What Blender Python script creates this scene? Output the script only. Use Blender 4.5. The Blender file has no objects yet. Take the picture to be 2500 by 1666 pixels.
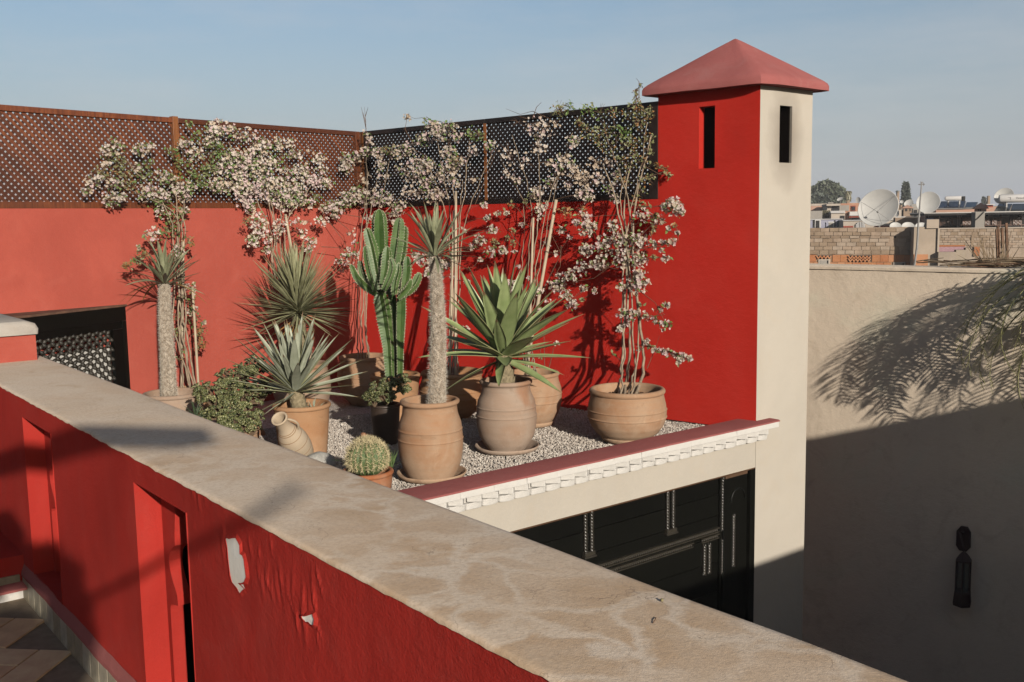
import bpy, math, random
import numpy as np
from mathutils import Vector, Matrix
rnd = random.Random(7)
NP = np.random.RandomState(5)
scene = bpy.context.scene
col = scene.collection

# ------------------------------------------------------------------ camera
FOC, PCX, PCY = 2430.0, 1250.0, 833.0          # the photograph is 2500 x 1666
EYE = np.array([0.0, 0.0, 1.7])
def _cam_basis():
    d = np.array([330.0, 20150.0, FOC]); d /= np.linalg.norm(d)
    z = np.array([0, 0, 1.0]); f = z - d * (z @ d); f /= np.linalg.norm(f)
    r = np.cross(d, f)
    if r[0] < 0: r = -r
    return np.array([r, f, -d])
CR = _cam_basis()
cam = bpy.data.cameras.new('camera'); camo = bpy.data.objects.new('camera', cam); col.objects.link(camo)
cam.lens = 35.0; cam.sensor_width = 36.0; cam.clip_start = 0.05; cam.clip_end = 5000
_m = Matrix([[CR[0][0], -CR[0][1], -CR[0][2], EYE[0]],
             [CR[1][0], -CR[1][1], -CR[1][2], EYE[1]],
             [CR[2][0], -CR[2][1], -CR[2][2], EYE[2]], [0, 0, 0, 1]])
camo.matrix_world = _m
scene.camera = camo

# ------------------------------------------------------------------ sky and sun
SUN_AZ, SUN_EL = 158.0, 17.5
world = bpy.data.worlds.new('World'); scene.world = world; world.use_nodes = True
wt = world.node_tree; wt.nodes.clear()
def wn(t, **k):
    n = wt.nodes.new(t)
    for a, b in k.items(): setattr(n, a, b)
    return n
sky = wn('ShaderNodeTexSky', sky_type='NISHITA', sun_disc=False)
sky.sun_elevation = math.radians(SUN_EL); sky.sun_rotation = math.radians(SUN_AZ)
sky.altitude = 450; sky.air_density = 1.0; sky.dust_density = 2.2; sky.ozone_density = 1.0
tc = wn('ShaderNodeTexCoord'); mp = wn('ShaderNodeMapping'); mp.inputs['Scale'].default_value = (1.0, 1.0, 5.0)
mp.inputs['Rotation'].default_value = (0.12, 0.2, 0.4)
cn = wn('ShaderNodeTexNoise'); cn.inputs['Scale'].default_value = 2.2; cn.inputs['Detail'].default_value = 8; cn.inputs['Roughness'].default_value = 0.62
cr = wn('ShaderNodeMapRange'); cr.inputs[1].default_value = 0.46; cr.inputs[2].default_value = 0.80; cr.inputs[3].default_value = 0.0; cr.inputs[4].default_value = 0.42
hs = wn('ShaderNodeHueSaturation'); hs.inputs['Saturation'].default_value = 1.12; hs.inputs['Value'].default_value = 1.25
mx = wn('ShaderNodeMix', data_type='RGBA'); mx.inputs[7].default_value = (7.0, 6.9, 6.9, 1)
# the haze band that lies all round the horizon
sep = wn('ShaderNodeSeparateXYZ'); hz = wn('ShaderNodeMapRange', interpolation_type='SMOOTHSTEP')
hz.inputs[1].default_value = -0.02; hz.inputs[2].default_value = 0.30; hz.inputs[3].default_value = 0.88; hz.inputs[4].default_value = 0.0
mh = wn('ShaderNodeMix', data_type='RGBA'); mh.inputs[7].default_value = (4.1, 4.4, 5.1, 1)
bg = wn('ShaderNodeBackground'); bg.inputs['Strength'].default_value = 0.050
wo = wn('ShaderNodeOutputWorld')
L = wt.links.new
L(tc.outputs['Generated'], mp.inputs['Vector']); L(mp.outputs[0], cn.inputs['Vector']); L(cn.outputs['Fac'], cr.inputs[0])
L(sky.outputs[0], hs.inputs['Color']); L(hs.outputs[0], mh.inputs[6]); L(tc.outputs['Generated'], sep.inputs[0]); L(sep.outputs['Z'], hz.inputs[0])
L(hz.outputs[0], mh.inputs[0]); L(mh.outputs[2], mx.inputs[6]); L(cr.outputs[0], mx.inputs[0]); L(mx.outputs[2], bg.inputs['Color']); L(bg.outputs[0], wo.inputs['Surface'])
sun = bpy.data.lights.new('sun', 'SUN'); suno = bpy.data.objects.new('sun', sun); col.objects.link(suno)
sun.energy = 5.0; sun.angle = math.radians(0.55); sun.color = (1.0, 0.92, 0.81)
_a, _e = math.radians(SUN_AZ), math.radians(SUN_EL)
TOSUN = Vector((math.sin(_a) * math.cos(_e), math.cos(_a) * math.cos(_e), math.sin(_e)))
suno.rotation_euler = TOSUN.to_track_quat('Z', 'Y').to_euler(); suno.location = (6, -12, 9)
scene.view_settings.view_transform = 'Standard'; scene.view_settings.look = 'None'
scene.view_settings.exposure = 0.75; scene.view_settings.gamma = 1.0; scene.view_settings.use_curve_mapping = False
scene.cycles.max_bounces = 6; scene.cycles.transparent_max_bounces = 8

# ------------------------------------------------------------------ helpers: rays, frames
def ray(x, y):
    return CR @ np.array([(x - PCX) / FOC, (y - PCY) / FOC, 1.0])
def on_z(x, y, z):
    v = ray(x, y); return EYE + v * ((z - 1.7) / v[2])
def at_dist(x, y, Y):
    """the point seen at photo pixel (x, y) that lies Y metres ahead"""
    v = ray(x, y); return EYE + v * (Y / v[1])
class Frame:
    """a vertical plane: s runs along azimuth az from origin o, t towards the viewer, z up"""
    def __init__(self, o, az):
        self.o = np.array(o[:2], float); a = math.radians(az)
        self.d = np.array([math.sin(a), math.cos(a)]); n = np.array([self.d[1], -self.d[0]])
        if n @ (-self.o) < 0: n = -n
        self.n = n
    def P(self, s, t, z):
        q = self.o + self.d * s + self.n * t
        return np.array([q[0], q[1], z])
    def hit(self, x, y, t=0.0):
        v = ray(x, y); c = self.n @ self.o + t
        k = c / (self.n @ v[:2]); p = EYE + v * k
        return (p[:2] - self.o) @ self.d, p[2]
    def at(self, x, y, t=0.0):
        s, z = self.hit(x, y, t); return self.P(s, t, z)
C0 = on_z(1845.8, 1028, 0.08)
RED = Frame(C0, -50.5)                      # right-hand garden wall and red side of the tower
CRM = Frame(C0, 51.5)                       # cream facade towards the patio
K0 = RED.at(878, 325)
LEFT = Frame(K0, -140.0)                    # left-hand garden wall
FORE = Frame(on_z(201, 1612, 0.0), 141.6)   # face of the parapet next to the viewer
BEI = Frame(on_z(1978, 648.3, 1.2), 134.5)  # beige wall on the right

# ------------------------------------------------------------------ helpers: objects
def tag(o, label=None, cat=None, group=None, kind=None):
    if label: o['label'] = label
    if cat: o['category'] = cat
    if group: o['group'] = group
    if kind: o['kind'] = kind
    return o
def empty(name, loc, label, cat, group=None):
    o = bpy.data.objects.new(name, None); o.empty_display_size = 0.1
    o.location = Vector([float(v) for v in loc]); col.objects.link(o)
    return tag(o, label, cat, group)
def root_loc(p):
    v = Vector((0, 0, 0))
    while p is not None:
        v += p.location; p = p.parent
    return v
class MB:
    def __init__(self): self.v = []; self.f = []; self.m = []; self.n = 0
    def add(self, vs, fs, mi=0):
        vs = np.asarray(vs, float).reshape(-1, 3)
        self.v.append(vs); k = self.n
        for f in fs: self.f.append([i + k for i in f])
        self.m += [mi] * len(fs); self.n += len(vs)
        return self
    def box8(self, p, mi=0):     # p: 8 corners, bottom ring then top ring
        return self.add(p, [(0, 3, 2, 1), (4, 5, 6, 7), (0, 1, 5, 4), (1, 2, 6, 5), (2, 3, 7, 6), (3, 0, 4, 7)], mi)
    def box(self, F, s0, s1, t0, t1, z0, z1, mi=0):
        return self.box8([F.P(s0, t0, z0), F.P(s1, t0, z0), F.P(s1, t1, z0), F.P(s0, t1, z0),
                          F.P(s0, t0, z1), F.P(s1, t0, z1), F.P(s1, t1, z1), F.P(s0, t1, z1)], mi)
    def bar(self, a, b, w, h, up=(0, 0, 1), mi=0):
        a = np.array(a, float); b = np.array(b, float); d = b - a; d /= np.linalg.norm(d) + 1e-12
        u = np.array(up, float); x = np.cross(d, u)
        if np.linalg.norm(x) < 1e-6: x = np.cross(d, [1, 0, 0])
        x /= np.linalg.norm(x); u = np.cross(x, d); x = x * w / 2; u = u * h / 2
        return self.box8([a - x - u, a + x - u, b + x - u, b - x - u, a - x + u, a + x + u, b + x + u, b - x + u], mi)
    def tube(self, pts, rad, seg=7, cap=True, mi=0):
        pts = np.array(pts, float); n = len(pts)
        rad = np.ones(n) * rad if np.isscalar(rad) else np.array(rad, float)
        d = np.gradient(pts, axis=0); d /= np.linalg.norm(d, axis=1)[:, None] + 1e-12
        up = np.array([0.31, 0.22, 0.92]); vs = []
        x = np.cross(d[0], up); x /= np.linalg.norm(x) + 1e-12
        for i in range(n):
            x = x - d[i] * (x @ d[i]); x /= np.linalg.norm(x) + 1e-12
            y = np.cross(d[i], x)
            for k in range(seg):
                a = 2 * math.pi * k / seg
                vs.append(pts[i] + rad[i] * (math.cos(a) * x + math.sin(a) * y))
        fs = [(i * seg + k, i * seg + (k + 1) % seg, (i + 1) * seg + (k + 1) % seg, (i + 1) * seg + k) for i in range(n - 1) for k in range(seg)]
        if cap: fs += [tuple(range(seg))[::-1], tuple((n - 1) * seg + k for k in range(seg))]
        return self.add(vs, fs, mi)
    def lathe(self, c, prof, seg=48, wob=0.0, axis=None, mi=0, cap0=True, cap1=False):
        """prof: (radius, height) pairs turned round c (around axis if given)"""
        c = np.array(c, float); ax = np.array([0, 0, 1.0]) if axis is None else np.array(axis, float) / np.linalg.norm(axis)
        x = np.cross(ax, [0, 1, 0.1]); x /= np.linalg.norm(x); y = np.cross(ax, x); vs = []
        ph = rnd.random() * 6
        for r, h in prof:
            for k in range(seg):
                a = 2 * math.pi * k / seg
                rr = r * (1 + wob * math.sin(2 * a + ph + h * 5) + wob * 0.6 * math.sin(3 * a + 2 * ph))
                vs.append(c + ax * h + rr * (math.cos(a) * x + math.sin(a) * y))
        n = len(prof)
        fs = [(i * seg + k, i * seg + (k + 1) % seg, (i + 1) * seg + (k + 1) % seg, (i + 1) * seg + k) for i in range(n - 1) for k in range(seg)]
        if cap0: fs.append(tuple(range(seg))[::-1])
        if cap1: fs.append(tuple((n - 1) * seg + k for k in range(seg)))
        return self.add(vs, fs, mi)
    def mesh(self, name, mats, off=None, smooth=False):
        me = bpy.data.meshes.new(name)
        vs = np.concatenate(self.v) if self.v else np.zeros((0, 3))
        if off is not None: vs = vs - np.array(off)
        me.from_pydata(vs.tolist(), [], self.f); 
        mats = mats if isinstance(mats, (list, tuple)) else [mats]
        for m in mats: me.materials.append(m)
        if len(mats) > 1: me.polygons.foreach_set('material_index', self.m)
        if smooth: me.polygons.foreach_set('use_smooth', [True] * len(me.polygons))
        me.validate(); me.update()
        return me
    def build(self, name, mats, parent=None, smooth=False, autos=None, label=None, kind=None, origin=None):
        off = root_loc(parent) if parent is not None else (Vector([float(q) for q in origin]) if origin is not None else Vector((0, 0, 0)))
        me = self.mesh(name, mats, off, smooth)
        o = bpy.data.objects.new(name, me); col.objects.link(o)
        if parent is not None: o.parent = parent
        elif origin is not None: o.location = off
        if autos:
            me.polygons.foreach_set('use_smooth', [True] * len(me.polygons))
            try: me.set_sharp_from_angle(angle=math.radians(autos))
            except Exception: pass
        if label: o['label'] = label
        if kind: o['kind'] = kind
        return o
def inst(name, me, parent, M, label=None):
    """one more object on a shared mesh; M places it in the world"""
    o = bpy.data.objects.new(name, me); col.objects.link(o)
    o.parent = parent; M = M.copy(); M.translation = M.translation - root_loc(parent)
    o.matrix_basis = M
    if label: o['label'] = label
    return o
def bevel(o, w=0.006, seg=2):
    m = o.modifiers.new('bevel', 'BEVEL'); m.width = w; m.segments = seg; m.limit_method = 'ANGLE'; m.angle_limit = math.radians(40)
    return o
def cloud(pos, dirs, size, tv, tf):
    """many copies of a small template: positions, plane normals, sizes -> vertex array, face list"""
    pos = np.asarray(pos, float); n = len(pos)
    z = np.asarray(dirs, float); z = z / (np.linalg.norm(z, axis=1)[:, None] + 1e-9)
    a = NP.randn(n, 3); x = np.cross(a, z); x /= np.linalg.norm(x, axis=1)[:, None] + 1e-9; y = np.cross(z, x)
    tv = np.array(tv, float); s = np.asarray(size, float).reshape(-1, 1, 1)
    V = pos[:, None, :] + s * (tv[None, :, 0:1] * x[:, None, :] + tv[None, :, 1:2] * y[:, None, :] + tv[None, :, 2:3] * z[:, None, :])
    k = len(tv); F = []
    for i in range(n):
        b = i * k
        for f in tf: F.append([q + b for q in f])
    return V.reshape(-1, 3), F
def np_noise(x, y, s=1.0, seed=0):
    """cheap smooth 2-D noise"""
    v = 0
    for i, (fx, fy, a) in enumerate([(1.0, .3, 1), (.4, 1.3, .8), (1.9, -1.1, .5), (-2.3, 2.6, .4), (4.1, 3.2, .25), (-5.3, 6.1, .18)]):
        v = v + a * np.sin((x * fx + y * fy) * s + seed * 1.7 + i * 2.1)
    return v / 3.1

# ------------------------------------------------------------------ materials
def srgb(r, g, b):
    f = lambda c: (c / 12.92 if c <= 0.04045 else ((c + 0.055) / 1.055) ** 2.4)
    return (f(r / 255), f(g / 255), f(b / 255))
KA = 0.43        # overall reflectance of all paints, leaves and stones
class NT:
    def __init__(self, name, rough=0.9, spec=0.25):
        self.mat = bpy.data.materials.new(name); self.mat.use_nodes = True
        self.t = self.mat.node_tree; self.t.nodes.clear()
        self.out = self.t.nodes.new('ShaderNodeOutputMaterial'); self.b = self.t.nodes.new('ShaderNodeBsdfPrincipled')
        self.b.inputs['Roughness'].default_value = rough; self.b.inputs['Specular IOR Level'].default_value = spec
        self.L(self.b.outputs[0], self.out.inputs['Surface'])
        self.tc = self.t.nodes.new('ShaderNodeTexCoord'); self.co = self.tc.outputs['Object']
    def L(self, a, b): self.t.links.new(a, b)
    def N(self, t, **k):
        n = self.t.nodes.new(t)
        for a, b in k.items(): setattr(n, a, b)
        return n
    def map(self, scale=(1, 1, 1), rot=(0, 0, 0), src=None):
        m = self.N('ShaderNodeMapping'); m.inputs['Scale'].default_value = scale; m.inputs['Rotation'].default_value = rot
        self.L(src or self.co, m.inputs['Vector']); return m.outputs[0]
    def noise(self, scale, detail=4, rough=0.55, vec=None, dist=0.0):
        n = self.N('ShaderNodeTexNoise'); n.inputs['Scale'].default_value = scale; n.inputs['Detail'].default_value = detail
        n.inputs['Roughness'].default_value = rough; n.inputs['Distortion'].default_value = dist
        self.L(vec or self.co, n.inputs['Vector']); return n.outputs['Fac']
    def ramp(self, f, stops):
        r = self.N('ShaderNodeValToRGB'); e = r.color_ramp.elements
        while len(e) < len(stops): e.new(0.5)
        for i, (p, c) in enumerate(stops):
            e[i].position = p; c = [q * KA for q in c] if hasattr(c, '__len__') else (c, c, c); e[i].color = (*c[:3], 1)
        self.L(f, r.inputs[0]); return r.outputs[0]
    def mr(self, f, a, b, c, d):
        r = self.N('ShaderNodeMapRange')
        for i, v in enumerate((a, b, c, d)): r.inputs[i + 1].default_value = v
        self.L(f, r.inputs[0]); return r.outputs[0]
    def mix(self, f, a, b, mode='MIX'):
        m = self.N('ShaderNodeMix', data_type='RGBA', blend_type=mode)
        for i, v in ((0, f), (6, a), (7, b)):
            if hasattr(v, 'default_value') or hasattr(v, 'links') : self.L(v, m.inputs[i])
            elif i == 0: m.inputs[0].default_value = v
            else: m.inputs[i].default_value = (*[q * KA for q in v[:3]], 1)
        return m.outputs[2]
    def math(self, op, a, b=0.0):
        m = self.N('ShaderNodeMath', operation=op)
        for i, v in ((0, a), (1, b)):
            if hasattr(v, 'links'): self.L(v, m.inputs[i])
            else: m.inputs[i].default_value = v
        return m.outputs[0]
    def color(self, c):
        if hasattr(c, 'links'): self.L(c, self.b.inputs['Base Color'])
        else: self.b.inputs['Base Color'].default_value = (*[q * KA for q in c[:3]], 1)
        return self
    def bump(self, h, strength=0.3, dist=0.01, prev=None):
        b = self.N('ShaderNodeBump'); b.inputs['Strength'].default_value = strength; b.inputs['Distance'].default_value = dist
        self.L(h, b.inputs['Height'])
        if prev is not None: self.L(prev, b.inputs['Normal'])
        self.L(b.outputs[0], self.b.inputs['Normal']); return b.outputs[0]
def plaster(name, base, vary=0.10, dust=None, dust_amt=0.25, grain=1.0, streak=0.0, big=1.3, tint=None):
    """lime plaster: cloudy tone, faint streaks, fine trowel grain"""
    m = NT(name, 0.95, 0.03)
    c = [x * (1 - vary) for x in base]; d = [min(1, x * (1 + vary)) for x in base]
    if tint is None: tint = d
    colr = m.ramp(m.noise(big, 6, 0.6, dist=0.4), [(0.3, c), (0.52, base), (0.72, tint)])
    fine = m.noise(55, 4, 0.7)
    colr = m.mix(m.mr(fine, 0.3, 0.7, 0.0, 0.10), colr, [x * 0.55 for x in base])
    if dust:
        patch = m.mr(m.noise(2.6, 7, 0.7, dist=1.2), 0.52, 0.78, 0.0, dust_amt)
        colr = m.mix(patch, colr, dust)
    if streak:
        st = m.mr(m.noise(1.0, 6, 0.65, vec=m.map((9, 9, 0.9))), 0.5, 0.85, 0.0, streak)
        colr = m.mix(st, colr, dust or [min(1, x * 1.3) for x in base])
    m.color(colr)
    h = m.bump(m.noise(5, 5, 0.6), 0.35, 0.02)
    h = m.bump(m.noise(16, 6, 0.65, vec=m.map((1, 1, 2.2)), dist=0.8), 0.30 * grain, 0.006, h)
    m.bump(m.noise(120, 4, 0.75), 0.4 * grain, 0.003, h)
    return m.mat
def flat(name, base, rough=0.8, vary=0.15, scale=12, spec=0.3, bump=0.25, metal=0.0, bscale=60):
    m = NT(name, rough, spec)
    m.color(m.ramp(m.noise(scale, 5, 0.6), [(0.3, [x * (1 - vary) for x in base]), (0.7, [min(1, x * (1 + vary)) for x in base])]))
    m.b.inputs['Metallic'].default_value = metal
    if bump: m.bump(m.noise(bscale, 4, 0.6), bump, 0.004)
    return m.mat
def wood(name, a, b, axis=2, rough=0.45, spec=0.4, stretch=14):
    m = NT(name, rough, spec)
    oi = m.N('ShaderNodeObjectInfo')
    sc = [stretch] * 3; sc[axis] = 1.4
    g = m.noise(5, 6, 0.65, vec=m.map(sc), dist=0.6)
    base = m.ramp(g, [(0.28, [x * 0.45 for x in a]), (0.48, a), (0.72, b)])
    base = m.mix(m.mr(oi.outputs['Random'], 0, 1, 0.0, 0.85), base, [x * 0.38 for x in a])
    blot = m.mr(m.noise(1.6, 4, 0.6, vec=m.map((1, 1, 1))), 0.45, 0.75, 0.0, 0.6)
    m.color(m.mix(blot, base, [x * 0.35 for x in a])); m.bump(g, 0.3, 0.003)
    return m.mat
def leafmat(name, a, b, back=None, rough=0.5, spec=0.35, transl=0.25, tip=False):
    m = NT(name, rough, spec)
    oi = m.N('ShaderNodeObjectInfo')
    c = m.ramp(m.noise(9, 3, 0.5), [(0.3, a), (0.7, b)])
    c = m.mix(m.mr(oi.outputs['Random'], 0, 1, 0.0, 0.45), c, [x * 0.62 for x in a])
    if tip:
        sp = m.N('ShaderNodeSeparateXYZ'); m.L(m.co, sp.inputs[0]); rr = m.math('ADD', sp.outputs['Y'], m.mr(m.noise(5, 3, .6), 0, 1, -.12, .12))
        c = m.mix(m.mr(rr, .90, .97, 0, 1), c, (.26, .15, .08)); c = m.mix(m.mr(sp.outputs['Y'], .22, .0, 0, .5), c, [min(1, x * 1.3 + .08) for x in b])
        c = m.mix(m.mr(m.noise(14, 5, .7, vec=m.map((6, .6, 1))), .55, .75, 0, .35), c, [x * .55 for x in a])
        c = m.mix(m.mr(m.noise(9, 5, .75), .66, .74, 0, .6), c, (.34, .26, .13))
    m.color(c)
    if transl:
        t = m.N('ShaderNodeBsdfTranslucent'); m.L(c, t.inputs['Color'])
        ms = m.N('ShaderNodeMixShader'); ms.inputs[0].default_value = transl
        m.L(m.b.outputs[0], ms.inputs[1]); m.L(t.outputs[0], ms.inputs[2]); m.L(ms.outputs[0], m.out.inputs['Surface'])
    return m.mat
def terracotta(name, base, dust, orange, band=0.5, seed=0.0):
    m = NT(name, 0.9, 0.12)
    oi = m.N('ShaderNodeObjectInfo')
    off = m.N('ShaderNodeVectorMath', operation='ADD'); m.L(m.co, off.inputs[0]); off.inputs[1].default_value = (seed * 3.1, seed * 1.7, seed)
    v = off.outputs[0]
    c = m.ramp(m.noise(3.2, 6, 0.62, vec=v, dist=0.8), [(0.3, base), (0.5, [(x + y) / 2 for x, y in zip(base, dust)]), (0.72, dust)])
    rings = m.noise(3.0, 5, 0.6, vec=m.map((1.2, 1.2, 16), src=v))
    c = m.mix(m.mr(rings, 0.45, 0.75, 0, band), c, [x * 0.8 for x in dust])
    c = m.mix(m.mr(m.noise(2.1, 4, 0.5, vec=v, dist=0.5), 0.56, 0.66, 0.0, 0.75), c, orange)
    c = m.mix(m.mr(m.noise(7.0, 7, 0.75, vec=v, dist=0.6), 0.58, 0.74, 0.0, 0.6), c, [min(1, x * 1.25) for x in dust])
    c = m.mix(m.mr(m.noise(5.0, 6, 0.8, vec=v, dist=1.5), 0.58, 0.76, 0.0, 0.55), c, [x * 0.36 for x in base])
    sp = m.N('ShaderNodeSeparateXYZ'); m.L(m.co, sp.inputs[0])
    lo = m.math('ADD', sp.outputs['Z'], m.mr(m.noise(8, 6, .7, vec=v), 0, 1, -.22, .22))
    c = m.mix(m.mr(lo, .20, .04, 0.0, .6), c, [min(1, x * 1.15 + .03) for x in dust])
    c = m.mix(m.mr(m.noise(26, 5, .8, vec=v), .62, .70, 0.0, .5), c, [min(1, x * 1.3 + .05) for x in dust])
    c = m.mix(m.mr(lo, .035, -.05, 0.0, .6), c, [x * .5 for x in base])
    c = m.mix(0.16, c, (0, 0, 0)); m.color(c)
    h = m.bump(rings, 0.35, 0.004); m.bump(m.noise(70, 4, 0.7), 0.3, 0.003, h)
    return m.mat

RED_P = plaster('red_plaster', (0.64, 0.036, 0.024), 0.12, dust=(0.62, 0.075, 0.055), dust_amt=0.25, streak=0.16, tint=(0.68, 0.046, 0.032))
RED_L = plaster('coral_red_plaster', (0.515, 0.112, 0.080), 0.08, dust=(0.64, 0.2, 0.15), dust_amt=0.25, streak=0.08, tint=(0.60, 0.135, 0.095))
RED_F = plaster('worn_red_plaster', (0.55, 0.046, 0.035), 0.2, dust=(0.52, 0.10, 0.08), dust_amt=0.35, streak=0.22, grain=1.4)
PINK_P = plaster('faded_red_coping', (0.42, 0.14, 0.13), 0.08, dust=(0.46, 0.2, 0.18), dust_amt=0.3)
def sooty(name, base, centre):
    m = NT(name, 0.95, 0.03)
    c = m.ramp(m.noise(1.3, 6, 0.6, dist=0.4), [(0.3, [x * .95 for x in base]), (0.7, [x * 1.04 for x in base])])
    c = m.mix(m.mr(m.noise(2.6, 7, 0.7, dist=1.2), 0.52, 0.78, 0, .3), c, (0.64, 0.52, 0.38))
    c = m.mix(m.mr(m.noise(1.0, 6, 0.65, vec=m.map((9, 9, 0.9))), 0.5, 0.85, 0, .15), c, (0.62, 0.52, 0.4))
    s = m.N('ShaderNodeVectorMath', operation='SUBTRACT'); m.L(m.co, s.inputs[0]); s.inputs[1].default_value = centre
    l = m.N('ShaderNodeVectorMath', operation='LENGTH'); m.L(m.map((1, 1, .55), src=s.outputs[0]), l.inputs[0])
    f = m.math('ADD', l.outputs['Value'], m.mr(m.noise(7, 4, .6), 0, 1, -.05, .05))
    c = m.mix(m.mr(f, .05, .26, .62, 0.0), c, (0.17, 0.13, 0.10)); m.color(c)
    h = m.bump(m.noise(5, 5, 0.6), 0.35, 0.02); m.bump(m.noise(120, 4, 0.75), 0.35, 0.003, h)
    return m.mat
CREAM_P = plaster('cream_plaster', (0.63, 0.575, 0.49), 0.05, dust=(0.62, 0.5, 0.36), dust_amt=0.3, streak=0.15)
BEIGE_P = plaster('beige_plaster', (1.10, 0.92, 0.72), 0.07, dust=(0.52, 0.41, 0.29), dust_amt=0.4, streak=0.1, big=0.8)
WHITE_P = plaster('whitewashed_brick', (0.82, 0.79, 0.74), 0.04, dust=(0.62, 0.52, 0.4), dust_amt=0.55, grain=2.0, big=7)
TERR = [terracotta('terracotta_%s' % n, b, d, o, bd, sd) for n, b, d, o, bd, sd in [
    ('dusty', (0.52, 0.26, 0.13), (0.64, 0.45, 0.30), (0.52, 0.17, 0.06), 0.6, 0),
    ('pale', (0.50, 0.31, 0.20), (0.56, 0.43, 0.33), (0.48, 0.24, 0.13), 0.7, 2),
    ('warm', (0.56, 0.27, 0.125), (0.62, 0.38, 0.215), (0.50, 0.20, 0.08), 0.3, 5),
    ('orange', (0.50, 0.17, 0.06), (0.55, 0.32, 0.2), (0.5, 0.14, 0.04), 0.1, 8)]]
SOIL = flat('potting_soil', (0.10, 0.06, 0.04), 1.0, 0.5, 40, 0.05, 0.9)
BARK = flat('pale_cane', (0.40, 0.31, 0.22), 0.85, 0.35, 18, 0.15, 0.5)
TWIG = flat('thin_twig', (0.20, 0.12, 0.08), 0.9, 0.4, 18, 0.1, 0.3)
BAMB = flat('bamboo', (0.58, 0.47, 0.33), 0.6, 0.15, 10, 0.3, 0.2)
WOODL = wood('varnished_lattice_wood', (0.20, 0.052, 0.016), (0.33, 0.10, 0.028), 2, 0.42)
WOODL2 = wood('shaded_lattice_wood', (0.10, 0.028, 0.010), (0.20, 0.060, 0.018), 2, 0.5)  # same wood darkened: shade on the back laths put into the colour
WOODP = wood('orange_post_wood', (0.38, 0.13, 0.035), (0.5, 0.2, 0.06), 2, 0.5)
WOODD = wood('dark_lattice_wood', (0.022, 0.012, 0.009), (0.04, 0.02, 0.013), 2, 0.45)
WOODB = wood('black_green_wood', (0.006, 0.006, 0.004), (0.013, 0.013, 0.008), 0, 0.42, 0.22, 10)
ROPEM = flat('rope_moulding_wood', (0.05, 0.043, 0.032), 0.28, 0.3, 30, 0.8, 0.1)
TOPEDGE = flat('worn_wood_top', (0.16, 0.085, 0.055), 0.8, 0.45, 14, 0.2, 0.5)
SHADE_BLACK = flat('interior_shade_black', (0.012, 0.009, 0.008), 1.0, 0.2, 3, 0.0, 0.0)  # near-black paints in the shade inside niches and tower slots
# ================================================================== SETTING
mb = MB(); mb.add([(-320, -110, -5.2), (320, -110, -5.2), (320, 440, -5.2), (-320, 440, -5.2)], [(0, 1, 2, 3)])
tag(mb.build('city_ground', flat('dusty_ground', (0.34, 0.27, 0.2), 1.0, 0.25, 0.2, 0.05, 0.0)), kind='structure')

# --- terrace floor under the viewer, laid with long thin bricks -------------
FLOORM = flat('terrace_mortar', (0.30, 0.23, 0.16), 0.9, 0.2, 20)
mb = MB()
fl = [FORE.P(-2.8, -0.005, 0.0), FORE.P(6.0, -0.005, 0.0), FORE.P(6.0, 4.5, 0.0), FORE.P(-2.8, 4.5, 0.0)]
mb.add(fl + [p + np.array([0, 0, -0.2]) for p in fl], [(0, 1, 2, 3), (4, 7, 6, 5), (0, 4, 5, 1), (1, 5, 6, 2), (2, 6, 7, 3), (3, 7, 4, 0)])
floor = tag(mb.build('terrace_floor', FLOORM, origin=fl[0]), kind='structure')
TILEM = []
for k, c in enumerate([(0.95, 0.64, 0.38), (0.85, 0.56, 0.32), (1.05, 0.70, 0.42)]):
    TILEM.append(flat('zellige_floor_tile_%d' % k, c, 0.75, 0.2, 9, 0.3, 0.4))
def tile_mesh(w, l, h, m, name):
    bm = MB(); e = 0.003
    bm.box8([(-w/2, -l/2, 0), (w/2, -l/2, 0), (w/2, l/2, 0), (-w/2, l/2, 0), (-w/2+e, -l/2+e, h), (w/2-e, -l/2+e, h), (w/2-e, l/2-e, h), (-w/2+e, l/2-e, h)])
    return bm.mesh(name, m)
tms = [tile_mesh(0.146, 0.292, 0.006, m, 'tile') for m in TILEM]
def frame_mat(F, s, t, z, ang=0.0):
    X = F.d * math.cos(ang) + F.n * math.sin(ang); Y = -F.d * math.sin(ang) + F.n * math.cos(ang)
    p = F.P(s, t, z)
    return Matrix([[X[0], Y[0], 0, p[0]], [X[1], Y[1], 0, p[1]], [0, 0, 1, p[2]], [0, 0, 0, 1]])
# herringbone laid at 45 degrees to the parapet, only the corner one can see
u = 0.15; cnt = 0
for i in range(-14, 20):
    for j in range(-14, 20):
        r = (i - j) % 4
        if r == 0: cx, cy, a = (i + 1.0) * u, (j + .5) * u, math.pi / 2
        elif r == 1 and False: continue
        elif r == 3: cx, cy, a = (i + .5) * u, (j + 1.0) * u, 0
        else: continue
        q = math.pi / 4
        s = cx * math.cos(q) - cy * math.sin(q) - 0.1; t = cx * math.sin(q) + cy * math.cos(q)
        if 0.12 < t < 1.35 and -0.82 < s < 1.3 and cnt < 290:
            inst('tile', tms[rnd.randrange(3)], floor, frame_mat(FORE, s, t, 0.0005 + rnd.random() * 0.0015, a + q)); cnt += 1

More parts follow.
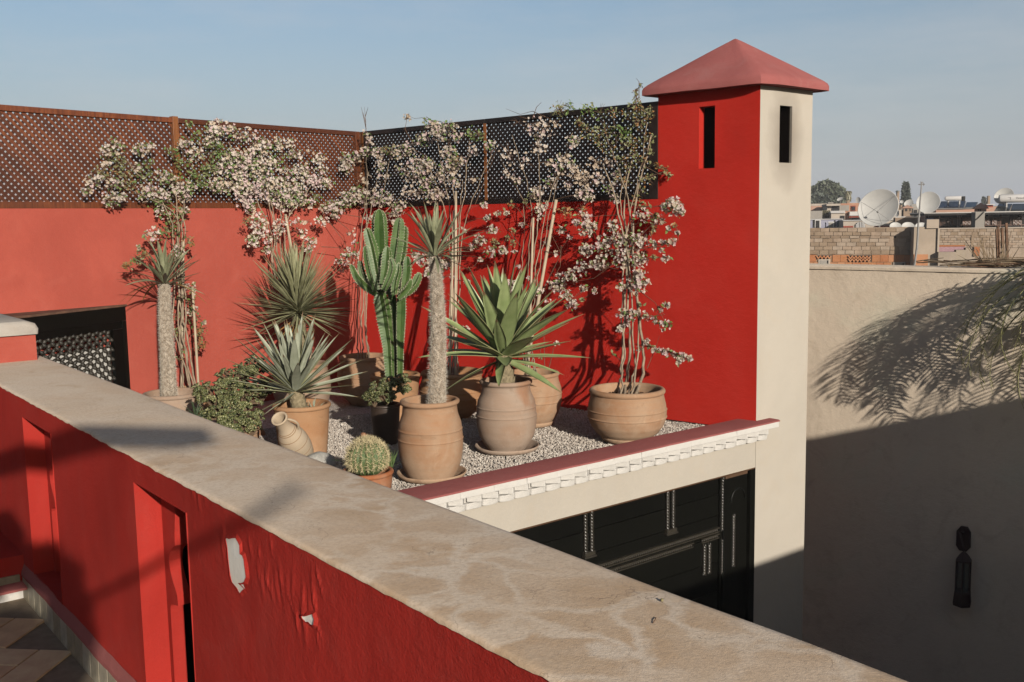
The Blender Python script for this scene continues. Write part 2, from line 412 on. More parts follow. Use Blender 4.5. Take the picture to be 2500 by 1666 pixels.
# --- low raised step in the shaded corner -----------------------------------
mb = MB(); mb.box(FORE, -2.8, -0.90, 0.001, 2.2, 0.0, 0.20)
step = tag(mb.build('raised_step', RED_F, origin=FORE.P(-1.5, 1, 0)), kind='structure')
SKM = [flat('skirting_tile_%d' % k, c, 0.5, 0.3, 22, 0.5, 0.25) for k, c in enumerate([(0.42, 0.37, 0.27), (0.36, 0.30, 0.20), (0.47, 0.42, 0.32)])]
sks = []
for m in SKM:
    bm = MB(); bm.box8([(0.002, 0, 0), (0.104, 0, 0), (0.104, 0.012, 0), (0.002, 0.012, 0), (0.002, 0, 0.112), (0.104, 0, 0.112), (0.104, 0.010, 0.112), (0.002, 0.010, 0.112)])
    sks.append(bm.mesh('skirting_tile', m))
STEPF = Frame(FORE.P(-0.90, 0.012, 0), 231.6)
for k in range(9):
    q = STEPF.P(0.012 + k * 0.107, 0.001, 0.001)
    dx, dn = STEPF.d, FORE.d
    M = Matrix([[dx[0], dn[0], 0, q[0]], [dx[1], dn[1], 0, q[1]], [0, 0, 1, q[2]], [0, 0, 0, 1]])
    inst('skirting_tile', sks[rnd.randrange(3)], step, M)

# ================================================================== PARAPET
def panel(mb, F, s0, s1, z0, z1, holes, t=0.0, mi=0, step_s=None, wob=None, flip=False):
    """front sheet in frame F with rectangular holes; returns nothing. holes: (s0,s1,z0,z1)"""
    ss = sorted({s0, s1} | {h[0] for h in holes} | {h[1] for h in holes}); zz = sorted({z0, z1} | {h[2] for h in holes} | {h[3] for h in holes})
    def refine(a, st):
        out = []
        for p, q in zip(a[:-1], a[1:]):
            n = max(1, int(math.ceil((q - p) / st))); out += [p + (q - p) * k / n for k in range(n)]
        return out + [a[-1]]
    if step_s: ss, zz = refine(ss, step_s), refine(zz, step_s)
    V = []; 
    for z in zz:
        for s in ss: V.append(F.P(s, t + (wob(s, z) if wob else 0.0), z))
    n = len(ss); Fs = []
    for j in range(len(zz) - 1):
        for i in range(n - 1):
            cs, cz = (ss[i] + ss[i+1]) / 2, (zz[j] + zz[j+1]) / 2
            if any(h[0] < cs < h[1] and h[2] < cz < h[3] for h in holes): continue
            q = (j*n+i, j*n+i+1, (j+1)*n+i+1, (j+1)*n+i)
            Fs.append(q[::-1] if flip else q)
    mb.add(V, Fs, mi)
TOPZ = 0.973
par = empty('parapet_wall', FORE.P(1.2, -0.2, 0), 'thick red parapet with a broad bare plaster top crossing the foreground diagonally', 'parapet')
NICH = [(-0.70, -0.228, 0.16, 0.879), (0.80, 1.258, 0.16, 0.883)]
peelA = [(25, 180), (45, 168), (75, 178), (110, 168), (155, 165), (185, 215), (210, 260), (215, 370), (245, 390), (262, 440), (275, 500), (290, 600), (295, 670), (270, 735), (235, 752), (195, 750), (235, 785), (272, 825), (240, 850), (210, 885), (190, 860), (165, 810), (130, 770), (105, 740), (85, 660), (75, 600), (62, 500), (55, 430), (45, 300), (35, 240)]
peelB = [(1030, 1155), (1060, 1162), (1090, 1150), (1120, 1140), (1165, 1130), (1172, 1165), (1185, 1200), (1180, 1270), (1145, 1285), (1120, 1270), (1095, 1240), (1070, 1240), (1050, 1210), (1035, 1185)]
def fpx(poly, ox, oy, sc): return [FORE.hit(ox + x / sc, oy + y / sc) for x, y in poly]
PA, PB = fpx(peelA, 550, 1280, 5.227), fpx(peelB, 550, 1280, 5.227)
def inside(p, poly):
    c = False; n = len(poly); j = n - 1
    for i in range(n):
        if (poly[i][1] > p[1]) != (poly[j][1] > p[1]) and p[0] < (poly[j][0] - poly[i][0]) * (p[1] - poly[i][1]) / (poly[j][1] - poly[i][1]) + poly[i][0]: c = not c
        j = i
    return c
# blisters: (x, y, length, width, lean) in the enlarged photograph, turned into wall coordinates
blis = [(425, 640, 90, 26, .2), (470, 760, 120, 30, .1), (530, 700, 110, 34, -.1), (600, 820, 90, 26, .1), (655, 800, 130, 40, .15), (720, 690, 130, 34, .35), (735, 880, 150, 30, .2), (790, 850, 170, 46, .0),
        (865, 800, 150, 30, -.1), (920, 920, 150, 56, .2), (1005, 900, 120, 26, .1), (1010, 1040, 140, 40, .3), (1070, 1030, 110, 26, .0), (1130, 900, 130, 28, .2), (1150, 1000, 120, 26, .2), (900, 1120, 150, 36, .2), (1000, 1130, 130, 26, .3), (930, 1230, 100, 20, 0.1), (1015, 1300, 160, 40, .1),
        (1180, 640, 60, 16, .2), (1220, 770, 80, 16, .4), (1120, 620, 60, 12, 0), (310, 280, 80, 30, 0.3), (580, 200, 90, 14, 0), (430, 350, 60, 20, .1), (600, 280, 50, 12, 0), (1200, 1330, 70, 18, .5), (1100, 1030, 70, 16, 0), (1190, 1450, 90, 14, .1), (560, 790, 90, 22, .6), (850, 1010, 70, 18, .6)]
blis2 = [(250, 50, 50, 18, .2), (385, 130, 90, 26, .1), (440, 180, 100, 30, .1), (475, 240, 80, 22, 0), (350, 200, 60, 20, .1), (510, 130, 60, 22, .3), (300, 60, 60, 14, 0), (560, 200, 70, 20, .1), (600, 160, 50, 20, .2), (745, 470, 60, 20, .1), (735, 560, 70, 20, 0.1)]
BL = []
for (x, y, l, w, a) in blis:
    s, z = FORE.hit(550 + x / 5.227, 1280 + y / 5.227); BL.append((s, z, l * 0.00027, w * 0.00036, a))
for (x, y, l, w, a) in blis2:
    s, z = FORE.hit(300 + x / 3.04, 1150 + y / 3.04); BL.append((s, z, l * 0.0005, w * 0.0006, a))
def wob(s, z):
    h = 0.0022 * np_noise(s * 6, z * 6) + 0.0035 * np_noise(s * 1.3, z * 1.6, seed=3)
    for (bs, bz, l, w, a) in BL:
        dz = z - bz; ds = (s - bs) + dz * a
        q = (ds / w) ** 2 + (dz / l) ** 2
        if q < 6: h += 0.0024 * math.exp(-q) * (1 + 0.8 * max(-1, min(1, ds / w)))
    return h
mb = MB()
panel(mb, FORE, -2.9, 1.30, 0.0, TOPZ - 0.0075, NICH[:2], step_s=0.05, wob=lambda s, z: 0.0022 * np_noise(s * 6, z * 6) + 0.0035 * np_noise(s * 1.3, z * 1.6, seed=3))
panel(mb, FORE, 1.30, 2.35, 0.35, TOPZ - 0.0075, [], step_s=0.0075, wob=wob)
panel(mb, FORE, 1.30, 2.35, 0.0, 0.35, [])
panel(mb, FORE, 2.35, 6.0, 0.0, TOPZ - 0.0075, NICH[2:], step_s=0.05, wob=lambda s, z: 0.0022 * np_noise(s * 6, z * 6) + 0.0035 * np_noise(s * 1.3, z * 1.6, seed=3))
ND = 0.125
NDB = 0.36
for (a, b, c, d) in NICH:
    q = lambda s, t, z: FORE.P(s, t, z)
    mb.add([q(a, .004, c), q(a, -ND, c), q(a, -ND, d), q(a, .004, d)], [(0, 1, 2, 3)])
    mb.add([q(b, .004, c), q(b, -ND, c), q(b, -ND, d), q(b, .004, d)], [(3, 2, 1, 0)])
    mb.add([q(a, .004, d), q(a, -ND, d), q(b, -ND, d), q(b, .004, d)], [(0, 1, 2, 3)])
    mb.add([q(a, .004, c), q(a, -ND, c), q(b, -ND, c), q(b, .004, c)], [(3, 2, 1, 0)])
    mb.add([q(a, -NDB, c), q(b, -NDB, c), q(b, -NDB, d), q(a, -NDB, d)], [(0, 1, 2, 3)], 2)  # back coloured near-black for the shade deep in the niche
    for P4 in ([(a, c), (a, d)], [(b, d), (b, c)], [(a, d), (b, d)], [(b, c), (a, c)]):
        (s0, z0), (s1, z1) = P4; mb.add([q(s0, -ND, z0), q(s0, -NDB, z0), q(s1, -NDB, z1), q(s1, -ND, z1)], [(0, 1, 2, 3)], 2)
# patio side of the parapet and its far end
mb.add([FORE.P(-2.9, -0.418, -3.4), FORE.P(6.0, -0.418, -3.4), FORE.P(6.0, -0.418, TOPZ - .0075), FORE.P(-2.9, -0.418, TOPZ - .0075)], [(3, 2, 1, 0)], 1)
mb.add([FORE.P(-2.9, -0.418, -3.4), FORE.P(-2.9, 0, -3.4), FORE.P(-2.9, 0, TOPZ - .0075), FORE.P(-2.9, -0.418, TOPZ - .0075)], [(0, 1, 2, 3)], 1)
mb.add([FORE.P(6, -0.418, -3.4), FORE.P(6, 0, -3.4), FORE.P(6, 0, TOPZ - .0075), FORE.P(6, -0.418, TOPZ - .0075)], [(3, 2, 1, 0)], 1)
mb.build('wall_face', [RED_F, CREAM_P, SHADE_BLACK], par)
# lobed boards standing inside each niche, parallel to the wall face
LOBE = [(0, .13), (.10, .125), (.16, .112), (.205, .108), (.222, .075), (.24, .055), (.27, .045), (.30, .050), (.335, .072), (.36, .095), (.375, .105), (.408, .105), (.415, .045), (.43, .032), (.8, .030)]
for (a, b, c, d) in NICH:
    for side in (0, 1):
        mb = MB(); V = []; n = 64
        for k in range(n + 1):
            zr = (d - c - .002) * k / n; w = float(np.interp(zr, [q[0] for q in LOBE], [q[1] for q in LOBE])); z = d - .001 - zr
            e, s = (a + .0006, a + w) if side == 0 else (b - .0006, b - w)
            V += [FORE.P(e, -0.080, z), FORE.P(s, -0.080, z), FORE.P(s, -0.1235, z), FORE.P(e, -0.1235, z)]
        mb.add(V, [(4*k+i, 4*k+4+i, 4*k+5+i, 4*k+1+i) for k in range(n) for i in range(3)]); mb.build('lobed_jamb', RED_F, par)
# top slab: bare plaster with a soft worn edge
TOPM = NT('bare_plaster_top', 0.85, 0.2)
w1 = TOPM.noise(2.0, 4, 0.6, dist=0.5)
base = TOPM.ramp(TOPM.noise(2.3, 7, 0.62, dist=0.6), [(0.3, (0.98, 0.74, 0.52)), (0.52, (1.06, 0.85, 0.64)), (0.75, (1.10, 0.92, 0.73))])
vm = TOPM.N('ShaderNodeVectorMath', operation='ADD'); nn = TOPM.N('ShaderNodeTexNoise'); nn.inputs['Scale'].default_value = 4.0; nn.inputs['Detail'].default_value = 6
TOPM.L(TOPM.co, nn.inputs['Vector']); sc_ = TOPM.N('ShaderNodeVectorMath', operation='SCALE'); sc_.inputs['Scale'].default_value = 0.45
TOPM.L(nn.outputs['Color'], sc_.inputs[0]); TOPM.L(TOPM.co, vm.inputs[0]); TOPM.L(sc_.outputs[0], vm.inputs[1])
vo = TOPM.N('ShaderNodeTexVoronoi', feature='DISTANCE_TO_EDGE'); vo.inputs['Scale'].default_value = 4.8; TOPM.L(vm.outputs[0], vo.inputs['Vector'])
veins = TOPM.mr(vo.outputs['Distance'], 0.03, 0.13, 0.0, 1.0)
patch = TOPM.math('MULTIPLY', veins, TOPM.mr(TOPM.noise(1.15, 3, 0.5), 0.40, 0.56, 0.0, 1.0))
# the tan blotches only show where the coat is worn, on the stretch nearest the viewer
sx = TOPM.N('ShaderNodeSeparateXYZ'); TOPM.L(TOPM.co, sx.inputs[0])
wear = TOPM.mr(sx.outputs['Y'], 0.9, -0.2, 0.15, 1.0)
patch = TOPM.math('MULTIPLY', patch, wear)
patch = TOPM.math('MULTIPLY', patch, TOPM.mr(TOPM.noise(9, 6, 0.7), 0.3, 0.6, 0.5, 1.0))
base = TOPM.mix(TOPM.math('MULTIPLY', patch, 0.7), base, (0.76, 0.49, 0.27))
v2 = TOPM.N('ShaderNodeTexVoronoi', feature='DISTANCE_TO_EDGE'); v2.inputs['Scale'].default_value = 2.3; TOPM.L(vm.outputs[0], v2.inputs['Vector'])
v3 = TOPM.N('ShaderNodeTexVoronoi', feature='DISTANCE_TO_EDGE'); v3.inputs['Scale'].default_value = 5.2; TOPM.L(vm.outputs[0], v3.inputs['Vector'])
crk = TOPM.math('MULTIPLY', TOPM.mr(v2.outputs['Distance'], 0.0, 0.0035, 1.0, 0.0), TOPM.mr(TOPM.noise(3.1, 3, 0.5), 0.42, 0.55, 0.0, 1.0))
crk = TOPM.math('MAXIMUM', crk, TOPM.math('MULTIPLY', TOPM.mr(v3.outputs['Distance'], 0.0, 0.004, .8, 0.0), TOPM.mr(TOPM.noise(2.2, 3, 0.5), 0.5, 0.62, 0.0, 1.0)))
base = TOPM.mix(TOPM.math('MULTIPLY', crk, 0.6), base, (0.2, 0.14, 0.1))
base = TOPM.mix(TOPM.mr(TOPM.noise(85, 5, 0.8), 0.45, 0.68, 0.0, 0.45), base, (0.52, 0.39, 0.28))
base = TOPM.mix(TOPM.mr(TOPM.noise(4.6, 6, 0.7, dist=1.0), 0.56, 0.72, 0.0, 0.5), base, (0.74, 0.52, 0.31))
TOPM.color(base)
hb = TOPM.bump(TOPM.noise(3.5, 5, 0.5), 0.3, 0.012); hb = TOPM.bump(TOPM.noise(45, 6, 0.8), 0.3, 0.003, hb); hb = TOPM.bump(TOPM.noise(160, 3, 0.75), 0.4, 0.002, hb); TOPM.bump(crk, 0.15, -0.002, hb)
mb = MB(); V = []; NS = 420; rows = [(-0.424, -0.03), (-0.424, -0.012), (-0.416, -0.003), (-0.40, 0.0), (-0.3, .003), (-0.2, .004), (-0.1, .003), (-0.02, 0.0), (-0.006, -0.001), (0.001, -0.004), (0.0035, -0.008)]
for i in range(NS + 1):
    s = -2.9 + 8.9 * i / NS
    for j, (t, dz) in enumerate(rows):
        e = 0.0
        if j >= 8: e = 0.0018 * np_noise(s * 14, 1) + 0.0016 * np_noise(s * 45, 2)
        z = TOPZ + dz + 0.004 * np_noise(s * 2.1, t * 4, seed=2)
        if j == 10: z = TOPZ - 0.0105 - 0.0028 * (np_noise(s * 30, 4) + np_noise(s * 70, 1))
        tt = t + e + (0.006 * np_noise(s * 3, 5) if j < 3 else 0)
        if j >= 9: tt = max(tt, wob(s, 0.955) + 0.0025) if 1.3 < s < 2.35 else max(tt, 0.0022 * np_noise(s * 6, TOPZ * 6) + 0.0035 * np_noise(s * 1.3, TOPZ * 1.6, seed=3) + 0.002)
        V.append(FORE.P(s, tt, z))
n = len(rows)
mb.add(V, [(i*n+j, (i+1)*n+j, (i+1)*n+j+1, i*n+j+1) for i in range(NS) for j in range(n-1)])
mb.build('plaster_top', TOPM.mat, par, smooth=True)
# patches where the red paint has come off
PEELM = flat('bare_plaster_patch', (1.15, 1.02, 0.86), 0.95, 0.1, 8, 0.1, 0.35, bscale=30)
for poly in (PA, PB):
    mb = MB(); n = len(poly)
    V = [FORE.P(s, (wob(s, z) + 0.0045), z) for s, z in poly]; cs = sum(p[0] for p in poly) / n; cz = sum(p[1] for p in poly) / n
    inner = [(cs + (s - cs) * .55, cz + (z - cz) * .55) for s, z in poly]
    V += [FORE.P(s, wob(s, z) + 0.0045, z) for s, z in inner] + [FORE.P(cs, wob(cs, cz) + 0.005, cz)]
    mb.add(V, [(i, (i+1) % n, n + (i+1) % n, n + i) for i in range(n)] + [(n+i, n+(i+1) % n, 2*n) for i in range(n)])
    mb.build('bare_patch', PEELM, par, label='pale bare plaster where the red paint has flaked away')
    # lifted, curling rim of paint round the patch
    mb = MB(); V = []
    for i, (s, z) in enumerate(poly):
        os_, oz = s - cs, z - cz; l = math.hypot(os_, oz) + 1e-6; k = 0.001 + 0.0015 * rnd.random()
        V += [FORE.P(s - os_ / l * 0.0005, wob(s, z) + 0.005 + k, z - oz / l * 0.0015), FORE.P(s + os_ / l * 0.010, wob(s, z) + 0.0008, z + oz / l * 0.010), FORE.P(s + os_ / l * .001, wob(s, z) + .0012, z + oz / l * .001)]
    mb.add(V, [(3*i, 3*((i+1) % n), 3*((i+1) % n)+1, 3*i+1) for i in range(n)] + [(3*i+2, 3*((i+1) % n)+2, 3*((i+1) % n), 3*i) for i in range(n)])
    mb.build('paint_rim', RED_F, par)
# pink plaster ledge over the skirting, then the tiles themselves
mb = MB(); V = []; NS = 60
for i in range(NS + 1):
    s = -0.90 + 3.6 * i / NS; w = 0.004 * np_noise(s * 9, 2) ; w2 = 0.006 * np_noise(s * 12, 5)
    V += [FORE.P(s, 0.018, 0.108 + w2), FORE.P(s, 0.017 + w, 0.122 + w2), FORE.P(s, 0.001, 0.162 + w2 + w)]
mb.add(V, [(3*i+k, 3*i+3+k, 3*i+4+k, 3*i+1+k) for i in range(NS) for k in (0, 1)])
mb.build('plaster_ledge', PINK_P, par)
mb = MB(); mb.box(FORE, -0.90, 2.7, 0.0035, 0.008, 0.0, 0.108); mb.build('skirting_mortar', FLOORM, par)
for k in range(33):
    s = -0.885 + k * 0.107
    q = FORE.P(s, 0.0065, 0.001)
    M = Matrix([[FORE.d[0], FORE.n[0], 0, q[0]], [FORE.d[1], FORE.n[1], 0, q[1]], [0, 0, 1, q[2]], [0, 0, 0, 1]])
    inst('skirting_tile', sks[rnd.randrange(3)], par, M)
# a pebble and a dry twig lie on the top
p = at_dist(1616, 1467, 1); v = ray(1616, 1467); p = EYE + v * ((TOPZ + 0.004 - 1.7) / v[2])
mb = MB(); mb.lathe(p, [(0.001, -0.001), (0.0035, 0.0), (0.004, 0.002), (0.0025, 0.004), (0.0006, 0.0045)], 8, 0.2, cap1=True)
tag(mb.build('pebble', flat('pebble', (0.35, 0.3, 0.15), 0.8), smooth=True, origin=p), 'tiny yellowish pebble lying alone on the bare parapet top', 'pebble')
v = ray(1600, 1515); p = EYE + v * ((TOPZ + 0.006 - 1.7) / v[2])
mb = MB(); mb.tube([p + np.array([-.006, -.012, 0]), p + np.array([0, 0, .002]), p + np.array([.003, .014, 0])], 0.0009, 5)
tag(mb.build('dry_twig', TWIG, origin=p), 'tiny dark dry twig on the parapet top near the pebble', 'twig')

# --- stub wall with white cap beyond the parapet on the far left ------------
q = on_z(-20, 824, 1.12)
SF = Frame(q, -38.4)
mb = MB(); mb.box(SF, 0.0, 0.9, -0.22, 0.0, -1.0, 1.12); stub = empty('stub_wall', SF.P(0.4, -.1, -1.0), 'short coral end wall with a rounded white cap at the left edge', 'wall')
mb.build('wall_body', RED_L, stub)
mb = MB(); V = []; pr = [(0.012, 0.0), (0.016, 0.04), (0.0, 0.075), (-0.05, 0.095), (-0.17, 0.095), (-0.22, 0.075), (-0.236, 0.04), (-0.232, 0.0)]
for s, k in ((-0.02, 0.7), (-0.012, 0.95), (0.0, 1.0), (0.3, 1.03), (0.6, 1.0), (0.93, 1)):
    for t, z in pr: V.append(SF.P(s, -0.11 + (t + .11) * (0.75 + 0.25 * k), 1.121 + z * k * .8))
n = len(pr)
mb.add(V, [(i*n+j, (i+1)*n+j, (i+1)*n+j+1, i*n+j+1) for i in range(5) for j in range(n-1)] + [tuple(range(n)), tuple(5*n + k for k in range(n))[::-1]])
mb.build('white_cap', plaster('white_cap_plaster', (0.56, 0.51, 0.45), 0.06, dust=(0.5, 0.4, 0.3), dust_amt=0.4, grain=2), stub, autos=60)

# ================================================================== PLANTED TERRACE
# gravel bed
GB = [CRM.P(-6.5, -0.2, -0.03), CRM.P(0.1, -0.2, -0.03), CRM.P(0.1, -4.6, -0.03), CRM.P(-6.5, -4.6, -0.03)]
mb = MB(); mb.add(GB + [p + np.array([0, 0, -.2]) for p in GB], [(0, 1, 2, 3), (4, 7, 6, 5), (0, 4, 5, 1), (1, 5, 6, 2), (2, 6, 7, 3), (3, 7, 4, 0)])
gm = NT('gravel_bed', 0.95, 0.15)
gv = gm.N('ShaderNodeTexVoronoi'); gv.inputs['Scale'].default_value = 75; gm.L(gm.co, gv.inputs['Vector'])
gm.color(gm.ramp(gv.outputs['Color'], [(0.1, (0.45, .40, .34)), (0.4, (0.7, 0.62, 0.54)), (0.8, (0.9, 0.84, 0.76))])); gm.bump(gv.outputs['Distance'], 0.8, -0.012)
tag(mb.build('gravel_bed', gm.mat), kind='structure')
GZ = -0.02
GS = [flat('gravel_%d' % k, c, 0.9, 0.1, 4, 0.15, 0.0) for k, c in enumerate([(0.76, 0.68, 0.59), (0.66, 0.58, 0.50), (0.50, 0.43, 0.37), (0.90, 0.83, 0.74)])]
mb = MB()
oct_v = [(1, 0, 0), (0, 1, 0), (-1, 0, 0), (0, -1, 0), (0.1, .1, .75), (0, 0, -.6)]; oct_f = [(0, 1, 4), (1, 2, 4), (2, 3, 4), (3, 0, 4), (1, 0, 5), (2, 1, 5), (3, 2, 5), (0, 3, 5)]
for mi, n in enumerate((20000, 20000, 12000, 9000)):
    s = NP.uniform(-3.6, 0.0, n); t = -NP.uniform(0.26, 2.9, n) ; z = NP.uniform(-0.026, -0.012, n)
    pos = np.stack([CRM.o[0] + CRM.d[0] * s + CRM.n[0] * t, CRM.o[1] + CRM.d[1] * s + CRM.n[1] * t, z], 1)
    V, F = cloud(pos, NP.randn(n, 3), NP.uniform(0.004, 0.0105, n), oct_v, oct_f); mb.add(V, F, mi)
tag(mb.build('gravel', GS), 'pale angular gravel covering the terrace bed between the pots', 'gravel', kind='stuff')

# left garden wall, with an opening behind the black screen
mb = MB(); WT = 1.862
hs0 = LEFT.hit(306, 745)[0]; hole = [(hs0 + 0.05, hs0 + 1.3, -0.09, LEFT.hit(200, 858)[1])]
panel(mb, LEFT, -0.0, 6.5, -0.1, WT, hole, step_s=0.25, wob=lambda s, z: 0.003 * np_noise(s * 2, z * 2))
panel(mb, LEFT, -0.2, 6.5, -5.2, WT, hole, t=-0.22, flip=True)
mb.add([LEFT.P(-0.2, 0, WT), LEFT.P(6.5, 0, WT), LEFT.P(6.5, -.22, WT), LEFT.P(-0.2, -.22, WT)], [(0, 1, 2, 3)])
a, b, c, d = hole[0]
for P4 in ([(a, c), (a, d)], [(b, d), (b, c)], [(a, d), (b, d)], [(b, c), (a, c)]):
    (s0, z0), (s1, z1) = P4; mb.add([LEFT.P(s0, 0, z0), LEFT.P(s0, -.22, z0), LEFT.P(s1, -.22, z1), LEFT.P(s1, 0, z1)], [(0, 1, 2, 3)])
tag(mb.build('garden_wall', RED_L, origin=LEFT.P(2, 0, 0)), 'smooth coral red wall under the brown lattice on the left', 'wall')
# right garden wall from the corner to the tower
RW0 = 0.909
mb = MB()
panel(mb, RED, RW0, 4.561, -0.1, WT, [], step_s=0.25, wob=lambda s, z: 0.003 * np_noise(s * 2, z * 2) * min(1, (s - RW0) * 3))
panel(mb, RED, RW0, 4.8, -5.2, WT, [], t=-0.22, flip=True)
mb.add([RED.P(RW0, 0, WT), RED.P(4.561, 0, WT), RED.P(4.561, -.22, WT), RED.P(RW0, -.22, WT)], [(3, 2, 1, 0)])
tag(mb.build('garden_wall', RED_P, origin=RED.P(2.5, 0, 0)), 'deep red wall behind the bougainvillea pots, joining the tower', 'wall')

# ---- tower
tow = empty('chimney_tower', CRM.P(0.34, -0.45, -3.4), 'square tower, one side deep red and one side cream, with a pink pyramid cap', 'tower')
TW, TD, EZ = 0.676, RW0, 2.70
A = CRM.P(0, 0, 0); D_ = RED.P(TD, 0, 0); B_ = CRM.P(TW, 0, 0); Cc = B_ + D_ - A
slotR = (0.386, 0.530, 2.095, 2.585)
slotC = [(CRM.hit(1904, 259)[0], CRM.hit(1932, 398)[0], CRM.hit(1918, 398)[1], CRM.hit(1918, 259)[1])]
mb = MB(); panel(mb, RED, 0.0, TD, 0.0, EZ + 0.03, [slotR], step_s=0.06, wob=lambda s, z: 0.003 * np_noise(s * 3, z * 3) * min(1, (TD - s) * 4) * min(1, s * 8))
h = slotR; dp = 0.20
mb.add([RED.P(h[0], 0, h[2]), RED.P(h[0], -dp, h[2]), RED.P(h[0], -dp, h[3]), RED.P(h[0], 0, h[3])], [(0, 1, 2, 3)])
mb.add([RED.P(h[1], 0, h[2]), RED.P(h[1], -dp, h[2]), RED.P(h[1], -dp, h[3]), RED.P(h[1], 0, h[3])], [(3, 2, 1, 0)])
mb.add([RED.P(h[0], 0, h[2]), RED.P(h[1], 0, h[2]), RED.P(h[1], -dp, h[2]), RED.P(h[0], -dp, h[2])], [(0, 1, 2, 3)])
mb.add([RED.P(h[0], 0, h[3]), RED.P(h[1], 0, h[3]), RED.P(h[1], -dp, h[3]), RED.P(h[0], -dp, h[3])], [(3, 2, 1, 0)])
mb.build('red_side', RED_P, tow)
mb = MB(); panel(mb, CRM, 0.0, TW, -3.4, EZ + 0.03, slotC, step_s=0.08, wob=lambda s, z: 0.003 * np_noise(s * 3, z * 2.4) * min(1, s * 8) * min(1, (TW - s) * 8))
h = slotC[0]
for P4 in ([(h[0], h[2]), (h[0], h[3])], [(h[1], h[3]), (h[1], h[2])], [(h[0], h[3]), (h[1], h[3])], [(h[1], h[2]), (h[0], h[2])]):
    (s0, z0), (s1, z1) = P4; mb.add([CRM.P(s0, 0, z0), CRM.P(s0, -.022, z0), CRM.P(s1, -.022, z1), CRM.P(s1, 0, z1)], [(3, 2, 1, 0)])
mb.add([B_ + (0, 0, -3.4), Cc + (0, 0, -3.4), Cc + (0, 0, EZ + .03), B_ + (0, 0, EZ + .03)], [(0, 1, 2, 3)])
mb.add([Cc + (0, 0, -3.4), D_ + (0, 0, -3.4), D_ + (0, 0, EZ + .03), Cc + (0, 0, EZ + .03)], [(0, 1, 2, 3)])
_c = CRM.P((slotC[0][0] + slotC[0][1]) / 2, 0, (slotC[0][2] + slotC[0][3]) / 2 - .02) - np.array(root_loc(tow)[:]); mb.build('cream_side', sooty('sooty_cream_plaster', (0.63, 0.575, 0.49), tuple(_c)), tow)
# near-black lining of the flue, painting in the shade inside the slots
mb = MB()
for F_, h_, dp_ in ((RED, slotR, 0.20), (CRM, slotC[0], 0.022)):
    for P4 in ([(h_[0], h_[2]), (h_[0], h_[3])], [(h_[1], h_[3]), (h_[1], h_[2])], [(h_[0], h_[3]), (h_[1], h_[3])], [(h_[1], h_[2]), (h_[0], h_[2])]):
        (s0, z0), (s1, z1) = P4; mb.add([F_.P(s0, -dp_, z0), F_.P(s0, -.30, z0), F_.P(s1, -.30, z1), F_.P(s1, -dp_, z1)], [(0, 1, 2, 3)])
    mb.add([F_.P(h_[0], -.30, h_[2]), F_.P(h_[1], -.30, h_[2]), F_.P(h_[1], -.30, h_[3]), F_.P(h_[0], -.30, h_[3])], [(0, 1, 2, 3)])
mb.build('flue_shaft', SHADE_BLACK, tow)
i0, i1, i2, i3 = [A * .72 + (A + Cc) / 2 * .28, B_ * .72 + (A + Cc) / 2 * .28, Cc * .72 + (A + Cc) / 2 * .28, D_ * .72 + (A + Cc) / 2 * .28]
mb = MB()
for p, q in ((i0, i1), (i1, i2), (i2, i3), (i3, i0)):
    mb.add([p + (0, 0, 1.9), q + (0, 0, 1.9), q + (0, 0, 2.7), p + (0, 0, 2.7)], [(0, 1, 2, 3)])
mb.build('flue_lining', SHADE_BLACK, tow)
# pyramid cap with a thick soft eave
oC, oR = 0.10, 0.125
du, dv = np.append(CRM.d, 0), np.append(RED.d, 0)
def rc(u, v, z): return A + du * u + dv * v + np.array([0, 0, z])
ap = rc(TW / 2, TD / 2, 0)
apz = (EYE + ray(1802.3, 93.4) * (np.linalg.norm(ap[:2]) / np.linalg.norm(ray(1802.3, 93.4)[:2])))[2]
mb = MB(); prof = [(1.0, 2.705, 0.0), (1.0, 2.745, 0.006), (0.985, 2.765, 0.0)] + [(1 - k, 2.765 + (apz - 2.765) * (k ** 0.98), 0) for k in (0.06, 0.2, 0.4, 0.6, 0.8, 0.92, 0.97)]
V = []; N_ = 40
for sc, z, ex in prof:
    for k in range(N_):
        a = k / N_ * 4; sd = int(a); f = a - sd
        # unit square outline with softened corners
        cx = [(-1 + 2*f, -1), (1, -1 + 2*f), (1 - 2*f, 1), (-1, 1 - 2*f)][sd]
        l = max(abs(cx[0]), abs(cx[1])); r_ = (abs(cx[0]) ** 14 + abs(cx[1]) ** 14) ** (1 / 14); cx = (cx[0] / r_, cx[1] / r_)
        U, Vv = TW / 2 + cx[0] * (TW / 2 + oR) * sc, TD / 2 + cx[1] * (TD / 2 + oC) * sc
        V.append(rc(U, Vv, z + 0.004 * np_noise(U * 9, Vv * 9)))
V.append(rc(TW / 2, TD / 2, apz - 0.003)); m = len(prof)
mb.add(V, [(i*N_+k, i*N_+(k+1) % N_, (i+1)*N_+(k+1) % N_, (i+1)*N_+k) for i in range(m-1) for k in range(N_)] + [((m-1)*N_+k, (m-1)*N_+(k+1) % N_, m*N_) for k in range(N_)] + [tuple(range(N_))[::-1]])
mb.build('pyramid_cap', plaster('faded_red_cap', (0.47, 0.155, 0.145), 0.14, dust=(0.50, 0.25, 0.23), dust_amt=0.55, grain=2.0, streak=.2), tow, autos=28)

